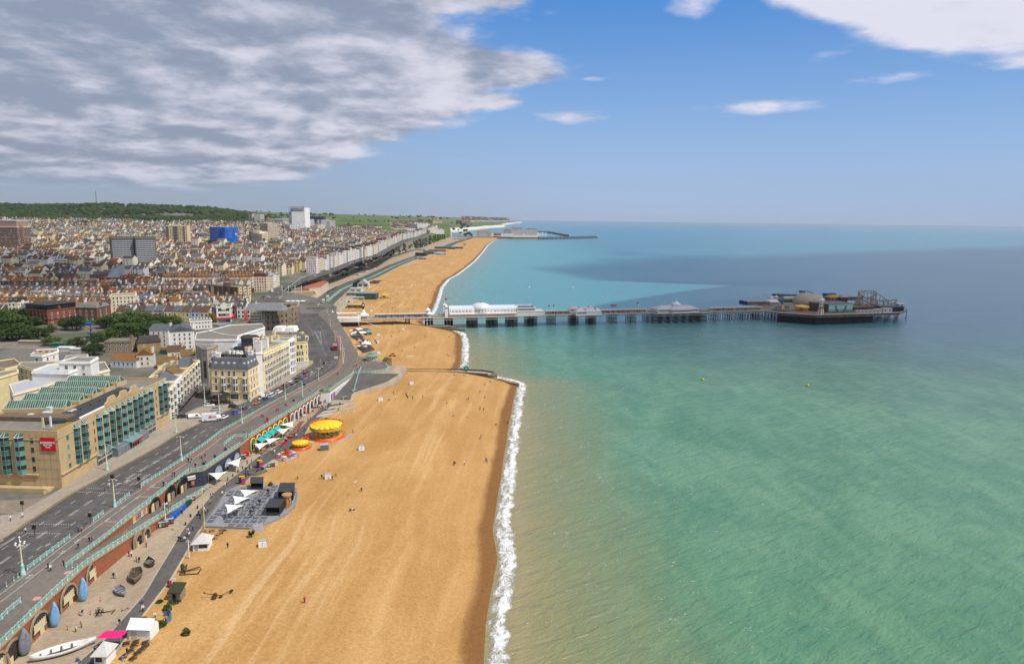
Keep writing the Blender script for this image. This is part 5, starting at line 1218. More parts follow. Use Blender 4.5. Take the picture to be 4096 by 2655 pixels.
LW=[(lp(EG,y),y)for y in(60,80,100,110,125,135,143,150,156.9)]
RAMPX=[(157,-104),(175,-103.6),(190,-103),(205,-102),(215,-101.3),(222,-101)]
rz_=lambda y:10 if y<157 else max(4.5,10-5.5*(y-157)/64)
lwp=LW+[(lp(RAMPX,y),y)for y in(164,175,185,195,205,215)]
lw=wr('arches_wall','red brick arches wall with stone rings below lower turquoise railing',lwp,[rz_(p[1])-.1 for p in lwp],4.5,BW)
mb=MB();ysr=[157+64*i/16 for i in rg(17)]
for y in ysr:
 mb.v+=[(-108,y,rz_(y)+.02),(lp(RAMPX,y)-.1,y,rz_(y)+.02)]
for i in rg(16):mb.f.append((2*i,2*i+1,2*i+3,2*i+2));mb.m.append(0);mb.smooth.append(0)
su('ramp_path',mb,PROMM)
wP=Vc((-103.2,140));wd=(Vc((lp(EG,156),156))-Vc((lp(EG,115),115))).normalized()
wP=Vc((lp(EG,115),115))
for x,y,st in((-60,1640,'boat'),(140,1500,'door'),(450,1215,'boat'),(790,915,'boat'),(1085,660,'boat'),(1290,470,'shop'),(1455,300,'shop')):
 s,z=onp('H',x,y,wP,wd);w={'boat':6.4,'door':5,'shop':5.4}[st];arch(lw,wP,wd,s,w,4.75 if st=='boat' else 4.3,st)
rP=Vc((-103.6,175));rd_=Vc((lp(RAMPX,205)+104,48)).normalized();rP=Vc((-104,157))
for t,x,y,w,h in(('H',1590,175,3.6,3.5),('H',1692,80,2.6,2.9),('E',1600,1520,2.8,2.9),('E',1690,1440,2.4,2.6)):
 if t=='H' or x==1600:
  s,z=onp(t,x,y,rP,rd_);arch(lw,rP,rd_,s,w,h,'door')
UW=[(-108,157),(-108,170),(-108,185),(-108,200),(-108.6,210),(-109,216.5)]
uw=wr('upper_arches_wall','upper red brick wall with big arches behind sloping ramp',UW,9.9,4.5,BW)
uP,ud=Vc((-108,157)),Vc((0,1))
for x,y,w in((1790,1180,5.2),(1975,1050,5.2),(2125,960,5)):
 s,z=onp('E',x,y,uP,ud);zb=rz_(157+s)-4.5
 q=arch(uw,uP,ud,s,w,min(4.6,10-rz_(157+s)+0),'none',mt((.03,.028,.026)),dI);q.location.z=zb
 MB().box(-w*.42,-.25,0,-w*.1,-.16,2.6).bd('door',DOORC,q);MB().box(w*.02,-.3,0,w*.38,-.16,2.2).bd('board',mt((.3,.2,.14),.9,var=.4),q)
s0,s1=onp('E',1535,1280,uP,ud)[0],onp('E',1700,1170,uP,ud)[0]
def pst():
 x,y,z=sep(obj_co());k=mth('FLOOR',x/1.4);wn=X(nd('ShaderNodeTexWhiteNoise',{'W':k},noise_dimensions='1D').outputs['Value'])
 c=ramp(wn,[(0,(.5,.02,.08)),(.2,(.03,.05,.15)),(.4,(.62,.45,.02)),(.6,(.45,.4,.35)),(.8,(.04,.04,.05))],'CONSTANT');return princ(col=mxc(sst(ns(obj_co(),2.5,3),.5,.55)*.5,c,(.6,.55,.5)),rough=.6)
q=MB().box(0,-.28,0,s1-s0,-.14,1.9).bd('poster_board',mf(pst),uw);q.location=(0,s0,3.2);q.rotation_euler.z=PI/2
MB().tu([(0,-.3,0),(s1-s0,-.3,0),(s1-s0,-.3,1.9),(0,-.3,1.9),(0,-.3,0)],.07,4).bd('poster_frame',TQ,q)
NW=[(-109,217),(-107.2,220.2),(-103.9,221.8),(-102.9,232),(-101.6,248)]
nw=wr('club_front','navy blue painted club front with low arches and pale sign',NW,9.9,4.5,NAVY)
nP=Vc(NW[2]);ndv=(Vc(NW[4])-nP).normalized()
for s,w in((9,5.6),(16,5.6),(22.5,4.6)):
 q=arch(nw,nP,ndv,s,w,4,'shop',NAVY,mt((.34,.4,.48),.5,var=.3),.25)
fP=Vc(NW[0]);fd_=(Vc(NW[2])-fP).normalized();rz0=math.atan2(fd_.y,fd_.x)
q=MB().box(1.6,-.3,3.2,4.4,-.14,4.5).bd('sign_board',fM,nw);q.rotation_euler.z=rz0
ltr('FORTUNE',.55,dM,q,(3,-.32,3.6),0)
q=MB().box(.9,-.2,.1,1.7,-.14,2.2).bd('door',dI,nw);q.rotation_euler.z=rz0
q=MB().box(3,-.22,1.2,4,-.14,2.6).bd('poster',mt((.62,.14,.1),var=.5,scale=4),nw);q.rotation_euler.z=rz0
wr('stair_wall','brick wall behind wooden stairs',[(-101.6,247.5),(-101.6,257.5)],9.9,4.5,BW)
st=tg('stairs','brown wooden stairs down from promenade between navy club and red arcade','stairs',(-104.5,251,4.5))
mb=MB()
for k in rg(16):mb.box(-2.2,5-k*.34-.34,0,1.6,5-k*.34,5.3-k*.34+0)
mb.bd('steps',mt((.17,.12,.085),.9,var=.3),st)
MB().pr([(-2.5,-.6),(-2.2,-.6),(-2.2,5.4),(-2.5,5.4)],0,(.6,.6,6,6)).pr([(1.6,-.6),(1.9,-.6),(1.9,5.4),(1.6,5.4)],0,(.6,.6,6,6)).bd('side_wall',BW,st);sff(st)
RW=[(-101.6,257),(-100.8,265),(-99.6,276),(-98.8,283),(-97.6,291)]
rw=wr('red_arcade','red painted arcade with yellow arches and teal awnings behind white sails',RW,9.9,4.5,REDP)
aP=Vc(RW[0]);ad=(Vc(RW[4])-aP).normalized();GREENP=mt((.05,.2,.03),var=.3);YA=mt((.72,.58,.2));TEALC=mt((.02,.36,.36),var=.08)
for k in rg(7):
 s=1.9+k*4.75;q=arch(rw,aP,ad,s,3.3,4.4,'shop',YA,GREENP,.45)
 if 0<k<5:
  MB().add([(-2.1,-.3,3.4),(2.1,-.3,3.4),(2.1,-2.2,2.4),(-2.1,-2.2,2.4),(2.1,-2.2,2.1),(-2.1,-2.2,2.1)],[(0,3,2,1),(3,5,4,2)]).tu([(-2.1,-2.22,2.1),(2.1,-2.22,2.1)],.05,4,1).bd('awning',[TEALC,fM],q)
SW=[(-97.4,292),(-96.4,302),(-95.6,312),(-94.4,322),(-94,330)]
sw=wr('shop_arcade','brick arcade of small shops with white arches and goods outside',SW,9.9,4.5,BW)
aP=Vc(SW[0]);ad=(Vc(SW[4])-aP).normalized()
for k in rg(8):arch(sw,aP,ad,2.2+k*4.55,3.2,4.3,'shop',fM,mt((.1,.08,.07),var=.6,scale=3),.4)
q=MB().box(33.6,-.2,.4,37.4,-.13,4.6).bd('mural',mf(lambda:princ(col=ramp(ns(obj_co(),1.2,4),[(.35,(.02,.05,.02)),(.5,(.05,.3,.05)),(.65,(.4,.05,.04))]),rough=.8)),sw);q.rotation_euler.z=math.atan2(ad.y,ad.x)
WWp=[(-94,329.8),(-89.7,330.2),(-89,342),(-88.2,352),(-87.2,362),(-86.8,370)]
ww=wr('white_retaining_wall','white painted retaining wall tapering along slope with shutters',WWp,9.9,4.5,wMt)
wp=Vc(WWp[1]);wdv=(Vc(WWp[5])-wp).normalized();rz1=math.atan2(wdv.y,wdv.x)
for k in rg(6):
 q=MB().box(1.5+k*3.6,-.2,max(0,(k*3.6-2)*.13),3.9+k*3.6,-.13,3.6).bd('shutter',mt((.22,.12,.35),var=.7,scale=2)if k<2 else mt((.6,.58,.54),.6),ww);q.location=(wp.x-WWp[0][0],wp.y-WWp[0][1],0);q.rotation_euler.z=rz1
def ld(name,prof,m,seg=8):mb=MB();mb.la(prof,seg);return mb.data(name,m)
POSTM=ld('post',[(.17,0),(.17,.25),(.09,.35),(.09,1),(.15,1.06),(.12,1.2),(.05,1.32)],TQ,7)
pm=MB()
for z in(.16,1.02):pm.box(0,-.035,z,1,.035,z+.075)
for a in(0,.5):
 pm.tu([(a,0,.2),(a+.5,0,1)],.03,4);pm.tu([(a,0,1),(a+.5,0,.2)],.03,4)
pm.box(.49,-.03,.16,.51,.03,1.05);pm.box(0,-.02,.58,1,.02,.62)
PANELM=pm.data('rail_panel',TQ)
tp=MB();tp.box(0,-.03,1,1,.03,1.08);tp.box(0,-.03,.2,1,.03,.27)
for a in rg(4):tp.tu([(a*.25,0,.22),(a*.25+.25,0,1)],.025,4);tp.tu([(a*.25,0,1),(a*.25+.25,0,.22)],.025,4)
for a in rg(3):tp.tu([(a*.33+.05,0,1.08),(a*.33+.17,0,1.36),(a*.33+.29,0,1.08)],.02,4)
PANELW=tp.data('rail_panel',TQ)
def rlg(label,pts,zf,step=2.4,panel=PANELM,name='railing'):
 V=[Vc(p[:2])for p in pts];tot=sum((b-a).length for a,b in zip(V,V[1:]));n=max(1,round(tot/step));n=min(n,99)
 ps=[]
 for k in rg(n+1):
  s=tot*k/n
  for a,b in zip(V,V[1:]):
   L=(b-a).length
   if s<=L+1e-4:ps.append(a+(b-a)*(s/L if L else 0));break
   s-=L
  else:ps.append(V[-1])
 z0=zf(*ps[0]);t=tg(name,label,'railing',(ps[0].x,ps[0].y,z0),0,'turquoise seafront railings')
 for i,p in en(ps):
  z=zf(p.x,p.y)-z0;pc('post',POSTM,t,loc=(p.x-ps[0].x,p.y-ps[0].y,z))
  if i<n:
   d=ps[i+1]-p;q=pc('rail_panel',panel,t,loc=(p.x-ps[0].x,p.y-ps[0].y,z));q.rotation_euler=(0,-math.atan2(zf(*ps[i+1])-zf(*p),d.length),math.atan2(d.y,d.x));q.scale=(d.length,1,1)
 return t
def gl(t,z,*pts):return[G(t,x,y,z)for x,y in pts]
PZ=lambda x,y:10.1
rlg('long turquoise railing between road and promenade, from crossing to roundabout',[G('E',1640,872,10)]+[Vc((lp(RL_,y),y))for y in(206,230,246,263,278,302,336,351,372)],PZ,2.2)
rlg('short turquoise railing by tall lamp post at crossing',gl('E',10,(1345,1090),(1505,965)),PZ)
rlg('shortest turquoise roadside railing, standing between two crossings',gl('E',10,(1085,1265),(1200,1180)),PZ)
rlg('turquoise roadside railing near ornate multi-globe lamp post',gl('H',10,(320,450),(812,82)),PZ)
rlg('turquoise wall-top railing on upper brick arches above ramp',gl('H',10,(768,420),(1310,5))+[Vc((-108,y))for y in(180,200)]+gl('E',10,(2190,688)),PZ,2.2,PANELW)
rlg('turquoise railing on top of navy club front',[Vc(p)for p in NW[1:]],PZ,2.2,PANELW)
rlg('turquoise railing along top of red arcade and shops',[Vc(p)+Vc((-.15,0))for p in RW+SW[1:]],PZ,2.2,PANELW)
rlg('turquoise railing on white wall tapering to junction',[Vc(p)for p in WWp],PZ,2,PANELW)
rlg('turquoise railing at head of wooden stairs',[Vc((-107.2,247)),Vc((-107.2,257)),Vc((-103,258))],PZ,2,PANELW)
rlg('long turquoise railing above lower brick arches, following ramp down to bins',[Vc((p[0]-.15,p[1]))for p in lwp]+[Vc((-101.2,219))],lambda x,y:rz_(y)+.05,2.1,PANELW)
rlg('turquoise railing curving along second ramp by bottom corner',gl('H',10,(240,830),(110,930),(0,1050),(-200,1230)),PZ,2.2,PANELW)
def sz_(x,y):return 4.6+max(0,min(1,(y-246)/10))*5.4
rlg('turquoise railing sloping down wooden stairs to red bin',[Vc((-102.5,256.5)),Vc((-102.8,246.5))],sz_,2,PANELW)
rlg('green promenade railing from domed kiosk towards pier',[Vc(p)for p in((-95.3,419),(-103,442),(-111.3,466),(-120,491),(-129.4,517),(-141,550))],PZ,2.2)
rlg('turquoise railing between buses lane and red cycle track by roundabout',[Vc((lp(RL_,y),y))for y in(402,417,440,468,500,523)],PZ,2.4)
rlg('turquoise railing on slope by orange cafe',[Vc(p)for p in((-80.6,342),(-82,352),(-84,368),(-86,385))],lambda x,y:lz(x,y)+.05,2.2)
rlg('pale green railing on far side of slip road past pier',gl('B',9,(1915,1355),(2005,1200)),lambda x,y:9,4)
rlg('long pale green railing along top of cliff road wall',[Vc((lp(EG,y)-.5,y))for y in(720,780,835,895,960,1062,1200)],lambda x,y:H(x,y)+.3,6)
def lpp():
 sh=ld('shaft',[(.3,2.6),(.2,3),(.13,9.2),(.1,9.8)],cP);ba=ld('base',[(.55,0),(.55,.7),(.42,1),(.36,2.1),(.42,2.3),(.3,2.65)],TQ,10)
 m=MB();m.tu([(-1.3,0,9.65),(-.5,0,9.85),(.5,0,9.85),(1.3,0,9.65)],.06,5);am=m.data('arms',fM)
 l=MB();l.la([(.12,0),(.24,.12),(.1,.32)],8);return sh,ba,am,l.data('lantern',mat('lant',(.72,.72,.68),.3))
LSH,LBA,LAM,LLA=lpp()
def lamp(label,p,h=9.6,rz=0,shaftc=None):
 t=tg('street_lamp',label,'street lamp',p,rz,'cream and turquoise street lamps');s=h/9.8
 pc('shaft',LSH,t);pc('base',LBA,t);pc('arms',LAM,t)
 for x in(-1.3,1.3):pc('lantern',LLA,t,loc=(x,0,9.35))
 t.scale=(s,s,s);return t
G10=lambda t,x,y:G(t,x,y,10.1)
for lab,t,x,y,yt in(('cream lamp post with turquoise base by middle crossing','E',1335,1095,770),('cream lamp post on railing opposite hotel entrance','E',2110,560,275),('lamp post with turquoise foot by roadside railing opposite corner hotel','D',780,1430,1235),('lamp post at railing end near white car queue','D',1668,948,785),('lamp post by red cycle track bend','D',1950,762,560),('thin white lamp post rising from railing by parked cars','D',1282,1168,965),('lamp post on hotel pavement near entrance canopy','E',1245,665,365),('lamp post with yellow foot at side street corner','E',2045,228,10),('lamp post by bay-fronted terrace street','D',347,1195,980),('lamp post in front of black entrance canopy','D',517,1312,1085),('lamp post by corner hotel side windows','D',876,1180,970),('lamp post by white bay house','D',1392,905,750),('lamp post with red cap at stairs head by arcade','F',897,385,305),('lamp post near bus on cycle track','J',180,900,720),('lamp post by the red bus','J',117,790,650),('lamp post on promenade bend before pier','J',62,640,520),('lamp post by pier entrance crossing','J',28,500,380)):
 p=G10(t,x,y);lamp(lab,p,hgt(t,x,y,x,yt,p.z),PI/2*0)
t=tg('street_lamp','ornate white lamp post with cluster of globe lanterns near bottom crossing','street lamp',G10('H',270,500),0,'cream and turquoise street lamps')
pc('shaft',LSH,t,scale=(1,1,.82));pc('base',LBA,t)
mb=MB()
for k in rg(6):a=k*PI/3;mb.tu([(0,0,7.4),(.7*cos(a),.7*sin(a),7.2),(1*cos(a),1*sin(a),7.7)],.05,4)
mb.tu([(0,0,7.4),(0,0,9.2)],.08,5);mb.bd('arms',fM,t)
gm=ld('lantern',[(.08,0),(.24,.15),(.24,.32),(.06,.5)],MATS['lant'])
for k in rg(6):a=k*PI/3;pc('lantern',gm,t,loc=(1*cos(a),1*sin(a),7.7))
pc('lantern',gm,t,loc=(0,0,9.2))
for lab,t,x,y,yt,z,c in(('cream pole at corner of grey seating deck','F',345,1500,1020,4.5,(.66,.54,.24)),('big turquoise tapering lamp column rising past shop arcade','D',1487,1275,960,4.5,(.36,.62,.56)),('slim white pole standing by ramp railing','E',1922,1250,1050,6.5,(.75,.73,.68)),('short white flag pole by kiosk on beach','I',165,530,325,4.4,(.78,.78,.76))):
 p=G(t,x,y,z);h=hgt(t,x,y,x,yt,z);tt=tg('pole',lab,'pole',p);mb=MB();big='big' in lab;mb.la([(.42 if big else.16,0),(.34 if big else.13,h*.4),(.1,h)],9);mb.bd('shaft',c,tt)
 MB().la([(.5 if big else.25,0),(.5 if big else.25,.5),(.3 if big else.16,.6)],9).bd('base',TQ if big else gM,tt);MB().tu([(-.6,0,h-.2),(.6,0,h-.2)],.05,4).la([(.1,h),(.16,h+.15),(.02,h+.4)],6).bd('cap',fM,tt)
def tfl(label,p,rz=0):
 t=tg('traffic_light',label,'traffic light',p,rz,'traffic lights at crossings');MB().tu([(0,0,0),(0,0,3.2)],.07,6).bd('pole',dM,t)
 for x in(-.28,.28):
  mb=MB();mb.box(x-.2,-.12,2.2,x+.2,.12,3.3);
  for k in rg(3):mb.la([(.1,0),(.1,.05)],8,x,0,0,mx=Mx.Translation((x,-.13,2.42+k*.32))@RX@Mx.Translation((-x,0,0)),mi=1)
  mb.bd('signal_head',[dM,mt((.1,.04,.02),.3)],t)
for lab,t,x,y in(('twin-headed traffic light on near traffic island','E',405,1440),('traffic light by cobbles at hotel corner','E',265,1150),('twin traffic light on middle island by lamp post','E',1308,835),('traffic light at end of long roadside railing','E',1618,862),('traffic light by shortest railing','E',1050,1295),('traffic light at roundabout crossing by yellow house','D',1732,790),('traffic light behind railing near white wall','D',1505,1040)):tfl(lab,G10(t,x,y))
BOL=ld('bollard',[(.24,0),(.24,.8),(.16,.95),(0,1)],mt((.045,.045,.045),.6));BOLT=ld('bollard',[(.16,0),(.16,.2),(.09,.3),(.09,.85),(.15,.92),(.04,1.15)],TQ);BOLR=ld('bollard',[(.18,0),(.18,.12),(.07,.2),(.07,.95),(.11,1),(.03,1.12)],mt((.48,.03,.02),.5))
def blr(me,lab,p,grp):o=pc('bollard',me,loc=p);tag(o,lab,'bollard',grp)
for k,(t,x,y)in en((('F',612,930),('F',672,885),('F',730,838),('F',785,795),('E',2295,1110),('E',2215,1210),('E',2155,1305),('F',123,1448),('F',180,1355),('F',262,1255))):blr(BOL,'dark round bollard on lower esplanade slabs',G(t,x,y,4.5),'dark bollards along esplanade')
for x,y in((210,535),(163,575),(77,640),(-20,720),(838,420),(897,420)):blr(BOLT,'turquoise bollard on promenade edge',G('H',x,y,10.1),'turquoise bollards')
for x,y in((1165,805),(920,965),(1050,965),(783,1140)):blr(BOLR,'thin red bollard on slab paving by arches',G('H',x,y,4.5),'red bollards by brick arches')
def wheelie(label,p,rz,c,w=1.7,d=1.1,h=1.4,name='wheeled_bin',lid=None):
 t=tg(name,label,'bin',p,rz,'bins along the esplanade');mb=MB();mb.pr([(-w/2,-d/2),(w/2,-d/2),(w/2,d/2),(-w/2,d/2)],.12,h,0,top=[(-w/2-.08,-d/2-.08),(w/2+.08,-d/2-.08),(w/2+.08,d/2+.08),(-w/2-.08,d/2+.08)])
 mb.bd('body',c,t);MB().pr([(-w/2-.1,-d/2-.12),(w/2+.1,-d/2-.12),(w/2+.1,d/2+.1),(-w/2-.1,d/2+.1)],h,(h+.05,h+.05,h+.25,h+.25)).bd('lid',(lid or tpl(v*.8 for v in c)),t)
 wm=MB();wm.la([(.1,-.04),(.1,.04)],8,mx=Mx.Rotation(PI/2,4,'Y'));wd_=wm.data('wheel',dM)
 for x in(-w/2+.15,w/2-.15):
  for y in(-d/2+.15,d/2-.15):pc('wheel',wd_,t,loc=(x,y,.1))
 return t
a,b=G('E',1965,1250,4.5),G('E',2165,1065,4.5)
for k in rg(7):wheelie('bright blue wheeled bin in row below ramp railing' if k<5 else 'dark green wheeled bin at end of blue bin row',a.lerp(b,k/6)+Vc((.8,0,0)),PI/2+.02,(.015,.12,.5)if k<5 else(.02,.06,.06),1.5,1.2,1.3)
wheelie('red lidded wheeled bin at foot of stairs',G('F',828,648,4.5),.3,(.55,.03,.01),1.9,1.3,1.5)
def rcy(label,p,rz,n=3):
 t=tg('recycling_bins',label,'bin',p,rz,'recycling bin sets on esplanade');MB().box(-n*.42,-.5,0,n*.42,.5,1.5).bd('casing',dM,t)
 for k in rg(n):MB().box(-n*.42+.1+k*.84,-.55,.4,-n*.42+.72+k*.84,-.5,1.3).bd('front_panel',((.45,.42,.38),(.05,.22,.1),(.35,.05,.05))[k%3],t)
 MB().box(-n*.42-.05,-.56,1.5,n*.42+.05,.56,1.62).bd('top',gM,t)
for lab,t,x,y,z in(('recycling bins by stairs foot','F',785,680,4.5),('recycling bins on concrete by round terrace','F',1118,772,4.5),('recycling bins with a white top at ramp foot','F',187,1165,4.5),('recycling bins at end of blue bin row','E',1900,1325,4.5),('recycling bins under second bend of ramp','E',1962,1290,4.5),('recycling bins at top of stepped concrete apron','D',2080,1075,5.5),('recycling bins on stepped apron by tarmac path','D',1970,1155,4.6),('recycling bins on big carousel side of apron','D',1740,1400,4.5)):rcy(lab,G(t,x,y,z),.5)
for lab,t,x,y,z in(('black advertising kiosk with yellow and pink panel by round terrace','F',985,778,4.5),('black advertising kiosk with yellow and pink panel by seating deck','F',778,970,4.5)):
 tt=tg('advertising_kiosk',lab,'kiosk',G(t,x,y,z),.5);MB().box(-1,-.7,0,1,.7,2.6).bd('casing',dM,tt);MB().box(-.2,-.78,.3,.95,-.7,2.1).box(-.2,-.78,2.15,.95,-.7,2.55,1).box(-.9,-.4,2.6,.9,.5,2.7,1).bd('panel',[mat('pink',(.55,.04,.22),.6,var=.7,scale=3),YELP],tt)
for lab,t,x,y,z in(('telephone-box-like advertising stand with red top on promenade','F',1078,268,10.1),('green and red advertising stand on promenade bend','D',1893,890,10.1)):
 tt=tg('advertising_stand',lab,'kiosk',G(t,x,y,z));MB().box(-.55,-.55,0,.55,.55,2.4).bd('casing',pM,tt).color=(.12,.3,.22,1);MB().box(-.4,-.6,.4,.4,-.55,2).bd('panel',MATS['pink'],tt);MB().frus(.65,.65,2.4,2.8,.3,.3).bd('roof',REDP,tt)
bm=MB();bm.box(-.9,-.25,.42,.9,.25,.48);bs=bm.data('seat',dM);bm=MB();bm.box(-.9,.2,.5,.9,.28,.95);bb=bm.data('backrest',dM);bm=MB();bm.box(-.06,-.24,0,.06,.26,.42);bl_=bm.data('leg',dM)
for lab,t,x,y in(('black bench on promenade with nobody sitting','F',467,655),('black bench on promenade with a person in orange','F',338,742),('black bench with a person in dark red','F',590,575)):
 tt=tg('bench',lab,'bench',G(t,x,y,10.1),2.1,'promenade benches');pc('seat',bs,tt);pc('backrest',bb,tt)
 for x_ in(-.75,.75):pc('leg',bl_,tt,loc=(x_,0,0))
WOODT=mt((.3,.175,.085),var=.3);GREYT=mt((.2,.21,.23));CV=mt((.84,.82,.77),.8,.1,var=.05)
def table_mesh(m):
 mb=MB();mb.box(-.9,-.38,.7,.9,.38,.76);top=mb.data('table_top',m)
 mb=MB();mb.box(-.9,-.13,.42,.9,.13,.47);seat=mb.data('seat',m)
 mb=MB()
 mb.tu([(0,-.75,0),(0,.25,.7)],.045,4);mb.tu([(0,.75,0),(0,-.25,.7)],.045,4);mb.tu([(0,-.8,.4),(0,.8,.4)],.04,4)
 return top,seat,mb.data('leg_frame',m)
TB={'wood':table_mesh(WOODT),'grey':table_mesh(GREYT),'dark':table_mesh(BOARDS)}
def pcn(label,p,rz,kind,grp):
 t=tg('picnic_table',label,'table',p,rz,grp);a,b,c=TB[kind];pc('table_top',a,t)
 for y in(-.68,.68):pc('seat',b,t,loc=(0,y,0))
 for x in(-.65,.65):pc('leg_frame',c,t,loc=(x,0,0))
 return t
def sail(label,t,pts,z,pole=None,grp='white stretched sails'):
 P=[G(t,x,y,z)for x,y in pts];c=sum(P,Vc())/4;th=tg('sail_canopy',label,'canopy',(c.x,c.y,z-4),0,grp);mb=MB();N=8;vs=[]
 for i in rg(N+1):
  for j in rg(N+1):
   u,v=i/N,j/N;p=(P[0]*(1-u)+P[1]*u)*(1-v)+(P[3]*(1-u)+P[2]*u)*v
   p=p.lerp(c,.2*(4*u*(1-u)*abs(2*v-1)**1.5+4*v*(1-v)*abs(2*u-1)**1.5)*.8);e=(u-.5)*(v-.5)*4
   vs.append((p.x-c.x,p.y-c.y,4+.7*e-0*u))
 fs=[(i*(N+1)+j,(i+1)*(N+1)+j,(i+1)*(N+1)+j+1,i*(N+1)+j+1)for i in rg(N)for j in rg(N)]
 mb.add(vs,fs,0,1);o=mb.bd('sail',CV,th);sm=o.modifiers.new('t','SOLIDIFY');sm.thickness=.04
 for k in(0,1,2,3):
  q=P[k]-c;MB().tu([(q.x,q.y,-(z-4-4.5)),(q.x,q.y,4+(.7 if k in(0,2)else-.7))],.06,5).bd('pole',gM,th)
for lab,t,pts in(('white square sail over navy club terrace, half nearer sign','F',((385,872),(500,815),(610,848),(485,902))),('white square sail over navy club terrace by stairs','F',((592,752),(668,680),(768,686),(742,752))),('white sail over bar tables, first from stairs','F',((912,525),(985,478),(1103,512),(975,552))),('white sail over bar tables, second from stairs','F',((1038,465),(1140,420),(1228,458),(1090,490))),('white sail over bar tables, third from stairs','F',((1178,362),(1265,312),(1352,332),(1245,378))),('white sail over bar tables, by shops goods','F',((1205,305),(1262,253),(1380,262),(1372,292))),('white hollow-edged sail on grey deck, nearest black bar hut','F',((748,1062),(920,1020),(962,1072),(800,1102))),('white hollow-edged sail on grey deck, middle one','F',((668,1135),(865,1105),(877,1155),(680,1190))),('white hollow-edged sail on grey deck, lowest of three','F',((576,1232),(768,1190),(802,1245),(600,1290)))):
 sail(lab.replace('nearest the','closest to the').replace('closest to','beside'),t,pts,7.4 if 'deck' not in lab else 8)
DK=[G('F',x,y,4.9).xy for x,y in((325,1462),(365,1400),(612,1060),(720,1010),(900,985),(1390,1000),(1425,1110),(1400,1225),(1290,1325),(1160,1392),(1000,1452),(860,1482))]
DK.reverse()if sum(a.x*b.y-b.x*a.y for a,b in zip(DK,DK[1:]+DK[:1]))<0 else None
dk=tg('seating_deck','grey raised seating deck with curved seaward end and fence','deck',(DK[0].x,DK[0].y,4.3));MB().pr([tpl(p-DK[0])for p in DK],-.2,.62).bd('platform',mt((.24,.245,.26)),dk)
fence_m=MB()
n=len(DK);posts=[]
for i in rg(n):
 a,b=DK[i],DK[(i+1)%n];L=(b-a).length
 for k in rg(max(1,int(L/2.2))):posts.append(a.lerp(b,k/max(1,int(L/2.2))))
for i,p in en(posts):
 q=p-DK[0];r=posts[(i+1)%len(posts)]-DK[0]
 fence_m.tu([(q.x,q.y,.3),(q.x,q.y,1.7)],.045,4)
 for z in(.8,1.2,1.65):fence_m.tu([(q.x,q.y,z),(r.x,r.y,z)],.03,4)
fence_m.bd('railing',gM,dk)
def ins(p,poly):
 c=0
 for a,b in zip(poly,poly[1:]+poly[:1]):
  if(a.y>p.y)!=(b.y>p.y)and p.x<(b.x-a.x)*(p.y-a.y)/(b.y-a.y)+a.x:c=not c
 return c
inner=[p+(sum(DK,Vc((0,0)))/n-p).normalized()*1.3 for p in DK]
avoid=[G('F',x,y,4.9).xy for x,y in((1290,1090),(1180,1230),(1180,1330),(1310,1180),(960,1010),(1330,1040),(1240,1090),(1250,1240))]
cnt=0;base_=min(DK,key=lambda p:p.y);
for r in rg(16):
 for c in rg(14):
  p=Vc((-97+c*2.55+(r%2)*.35,base_.y+1.5+r*2.45))
  if ins(p,inner)and all((p-a).length>3 for a in avoid)and not(abs((p.x+87.5)-(p.y-base_.y)*.18)<.8):
   pcn('grey picnic table on seating deck',(p.x,p.y,4.92),.02*sin(r*c),'grey','grey picnic tables on seating deck');cnt+=1
def dbx(name,label,t,pts,z0,h,col,cat='hut',lean=.4,parts=1,rc=(.05,.052,.058)):
 P=[G(t,x,y,z0).xy for x,y in pts];th=tg(name,label,cat,(P[0].x,P[0].y,z0));q=[tpl(p-P[0])for p in P]
 area=sum(a[0]*b[1]-b[0]*a[1]for a,b in zip(q,q[1:]+q[:1]))
 if area<0:q.reverse()
 a,b,c,d=[Vc(v)for v in q];mb=MB()
 for u,v in((b,c),(c,d),(d,a)):
  mb.quad((*u,0),(*v,0),(*v,h),(*u,h))
 mb.quad((*(a+(d-a)*.55),0),(*(b+(c-b)*.55),0),(*(b+(c-b)*.55),h),(*(a+(d-a)*.55),h));mb.bd('wall',col,th)
 mb=MB();i=iS(q,-.25);mb.pr(i,(h-lean,h-lean,h+.1,h+.1),(h-lean+.12,h-lean+.12,h+.22,h+.22));mb.bd('roof',rc,th)
 MB().pr([tpl(a+(d-a)*.05),tpl(b+(c-b)*.05),tpl(b+(c-b)*.12),tpl(a+(d-a)*.12)],0,1.1).bd('counter',tpl(min(1,v*1.6)for v in col),th);return th
dbx('bar_hut','black bar hut with open front on deck corner near advertising kiosk','F',((885,1040),(1020,1040),(1025,985),(890,985)),4.9,2.7,(.03,.03,.032))
dbx('bar_hut','large black roofed bar hut at seaward end of seating deck','F',((1200,1165),(1370,1165),(1390,1080),(1235,1080)),4.9,3.4,(.035,.036,.04))
dbx('stage_hut','dark grey open stage hut by carved column on seating deck','F',((1060,1345),(1215,1345),(1265,1270),(1110,1270)),4.9,3.2,(.03,.032,.036))
p=G('F',1305,1240,4.9);th=tg('carved_column','tan carved totem drum standing on seating deck','column',p);MB().la([(1.3,0),(1.2,.6),(1.15,3.6),(1.5,3.8),(1.55,4.3),(1.3,4.4)],14,sm=0).bd('drum',mt((.42,.24,.11),.85,var=.35),th)
mb=MB()
for k in rg(7):a=k*.9;mb.tu([(1.25*cos(a),1.25*sin(a),.5),(1.28*cos(a+.3),1.28*sin(a+.3),2),(1.25*cos(a),1.25*sin(a),3.4)],.1,4)
mb.bd('carving',mt((.14,.075,.035),.9),th)
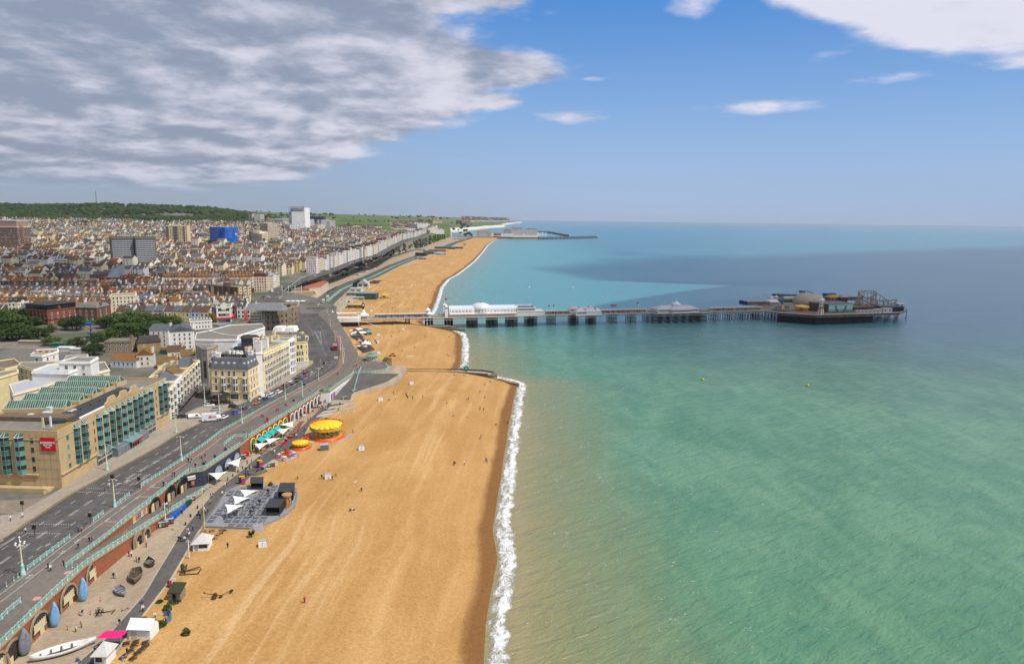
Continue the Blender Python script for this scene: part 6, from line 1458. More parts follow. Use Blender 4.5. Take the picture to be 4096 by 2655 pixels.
for lab,x,y in(('tall black speaker stack by upper white sail',1085,1110),('black patio heater between deck tables, upper one',985,1230),('black patio heater between deck tables, middle one',912,1310),('black patio heater between deck tables, lower one',880,1355)):
 th=tg('patio_heater',lab,'heater',G('F',x,y,4.92),0,'black heaters on seating deck');MB().la([(.35,0),(.35,.5),(.1,.55),(.1,1.6)],9).bd('body',dM,th);MB().la([(.42,1.6),(.46,2.2),(.1,2.4)],9).bd('head',dM,th)
th=tg('banner_board','pale lilac banner board leaning at deck fence corner','banner',G('F',960,1525,4.4));MB().add([(-1.6,-.3,0),(1.5,.4,0),(1.5,.4,2.8),(-.9,-.1,1.9),(-1.6,-.22,.02),(1.5,.48,.02),(1.5,.48,2.8),(-.9,-.02,1.9)],[(0,1,2,3),(7,6,5,4),(3,2,6,7),(1,5,6,2),(0,3,7,4)]).bd('board',mt((.5,.5,.62)),th);MB().tu([(0,.1,0),(.2,1.2,0),(.1,.2,2)],.05,4).bd('prop',gM,th)
c=G('F',935,835,4.5);th=tg('curved_wall','low grey curved wall round a tarmac terrace','wall',c);mb=MB();R_=(G('F',1055,830,4.5)-c).length;vs=[]
for k in rg(25):
 a=rad(-118+k*8.2)
 for r,z in((R_,-.4),(R_,1),(R_-.55,1),(R_-.55,-.4)):vs.append((r*cos(a),r*sin(a),z))
mb.add(vs,[(4*k+i,4*k+4+i,4*k+4+(i+1)%4,4*k+(i+1)%4)for k in rg(24)for i in rg(4)]+[(0,1,2,3),(99,98,97,96)]);mb.bd('wall',mt((.2,.17,.13),.9,var=.35),th)
MB().la([(.02,.06),(R_-.3,.06)],32,cap=0).bd('terrace_floor',ASPH,th)
mb=MB()
for t,pts in(('F',((950,795),(1110,700),(1200,690),(1180,760),(1090,800),(1000,860))),('F',((1900,470),(2050,370),(2075,385),(1990,450),(1890,500))),('F',((1530,520),(1600,330),(1720,300),(1640,470)))):
 P=[G(t,x,y,4.46).xy for x,y in pts];
 if sum(a.x*b.y-b.x*a.y for a,b in zip(P,P[1:]+P[:1]))<0:P.reverse()
 mb.pr([tpl(p)for p in P],4.2,4.47+.003*len(mb.v))
su('concrete_apron',mb,CONC)
for k,(x,y)in en([(960+i*62,560-i*30+j*26)for i in rg(5)for j in rg(2)]+[(1010,615),(1060,590),(985,600),(1130,540),(1180,520),(1230,495)]+[(1245+i*22,460-i*42)for i in rg(5)]+[(1325+i*24,425-i*27)for i in rg(7)]+[(1375+i*20,395-i*27)for i in rg(6)]):
 pcn('brown wooden picnic table in front of red arcade',G('F',x,y,4.5),.9+.1*sin(k*3),'wood','wooden picnic tables by red arcade')
def pan(mb,a,b,z0,z1):mb.add([(a.x,a.y,z0),(b.x,b.y,z0),(b.x,b.y,z1),(a.x,a.y,z1),(a.x-.06,a.y+.05,z0),(b.x-.06,b.y+.05,z0),(b.x-.06,b.y+.05,z1),(a.x-.06,a.y+.05,z1)],[(0,1,2,3),(5,4,7,6),(3,2,6,7)])
th=tg('barrier','red banner barrier round bar tables by tarmac path','barrier',G('F',1365,450,4.5));o_=th.location
mb=MB();P=[G('F',x,y,4.5)-o_ for x,y in((1300,445),(1365,448),(1410,395),(1440,340),(1478,262))]
for a,b in zip(P,P[1:]):pan(mb,a,b,0,1)
mb.bd('banner',mat('rban',(.42,.02,.05),var=.4,scale=2),th);mb=MB()
for a in P:mb.tu([(a.x,a.y,0),(a.x,a.y,1.1)],.04,4)
mb.bd('post',gM,th)
th=tg('barrier','short red banner barrier at lower end of bar tables','barrier',G('F',1225,540,4.5));o_=th.location;P=[G('F',x,y,4.5)-o_ for x,y in((1225,540),(1315,485),(1270,475))];mb=MB()
for a,b in zip(P,P[1:]):pan(mb,a,b,0,1)
mb.bd('banner',MATS['rban'],th);mb=MB()
for a in P:mb.tu([(a.x,a.y,0),(a.x,a.y,1.1)],.04,4)
mb.bd('post',gM,th)
th=tg('gazebo','bright blue pitched awning outside shop arches','canopy',G('D',1380,1330,4.5),.4);MB().add([(-2.2,-1.8,2.6),(2.2,-1.8,2.6),(2.2,1.8,3.6),(-2.2,1.8,3.6),(-2.2,-1.8,2.3),(2.2,-1.8,2.3)],[(0,1,2,3),(4,5,1,0)]).bd('canvas',mt((.01,.16,.62)),th);mb=MB()
for x,y in((-2.1,-1.7),(2.1,-1.7),(2.1,1.7),(-2.1,1.7)):mb.tu([(x,y,0),(x,y,2.6 if y<0 else 3.5)],.05,4)
mb.bd('pole',gM,th)
def pl_(label,p,r,c,grp,h=2.5,closed=0,n=8):
 t=tg('parasol',label,'parasol',p,0,grp);MB().tu([(0,0,0),(0,0,h)],.035,5).bd('pole',gM,t);mb=MB()
 if closed:mb.la([(.05,h),(.28,h-1.6),(.1,h-1.7)],7)
 else:mb.la([(r,h-.55),(.05,h)],n,cap=0)
 mb.bd('canopy',c,t);return t
for x,y in((1360,1370),(1460,1330),(1500,1330)):pl_('orange-red parasol among goods outside shop arches',G('D',x,y,4.5),1.5,(.62,.1,.035),'orange-red parasols outside shops')
gr=random.Random(3)
for k in rg(58):
 u,v=gr.random(),gr.random();p=G('D',1330+u*420+gr.random()*20,1410-u*250+(v-.3)*60,4.5);c=gr.choice(((.7,.68,.62),(.7,.68,.62),(.12,.12,.13),(.45,.06,.05),(.08,.15,.4),(.5,.38,.22),(.6,.5,.4)))
 t=tg('goods_stand','small stand of mixed wares outside shop arches','stand',p,gr.random()*3,'stands of wares outside shops');w,d,h=.6+gr.random()*.8,.5+gr.random()*.4,.7+gr.random()*1
 MB().box(-w/2,-d/2,.15,w/2,d/2,h*.55).add([(-w/2,d/2,h*.55),(w/2,d/2,h*.55),(w/2,d/2-.1,h),(-w/2,d/2-.1,h),(-w/2,d/2-.16,h*.55),(w/2,d/2-.16,h*.55)],[(0,3,2,1),(4,5,2,3)]).bd('stand',c,t)
 mb=MB()
 for j in rg(4):mb.cbox(-w/2+w*(j+.5)/4,0,h*.55,w*.16,d*.4,.1+.2*gr.random())
 mb.bd('wares',gr.choice(((.6,.55,.5),(.5,.06,.08),(.05,.2,.5),(.7,.5,.1))),t);o['kind']='stuff'
def stripes():
 x,y,z=sep(obj_co());a=mth('ARCTAN2',y,x);f=mth('FRACT',a*(18/6.2832));return princ(col=mxc(sst(mth('ABSOLUTE',f-.5),.22,.28),(.8,.56,.01),(.74,.4,.008)),rough=.6)
CANV=mf(stripes)
def horse_mesh():
 mb=MB();mb.tu([(-.5,0,1.1),(-.2,0,1.2),(.25,0,1.2),(.5,0,1.35)],.22,6);mb.tu([(.45,0,1.3),(.7,0,1.75),(.95,0,1.7)],.13,5,r1=.08)
 for x,y,dx in((-.45,.12,-.3),(-.45,-.12,-.15),(.4,.12,.35),(.4,-.12,.2)):mb.tu([(x,y,1.1),(x+dx,y,.75),(x+dx*1.3,y,.4)],.07,4,r1=.04)
 mb.tu([(-.5,0,1.2),(-.75,0,.9)],.06,4);mb.box(-.15,-.24,1.38,.2,.24,1.48,1);mb.tu([(0,0,.3),(0,0,3.4)],.03,4,2);return mb.data('galloping_horse',[mt((.68,.55,.35),.4,var=.3),REDP,mat('brass',(.75,.5,.12),.3,metal=.8)])
HORSE=horse_mesh()
def crs(label,c,R,Rr,h,nh,posts):
 t=tg('carousel',label,'carousel',c);k=R/7;RED2=mt((.68,.055,.012),.45,.4)
 MB().la([(R,-.2),(R,.25),(R-.35*k,.25),(R-.35*k,.5),(R-.7*k,.5),(R-.7*k,.75),(.1,.75)],40).bd('platform',RED2,t)
 MB().la([(R-.72*k,.76),(.1,.77)],40,cap=0).bd('floor',mt((.6,.36,.02),.5),t)
 MB().la([(1.9*k,.75),(1.7*k,h*.55),(2.1*k,h*.72)],16,sm=0).bd('centre_drum',mt((.42,.14,.05),.5,var=.8,scale=2.5),t)
 mb=MB();N=36
 for i in rg(N):
  a0,a1=2*PI*i/N,2*PI*(i+1)/N;f0,f1=(1,.975)if i%2==0 else(.975,1)
  z0,z1=(h*.745,h*.7)if i%2==0 else(h*.7,h*.745)
  mb.add([(0,0,h),(Rr*.55*cos(a0),Rr*.55*sin(a0),h*.86),(Rr*.55*cos(a1),Rr*.55*sin(a1),h*.86),(Rr*f0*cos(a0),Rr*f0*sin(a0),z0),(Rr*f1*cos(a1),Rr*f1*sin(a1),z1)],[(0,1,2),(1,3,4,2)])
 mb.bd('canopy',CANV,t)
 mb=MB()
 for i in rg(24):
  a0,a1=2*PI*i/24,2*PI*(i+1)/24;am=(a0+a1)/2;r=Rr*1
  mb.add([(r*cos(a0),r*sin(a0),h*.7),(r*cos(a1),r*sin(a1),h*.7),(r*1.02*cos(a1),r*1.02*sin(a1),h*.55),(r*1.02*cos(am),r*1.02*sin(am),h*.53),(r*1.02*cos(a0),r*1.02*sin(a0),h*.55)],[(4,3,2,1,0)])
 mb.bd('rounding_boards',mt((.58,.36,.04),.4,.4,var=.6,scale=3),t)
 mb=MB()
 for i in rg(24):
  a0,a1=2*PI*i/24,2*PI*(i+1)/24;am=(a0+a1)/2;r=Rr*1.01
  if sin(am)>-.35:mb.add([(r*cos(a0),r*sin(a0),h*.69),(r*cos(a1),r*sin(a1),h*.69),(r*1*cos(a1),r*1*sin(a1),h*.78),(r*cos(am),r*sin(am),h*.82),(r*cos(a0),r*sin(a0),h*.78)],[(0,1,2,3,4)])
 mb.bd('red_crest',RED2,t)
 MB().la([(.25*k,h),(.35*k,h*1.02),(.05,h*1.07)],8).bd('finial',RED2,t)
 pm_=MB();pm_.tu([(0,0,.75),(0,0,h*.68)],.05,5);pd=pm_.data('pole',MATS['brass'])
 for i in rg(posts):a=2*PI*i/posts;pc('pole',pd,t,loc=((R-.95*k)*cos(a),(R-.95*k)*sin(a),0))
 for i in rg(nh):
  a=2*PI*i/nh+.1;r=(R-1.8*k)if i%2 else(R-3*k);q=pc('galloping_horse',HORSE,t,loc=(r*cos(a),r*sin(a),.75+.25*sin(i*2.3)),rz=a-PI/2);q.scale=(min(1,k*1.25),)*3
 mb=MB()
 for i in rg(28):
  a,b=2*PI*i/28,2*PI*(i+1)/28;r=R+.9*k
  if-1.9<((a+PI)%(2*PI))-PI<1.2:
   mb.tu([(r*cos(a),r*sin(a),-.1),(r*cos(a),r*sin(a),1)],.03,4)
   for z in(.35,1):mb.tu([(r*cos(a),r*sin(a),z),(r*cos(b),r*sin(b),z)],.03,4)
 mb.bd('ride_fence',RED2,t);return t
c1=G('F',1765,425,4.5);hh=hgt('F',1765,425,1760,228,4.5);crs('big carousel with yellow striped scalloped canopy and red platform',c1,7,6.75,hh,24,18)
c2=G('F',1462,552,4.5);hh=hgt('F',1462,552,1455,460,4.5);crs('small carousel with yellow canopy by tarmac path',c2,3.6,3.3,hh*.98,12,12)
c3=G('F',1297,662,4.5);t=tg('plane_ride','round childrens ride with red pylon and little planes on arms','fairground ride',c3);MB().la([(4,-.2),(4,.25),(3.6,.25),(3.6,.45),(.1,.45)],28).bd('platform',mt((.42,.34,.33),var=.3),t)
MB().la([(1,.45),(.55,2.4),(.25,3.6),(0,4.1)],4,sm=0).bd('pylon',REDP,t)
for i in rg(8):
 a=i*PI/4;q=MB().tu([(.6*cos(a),.6*sin(a),2),(2.6*cos(a),2.6*sin(a),1.3)],.08,4).bd('arm',REDP,t)
 mb=MB();mb.la([(0,-.9),(.3,-.5),(.34,.1),(.16,.8),(0,.95)],7,mx=RX);mb.box(-.9,-.2,-.05,.9,.2,.05);mb.box(-.05,.5,0,.05,.85,.5)
 q=mb.bd('plane',pM,t);q.location=(2.8*cos(a),2.8*sin(a),1.2);q.rotation_euler.z=a;q.color=(*((.05,.15,.55),(.75,.75,.72),(.6,.08,.05),(.6,.5,.05),(.75,.75,.72),(.55,.12,.3),(.8,.8,.8),(.1,.1,.12))[i],1)
mb=MB()
for i in rg(24):
 a,b=2*PI*i/24,2*PI*(i+1)/24;mb.tu([(4.3*cos(a),4.3*sin(a),-.1),(4.3*cos(a),4.3*sin(a),1)],.03,4)
 for z in(.4,1):mb.tu([(4.3*cos(a),4.3*sin(a),z),(4.3*cos(b),4.3*sin(b),z)],.03,4)
mb.bd('ride_fence',REDP,t)
th=tg('ticket_booth','orange ticket booth behind small carousel','booth',G('F',1520,490,4.5));MB().box(-.9,-.8,0,.9,.8,2).bd('wall',pM,th).color=(.62,.2,.03,1);MB().frus(1.1,1,2,2.6,.3,.3).bd('roof',REDP,th)
th=tg('generator_cage','silver-grey mesh generator cage on shingle by big carousel','cage',G('F',1735,575,4.4),.35);MB().box(-1.5,-1.2,0,1.5,1.2,2.2).bd('body',mt((.1,.105,.11),.6,var=.4,scale=5),th);mb=MB()
for x in[-1.5+k*.25 for k in rg(13)]:mb.box(x-.03,-1.26,0,x+.03,-1.2,2.25)
for y in[-1.2+k*.3 for k in rg(9)]:mb.box(1.5,y-.03,0,1.56,y+.03,2.25)
mb.box(-1.6,-1.3,2.2,1.6,1.3,2.32);mb.bd('cage_frame',gM,th)
def hut(label,t,pts,z,h,rh,wall,roof,name='beach_hut',kind='gable',cat='hut'):
 P=[G(t,x,y,z).xy for x,y in pts];d=(P[1]-P[0]).normalized();n=Vc((-d.y,d.x));w=(P[1]-P[0]).length;dep=(P[2]-P[1]).length
 th=tg(name,label,cat,(P[0].x,P[0].y,z),math.atan2(d.y,d.x));q=[(0,0),(w,0),(w,dep),(0,dep)]
 mb=MB();mb.pr(q,-.3,h,0)
 if kind=='gable':mb.add([(0,0,h),(0,dep,h),(0,dep/2,h+rh),(w,0,h),(w,dep,h),(w,dep/2,h+rh)],[(0,2,1),(3,4,5)])
 o=mb.bd('wall',wall,th);mb=MB();e=.3
 if kind=='gable':mb.add([(-e,-e,h-.15),(w+e,-e,h-.15),(w+e,dep/2,h+rh+.05),(-e,dep/2,h+rh+.05),(w+e,dep+e,h-.15),(-e,dep+e,h-.15),(-e,-e,h-.3),(w+e,-e,h-.3)],[(0,1,2,3),(2,4,5,3),(6,7,1,0)])
 elif kind=='hip':mb.pr(iS(q,-e-.2),h-.05,h+rh,0,top=[(w/2-.15,dep/2-.15),(w/2+.15,dep/2-.15),(w/2+.15,dep/2+.15),(w/2-.15,dep/2+.15)])
 elif kind=='shed':mb.pr(iS(q,-e),(h-.2,h-.2,h+rh,h+rh),(h,h,h+rh+.2,h+rh+.2))
 mb.bd('roof',roof,th);return th,w,dep
def clap():
 x,y,z=sep(obj_co());f=mth('FRACT',z/.28);return princ(col=mxc(sst(f,0,.12)*sst(f,.2,.1),(.8,.79,.76),(.5,.49,.47)),rough=.7)
CLAP=mf(clap);TENT=mt((.52,.51,.49),.7,.1)
th,w,d=hut('grey canvas roofed white kiosk on shingle below seating deck','I',((210,452),(390,440),(432,360)),4.4,2.3,2,CLAP,TENT,'beach_kiosk','hip','kiosk');MB().box(w*.38,-.06,.9,w*.92,0,2).bd('hatch',gL,th);MB().box(w*.12,-.06,.2,w*.33,0,2).bd('door',gM,th)
th,w,d=hut('white clapboard beach hut with plain white gable roof','H',((1495,1250),(1748,1258),(1840,1150)),4.4,2.5,1.5,CLAP,wMt,'beach_hut','gable');MB().box(-.05,-.34,2.2,w+.05,-.28,2.45).bd('blue_trim',mt((.12,.35,.62),.5),th);MB().box(.6,-.05,0,1.8,0,2.1).bd('door',mt((.6,.52,.35)),th)
th,w,d=hut('white hut with grey faceted tent roof at bottom edge','H',((1098,1560),(1240,1560),(1382,1440)),4.5,2.4,1.9,CLAP,TENT,'beach_hut','hip');MB().box(.3,-.05,.9,1.6,0,1.9).bd('window',gL,th)
th,w,d=hut('small flint stone store with dark green shed roof','H',((1965,800),(2095,805),(2145,740)),4.4,2.2,.9,mt((.26,.225,.175),.9,var=.6,scale=5),mt((.045,.05,.022),.9),'stone_store','shed','store');MB().box(w*.3,-.05,0,w*.6,0,1.7).bd('door',dI,th)
th=tg('awning','bright pink awning behind tent-roofed hut','awning',G('H',1310,1330,4.5));o=MB().add([(-2.6,-1.2,2.6),(2.4,-.9,2.6),(2.9,1,3),(-1.8,.9,3)],F4).bd('canvas',mt((.72,.015,.16)),th);mb=MB()
for x,y in((-2.5,-1.1),(2.3,-.8),(2.8,.9),(-1.7,.8)):mb.tu([(x,y,0),(x,y,2.7)],.04,4)
mb.bd('pole',gM,th)
def bt(label,p,L,W_,D,rz,hull,inner,tilt=0,upright=0,deck=0,mast=0,transom=1,gun=(.5,.42,.32)):
 th=tg('rowing_boat',label,'boat',p,rz,None);N=12;vs=[];K=7
 for i in rg(N+1):
  u=i/N;w=W_/2*((sin(PI*min(1,(u*.86+.14)))**.7)if transom else sin(PI*min(max(u,.015),.985))**.75)
  zt=D*(1+.35*(2*u-1)**2);x=(u-.5)*L
  for k in rg(K):
   a=PI*k/(K-1);vs.append((x+(.06*L*(1 if u==1 else 0)),w*cos(a)*1,zt-zt*(sin(a)**.8)*(1-.25*(2*u-1)**4)))
 fs=[(i*K+k,i*K+k+1,(i+1)*K+k+1,(i+1)*K+k)for i in rg(N)for k in rg(K-1)]
 o=MB().add(vs,fs,0,1).add(vs[:K],[tpl(rg(K))],0).bd('hull',hull,th);sm=o.modifiers.new('t','SOLIDIFY');sm.thickness=.07
 o2_=MB().tu([vs[i*K]for i in rg(N+1)],.055,5).tu([vs[i*K+K-1]for i in rg(N+1)],.055,5).bd('gunwale',pM,th);o2_.color=(*gun,1)
 mb=MB()
 for u in((.3,.5,.7)if L<5 else(.22,.38,.54,.7)):
  i=int(u*N);w=vs[i*K][1];mb.box((i/N-.5)*L-.16,-w*.93,D*.62,(i/N-.5)*L+.16,w*.93,D*.68)
 mb.bd('thwart',inner,th);mb=MB()
 fl=[vs[i*K+2]for i in rg(1,N)]+[vs[i*K+4]for i in rg(N-1,0,-1)];mb.add([(q[0],q[1],q[2]+.1)for q in fl],[tpl(rg(len(fl)))]);mb.bd('floor',inner,th)
 if deck:
  mb=MB();k=int(N*(1-deck));e=[vs[i*K]for i in rg(k,N+1)]+[vs[i*K+K-1]for i in rg(N,k-1,-1)];mb.add([(q[0],q[1]*.97,q[2]-.03)for q in e],[tpl(rg(len(e)-1,-1,-1))]);mb.bd('foredeck',inner,th)
 if mast:MB().tu([(L*.12,0,.2),(L*.12,0,mast)],.05,5).bd('mast',WOODT,th)
 MB().box(-L*.3,-.06,-.12,L*.42,.06,.1).bd('keel',hull,th)
 th.rotation_euler=(tilt,upright,rz);return th
DKW=mt((.055,.045,.035),var=.4);GRB=mt((.23,.24,.27),var=.3);WHB=mt((.68,.67,.66),.6);BLB=mt((.2,.42,.66),.6);BRW=mt((.13,.1,.07),.85,var=.4)
bt('dark wooden rowing boat with grey puddled floor, uppermost on slabs',G('H',1738,375,4.6),4.6,2.3,.85,2.2,DKW,mt((.22,.2,.17),var=.5),.1)
bt('broad brown clinker fishing boat with short mast on slabs',G('H',1580,545,4.6),6,3.2,1.25,-1.15,BRW,mt((.115,.088,.062),.9,var=.4),.06,mast=3.6,gun=(.3,.25,.19))
bt('small grey dinghy with grey seats on slabs',G('H',1408,715,4.6),4.4,2.2,.95,-.75,GRB,mt((.25,.255,.28),var=.3),.08,gun=(.34,.35,.38))
bt('long white open boat with grey interior at bottom edge',G('H',722,1405,4.7),11,2.9,1.15,.62,WHB,mt((.11,.105,.1),var=.3),.1,deck=0,transom=0,gun=(.62,.6,.58))
bt('pale blue boat stood on end against arch pillar',G('H',985,818,4.5)+Vc((.2,0,2.9)),5.6,2,.75,-.55,BLB,GRB,0,-1.45,gun=(.16,.34,.58))
bt('bright blue boat stood on end by red-signed arch',G('H',655,1118,4.5)+Vc((.2,0,2.9)),5.6,1.9,.75,-.55,BLB,BLB,0,-1.45,gun=(.14,.32,.6))
bt('dark grey boat stood on end with a small yellow bench inside',G('H',310,1450,4.5)+Vc((.2,0,3)),5.8,2.4,.85,-.55,GRB,DKW,0,-1.45,gun=(.2,.2,.21))
RUST=mt((.075,.038,.022),.85,var=.5)
def anchor(label,p,s,rz,tilt=.3):
 th=tg('anchor',label,'anchor',p,rz);MB().tu([(0,0,.2),(2.4,0,.5)],.1,5).tu([(2.4,-.9,.25),(2.55,-.5,.5),(2.5,0,.5),(2.55,.5,.5),(2.4,.9,.25)],.1,5).bd('shank',RUST,th);MB().tu([(.2,0,-.2),(.2,0,1.2)],.07,5).la([(.22,-.04),(.3,0),(.22,.04)],10,mx=Mx.Translation((-.1,0,.25))@RX).bd('stock',RUST,th);th.scale=(s,s,s);return th
anchor('rusty anchor with long shank on slabs by iron winch',G('H',1190,945,4.5),1,.1);anchor('small rusty iron anchor near tarmac path edge',G('H',1415,925,4.5),.55,.9)
def winch(label,p,rz,c,s=1):
 th=tg('winch',label,'winch',p,rz);mb=MB()
 for y in(-.7,.7):mb.tu([(-.7,y,0),(0,y,1.5),(.7,y,0),(-.7,y,0)],.08,4)
 mb.bd('frame',c,th);mb=MB()
 for y in(-.5,.5):mb.la([(.65,-.05),(.72,0),(.65,.05)],14,mx=Mx.Translation((0,y,.95))@RX,cap=0)
 for k in rg(4):a=k*PI/4;mb.tu([(-.65*cos(a),-.5,.95-.65*sin(a)),(.65*cos(a),-.5,.95+.65*sin(a))],.04,4)
 mb.bd('gear_wheel',c,th);MB().tu([(0,-.75,.95),(0,.75,.95)],.2,8).bd('drum',c,th);th.scale=(s,s,s)
winch('rusty iron winch with toothed wheels on slabs',G('H',1150,965,4.5),.5,RUST)
th=tg('capstan','old dark timber capstan frame with drum on shingle','capstan',G('H',2180,480,4.4),.3);mb=MB()
for a,b in(((-1.8,-.8,.15),(2.6,-1.4,.15)),((2.6,-1.4,.15),(3,1.2,.15)),((-.6,-.9,.1),(-.2,.8,2)),((-1.6,.5,.1),(2.9,1,.8)),((-1.8,-.8,.2),(-.2,.8,2))):mb.tu([a,b],.19,4)
mb.bd('timber_frame',DKW,th);MB().la([(.55,0),(.45,.5),(.5,1.9),(.35,2.1)],9,-1.2,.5,.2).bd('drum',DKW,th)
th=tg('old_winch','rusty double-drum boat winch lying on open shingle','winch',G('I',480,985,4.4),.4);MB().la([(.55,-1),(.6,-.8),(.45,0),(.6,.8),(.55,1)],10,mx=Mx.Translation((-.3,0,.6))@Mx.Rotation(1.2,4,'X')).bd('drum',RUST,th);MB().tu([(-2.6,.8,1.3),(-.3,.2,.7),(1.2,-.2,.5),(3.4,.8,.9)],.09,5).bd('axle',RUST,th);MB().la([(.45,-.1),(.45,.1)],10,3.4,.8,.7).la([(.42,-.1),(.42,.1)],10,1,-.4,.3).la([(.2,0),(.2,.2)],8,-2.6,.8,1.3).bd('wheel',RUST,th);sff(th)
th=tg('boat_bench','upturned blue curved boat hull shelter by white hut','shelter',G('H',1885,1030,4.4),.6);mb=MB();vs=[]
for k in rg(13):
 a=rad(-70+k*12)
 for r,z in((1.9,0),(1.9,1.7),(1.75,1.7),(1.75,0)):vs.append((r*cos(a),r*sin(a),z*(1 if 2<k<10 else.6)))
mb.add(vs,[(4*k+i,4*k+4+i,4*k+4+(i+1)%4,4*k+(i+1)%4)for k in rg(12)for i in rg(4)]);mb.bd('hull',mt((.08,.18,.32),.6,var=.3),th);MB().box(.7,-.8,.3,1.5,.8,.42).bd('seat',WOODT,th)
th=tg('post_box','dark red bin by white board near flint store','bin',G('H',1970,640,4.5));MB().la([(.5,0),(.5,1.3),(.3,1.6)],12).bd('body',mt((.18,.03,.03),.6),th);MB().box(.6,.2,.2,1.5,.3,2.1).bd('board',fM,th)
for k,(x,y)in en(((1470,1310),(1580,1290),(1690,1300),(1560,1330),(1520,1390),(1640,1380),(1600,1415),(1545,1480),(1430,1470),(1690,1335))):pcn('dark picnic table on shingle by white huts',G('H',x,y,4.45),.5+.1*k,'dark','picnic tables by white beach huts').scale=(.75,)*3
for k,(x,y)in en(((335,220),(430,215),(545,205),(530,240),(500,262),(470,300),(320,250))):pcn('pale picnic table behind canvas-roofed kiosk',G('I',x,y,4.45),.4+.3*k,'wood','picnic tables behind canvas kiosk').scale=(.8,)*3
def block_bin(label,p,rz):
 th=tg('bin_block',label,'bin enclosure',p,rz,'white bin enclosures on shingle');mb=MB()
 for x in(-1.15,0):mb.pr([(x,-.85),(x+1.1,-.85),(x+1.1,-.35),(x,-.35)],0,1.5,0,top=[(x+.06,-.72),(x+1.04,-.72),(x+1.04,-.45),(x+.06,-.45)])
 mb.box(-1.15,-.35,.1,1,.8,1.35);mb.bd('barrier',mt((.76,.76,.76),.5),th);MB().box(-1,-.3,1.35,1,.9,1.65).bd('lid',gM,th);MB().box(1,-.3,.1,1.06,.75,1.6).bd('side_panel',dM,th)
for lab,t,x,y in(('white bin enclosure on shingle by palm plant','I',1022,385),('white bin enclosure with people gathered round it','F',1778,905),('white bin enclosure between silver cage and shoreline','F',2165,575),('white bin enclosure on upper shingle by strolling pair','J',645,1455),('white bin enclosure below orange cafe curve','J',1005,1268),('white bin enclosure by small green pagoda hut','J',618,702),('white bin enclosure by blue flags','J',613,785),('white bin enclosure behind domed kiosk','J',622,912),('white bin enclosure beyond pier, by seaside tables','J',538,418)):block_bin(lab,on(t,x,y),.3)
GST=mt((.15,.125,.09),.95,var=.45,scale=.6)
def gry(label,t,axis,w,z0,z1,grp=None):
 P=[G(t,x,y,z1)for x,y in axis];th=tg('groyne',label,'groyne',(P[0].x,P[0].y,0));V=[p.xy-P[0].xy for p in P];L,R=[],[]
 for i,v in en(V):
  d=(V[min(i+1,len(V)-1)]-V[max(i-1,0)]).normalized();nn=Vc((-d.y,d.x));ww=w[i]if hasattr(w,'__len__')else w;L.append(v+nn*ww/2);R.append(v-nn*ww/2)
 mb=MB();out=R+L[::-1];mb.pr([tpl(p)for p in out],-3,z1-.75);mb.bd('body',GST,th)
 for sd,side in(('near',R),('far',L)):
  mb=MB()
  for a,b in zip(side,side[1:]):
   d=(b-a).normalized();nn=Vc((-d.y,d.x))*(.45 if side is R else-.45);q=[tpl(a),tpl(b),tpl(b+nn),tpl(a+nn)]
   if side is L:q.reverse()
   mb.pr(q,z1-.8,z1+.15)
  o=mb.bd('parapet',GST,th)
 mb=MB();i=[tpl(p)for p in[a.lerp(b,.14)for a,b in zip(R,L)]+[b.lerp(a,.14)for a,b in zip(R,L)][::-1]];mb.add([(*p,z1-.7)for p in i],[tpl(rg(len(i)))]);mb.bd('walkway',CONC,th);mb=MB();e=V[-1];mb.la([(max(w[-1]if hasattr(w,'__len__')else w,3)/2+.4,-3),((w[-1]if hasattr(w,'__len__')else w)/2,z1-.75)],14,e.x,e.y,0);mb.bd('end_drum',GST,th);return th
gry('dark stone groyne with walkway below orange cafe, ending in shallow water','J',((770,1088),(950,1098),(1250,1105),(1550,1105),(1800,1120),(1925,1135)),(6,6,6.5,8.5,9.5,7.5),0,4.6)
th=tg('groyne_steps','row of low weathered concrete blocks stepping into surf off groyne','breakwater',G('J',1920,1195,1));o_=th.location
for k,(x0,y0,x1,y1,z)in en(((1905,1190,2020,1205,2.2),(2020,1200,2070,1215,1.9),(2070,1215,2160,1240,1.7),(2160,1238,2250,1255,1.5))):
 a,b=G('J',x0,y0,z)-o_,G('J',x1,y1,z)-o_;MB().pr([(a.x,a.y-1.6),(b.x,b.y-1.6),(b.x,b.y+1.8),(a.x,a.y+1.8)],-3,z-1).bd('concrete_block',mt((.3,.23,.13),.9,var=.4),th)
gry('long flat stone jetty running by pier, ending under its first trestles','J',((250,585),(600,582),(930,585),(1200,590),(1460,588)),(5,5,7,9,9),0,3.8)
th=tg('jetty_toe','sloping green-stained stone toe of jetty by pier','breakwater',G('J',1560,635,.6));MB().pr([(-14,-4.5),(5,-3),(5,2),(-14,3)],-2,(1.6,.6,.6,1.6)).bd('toe',mt((.14,.13,.07),.9,var=.4),th);MB().pr([(-14,-2.5),(-2,-1.5),(-2,1),(-14,1.5)],1,(2.2,1.6,1.6,2.2)).bd('upper_step',GST,th)
th=tg('bronze_sculpture','green bronze ring sculpture standing on stone groyne','sculpture',G('J',1638,1118,3.9));MB().la([(1,-.35),(1.7,0),(1,.35),(.4,.2),(.4,-.2),(1,-.35)],20,mx=Mx.Translation((0,0,2.1))@RX@Mx.Rotation(.5,4,'Y'),cap=0).bd('ring',mt((.08,.2,.15),.6,var=.3),th);MB().cbox(0,0,0,1.4,.8,.5).bd('plinth',GST,th)
p=G('J',543,985,9.8);th=tg('domed_kiosk','round kiosk with pale green two-tier roof on terrace corner','kiosk',p);r=(G('J',608,985,9.8)-p).length;GRR=mt((.17,.28,.2),.6)
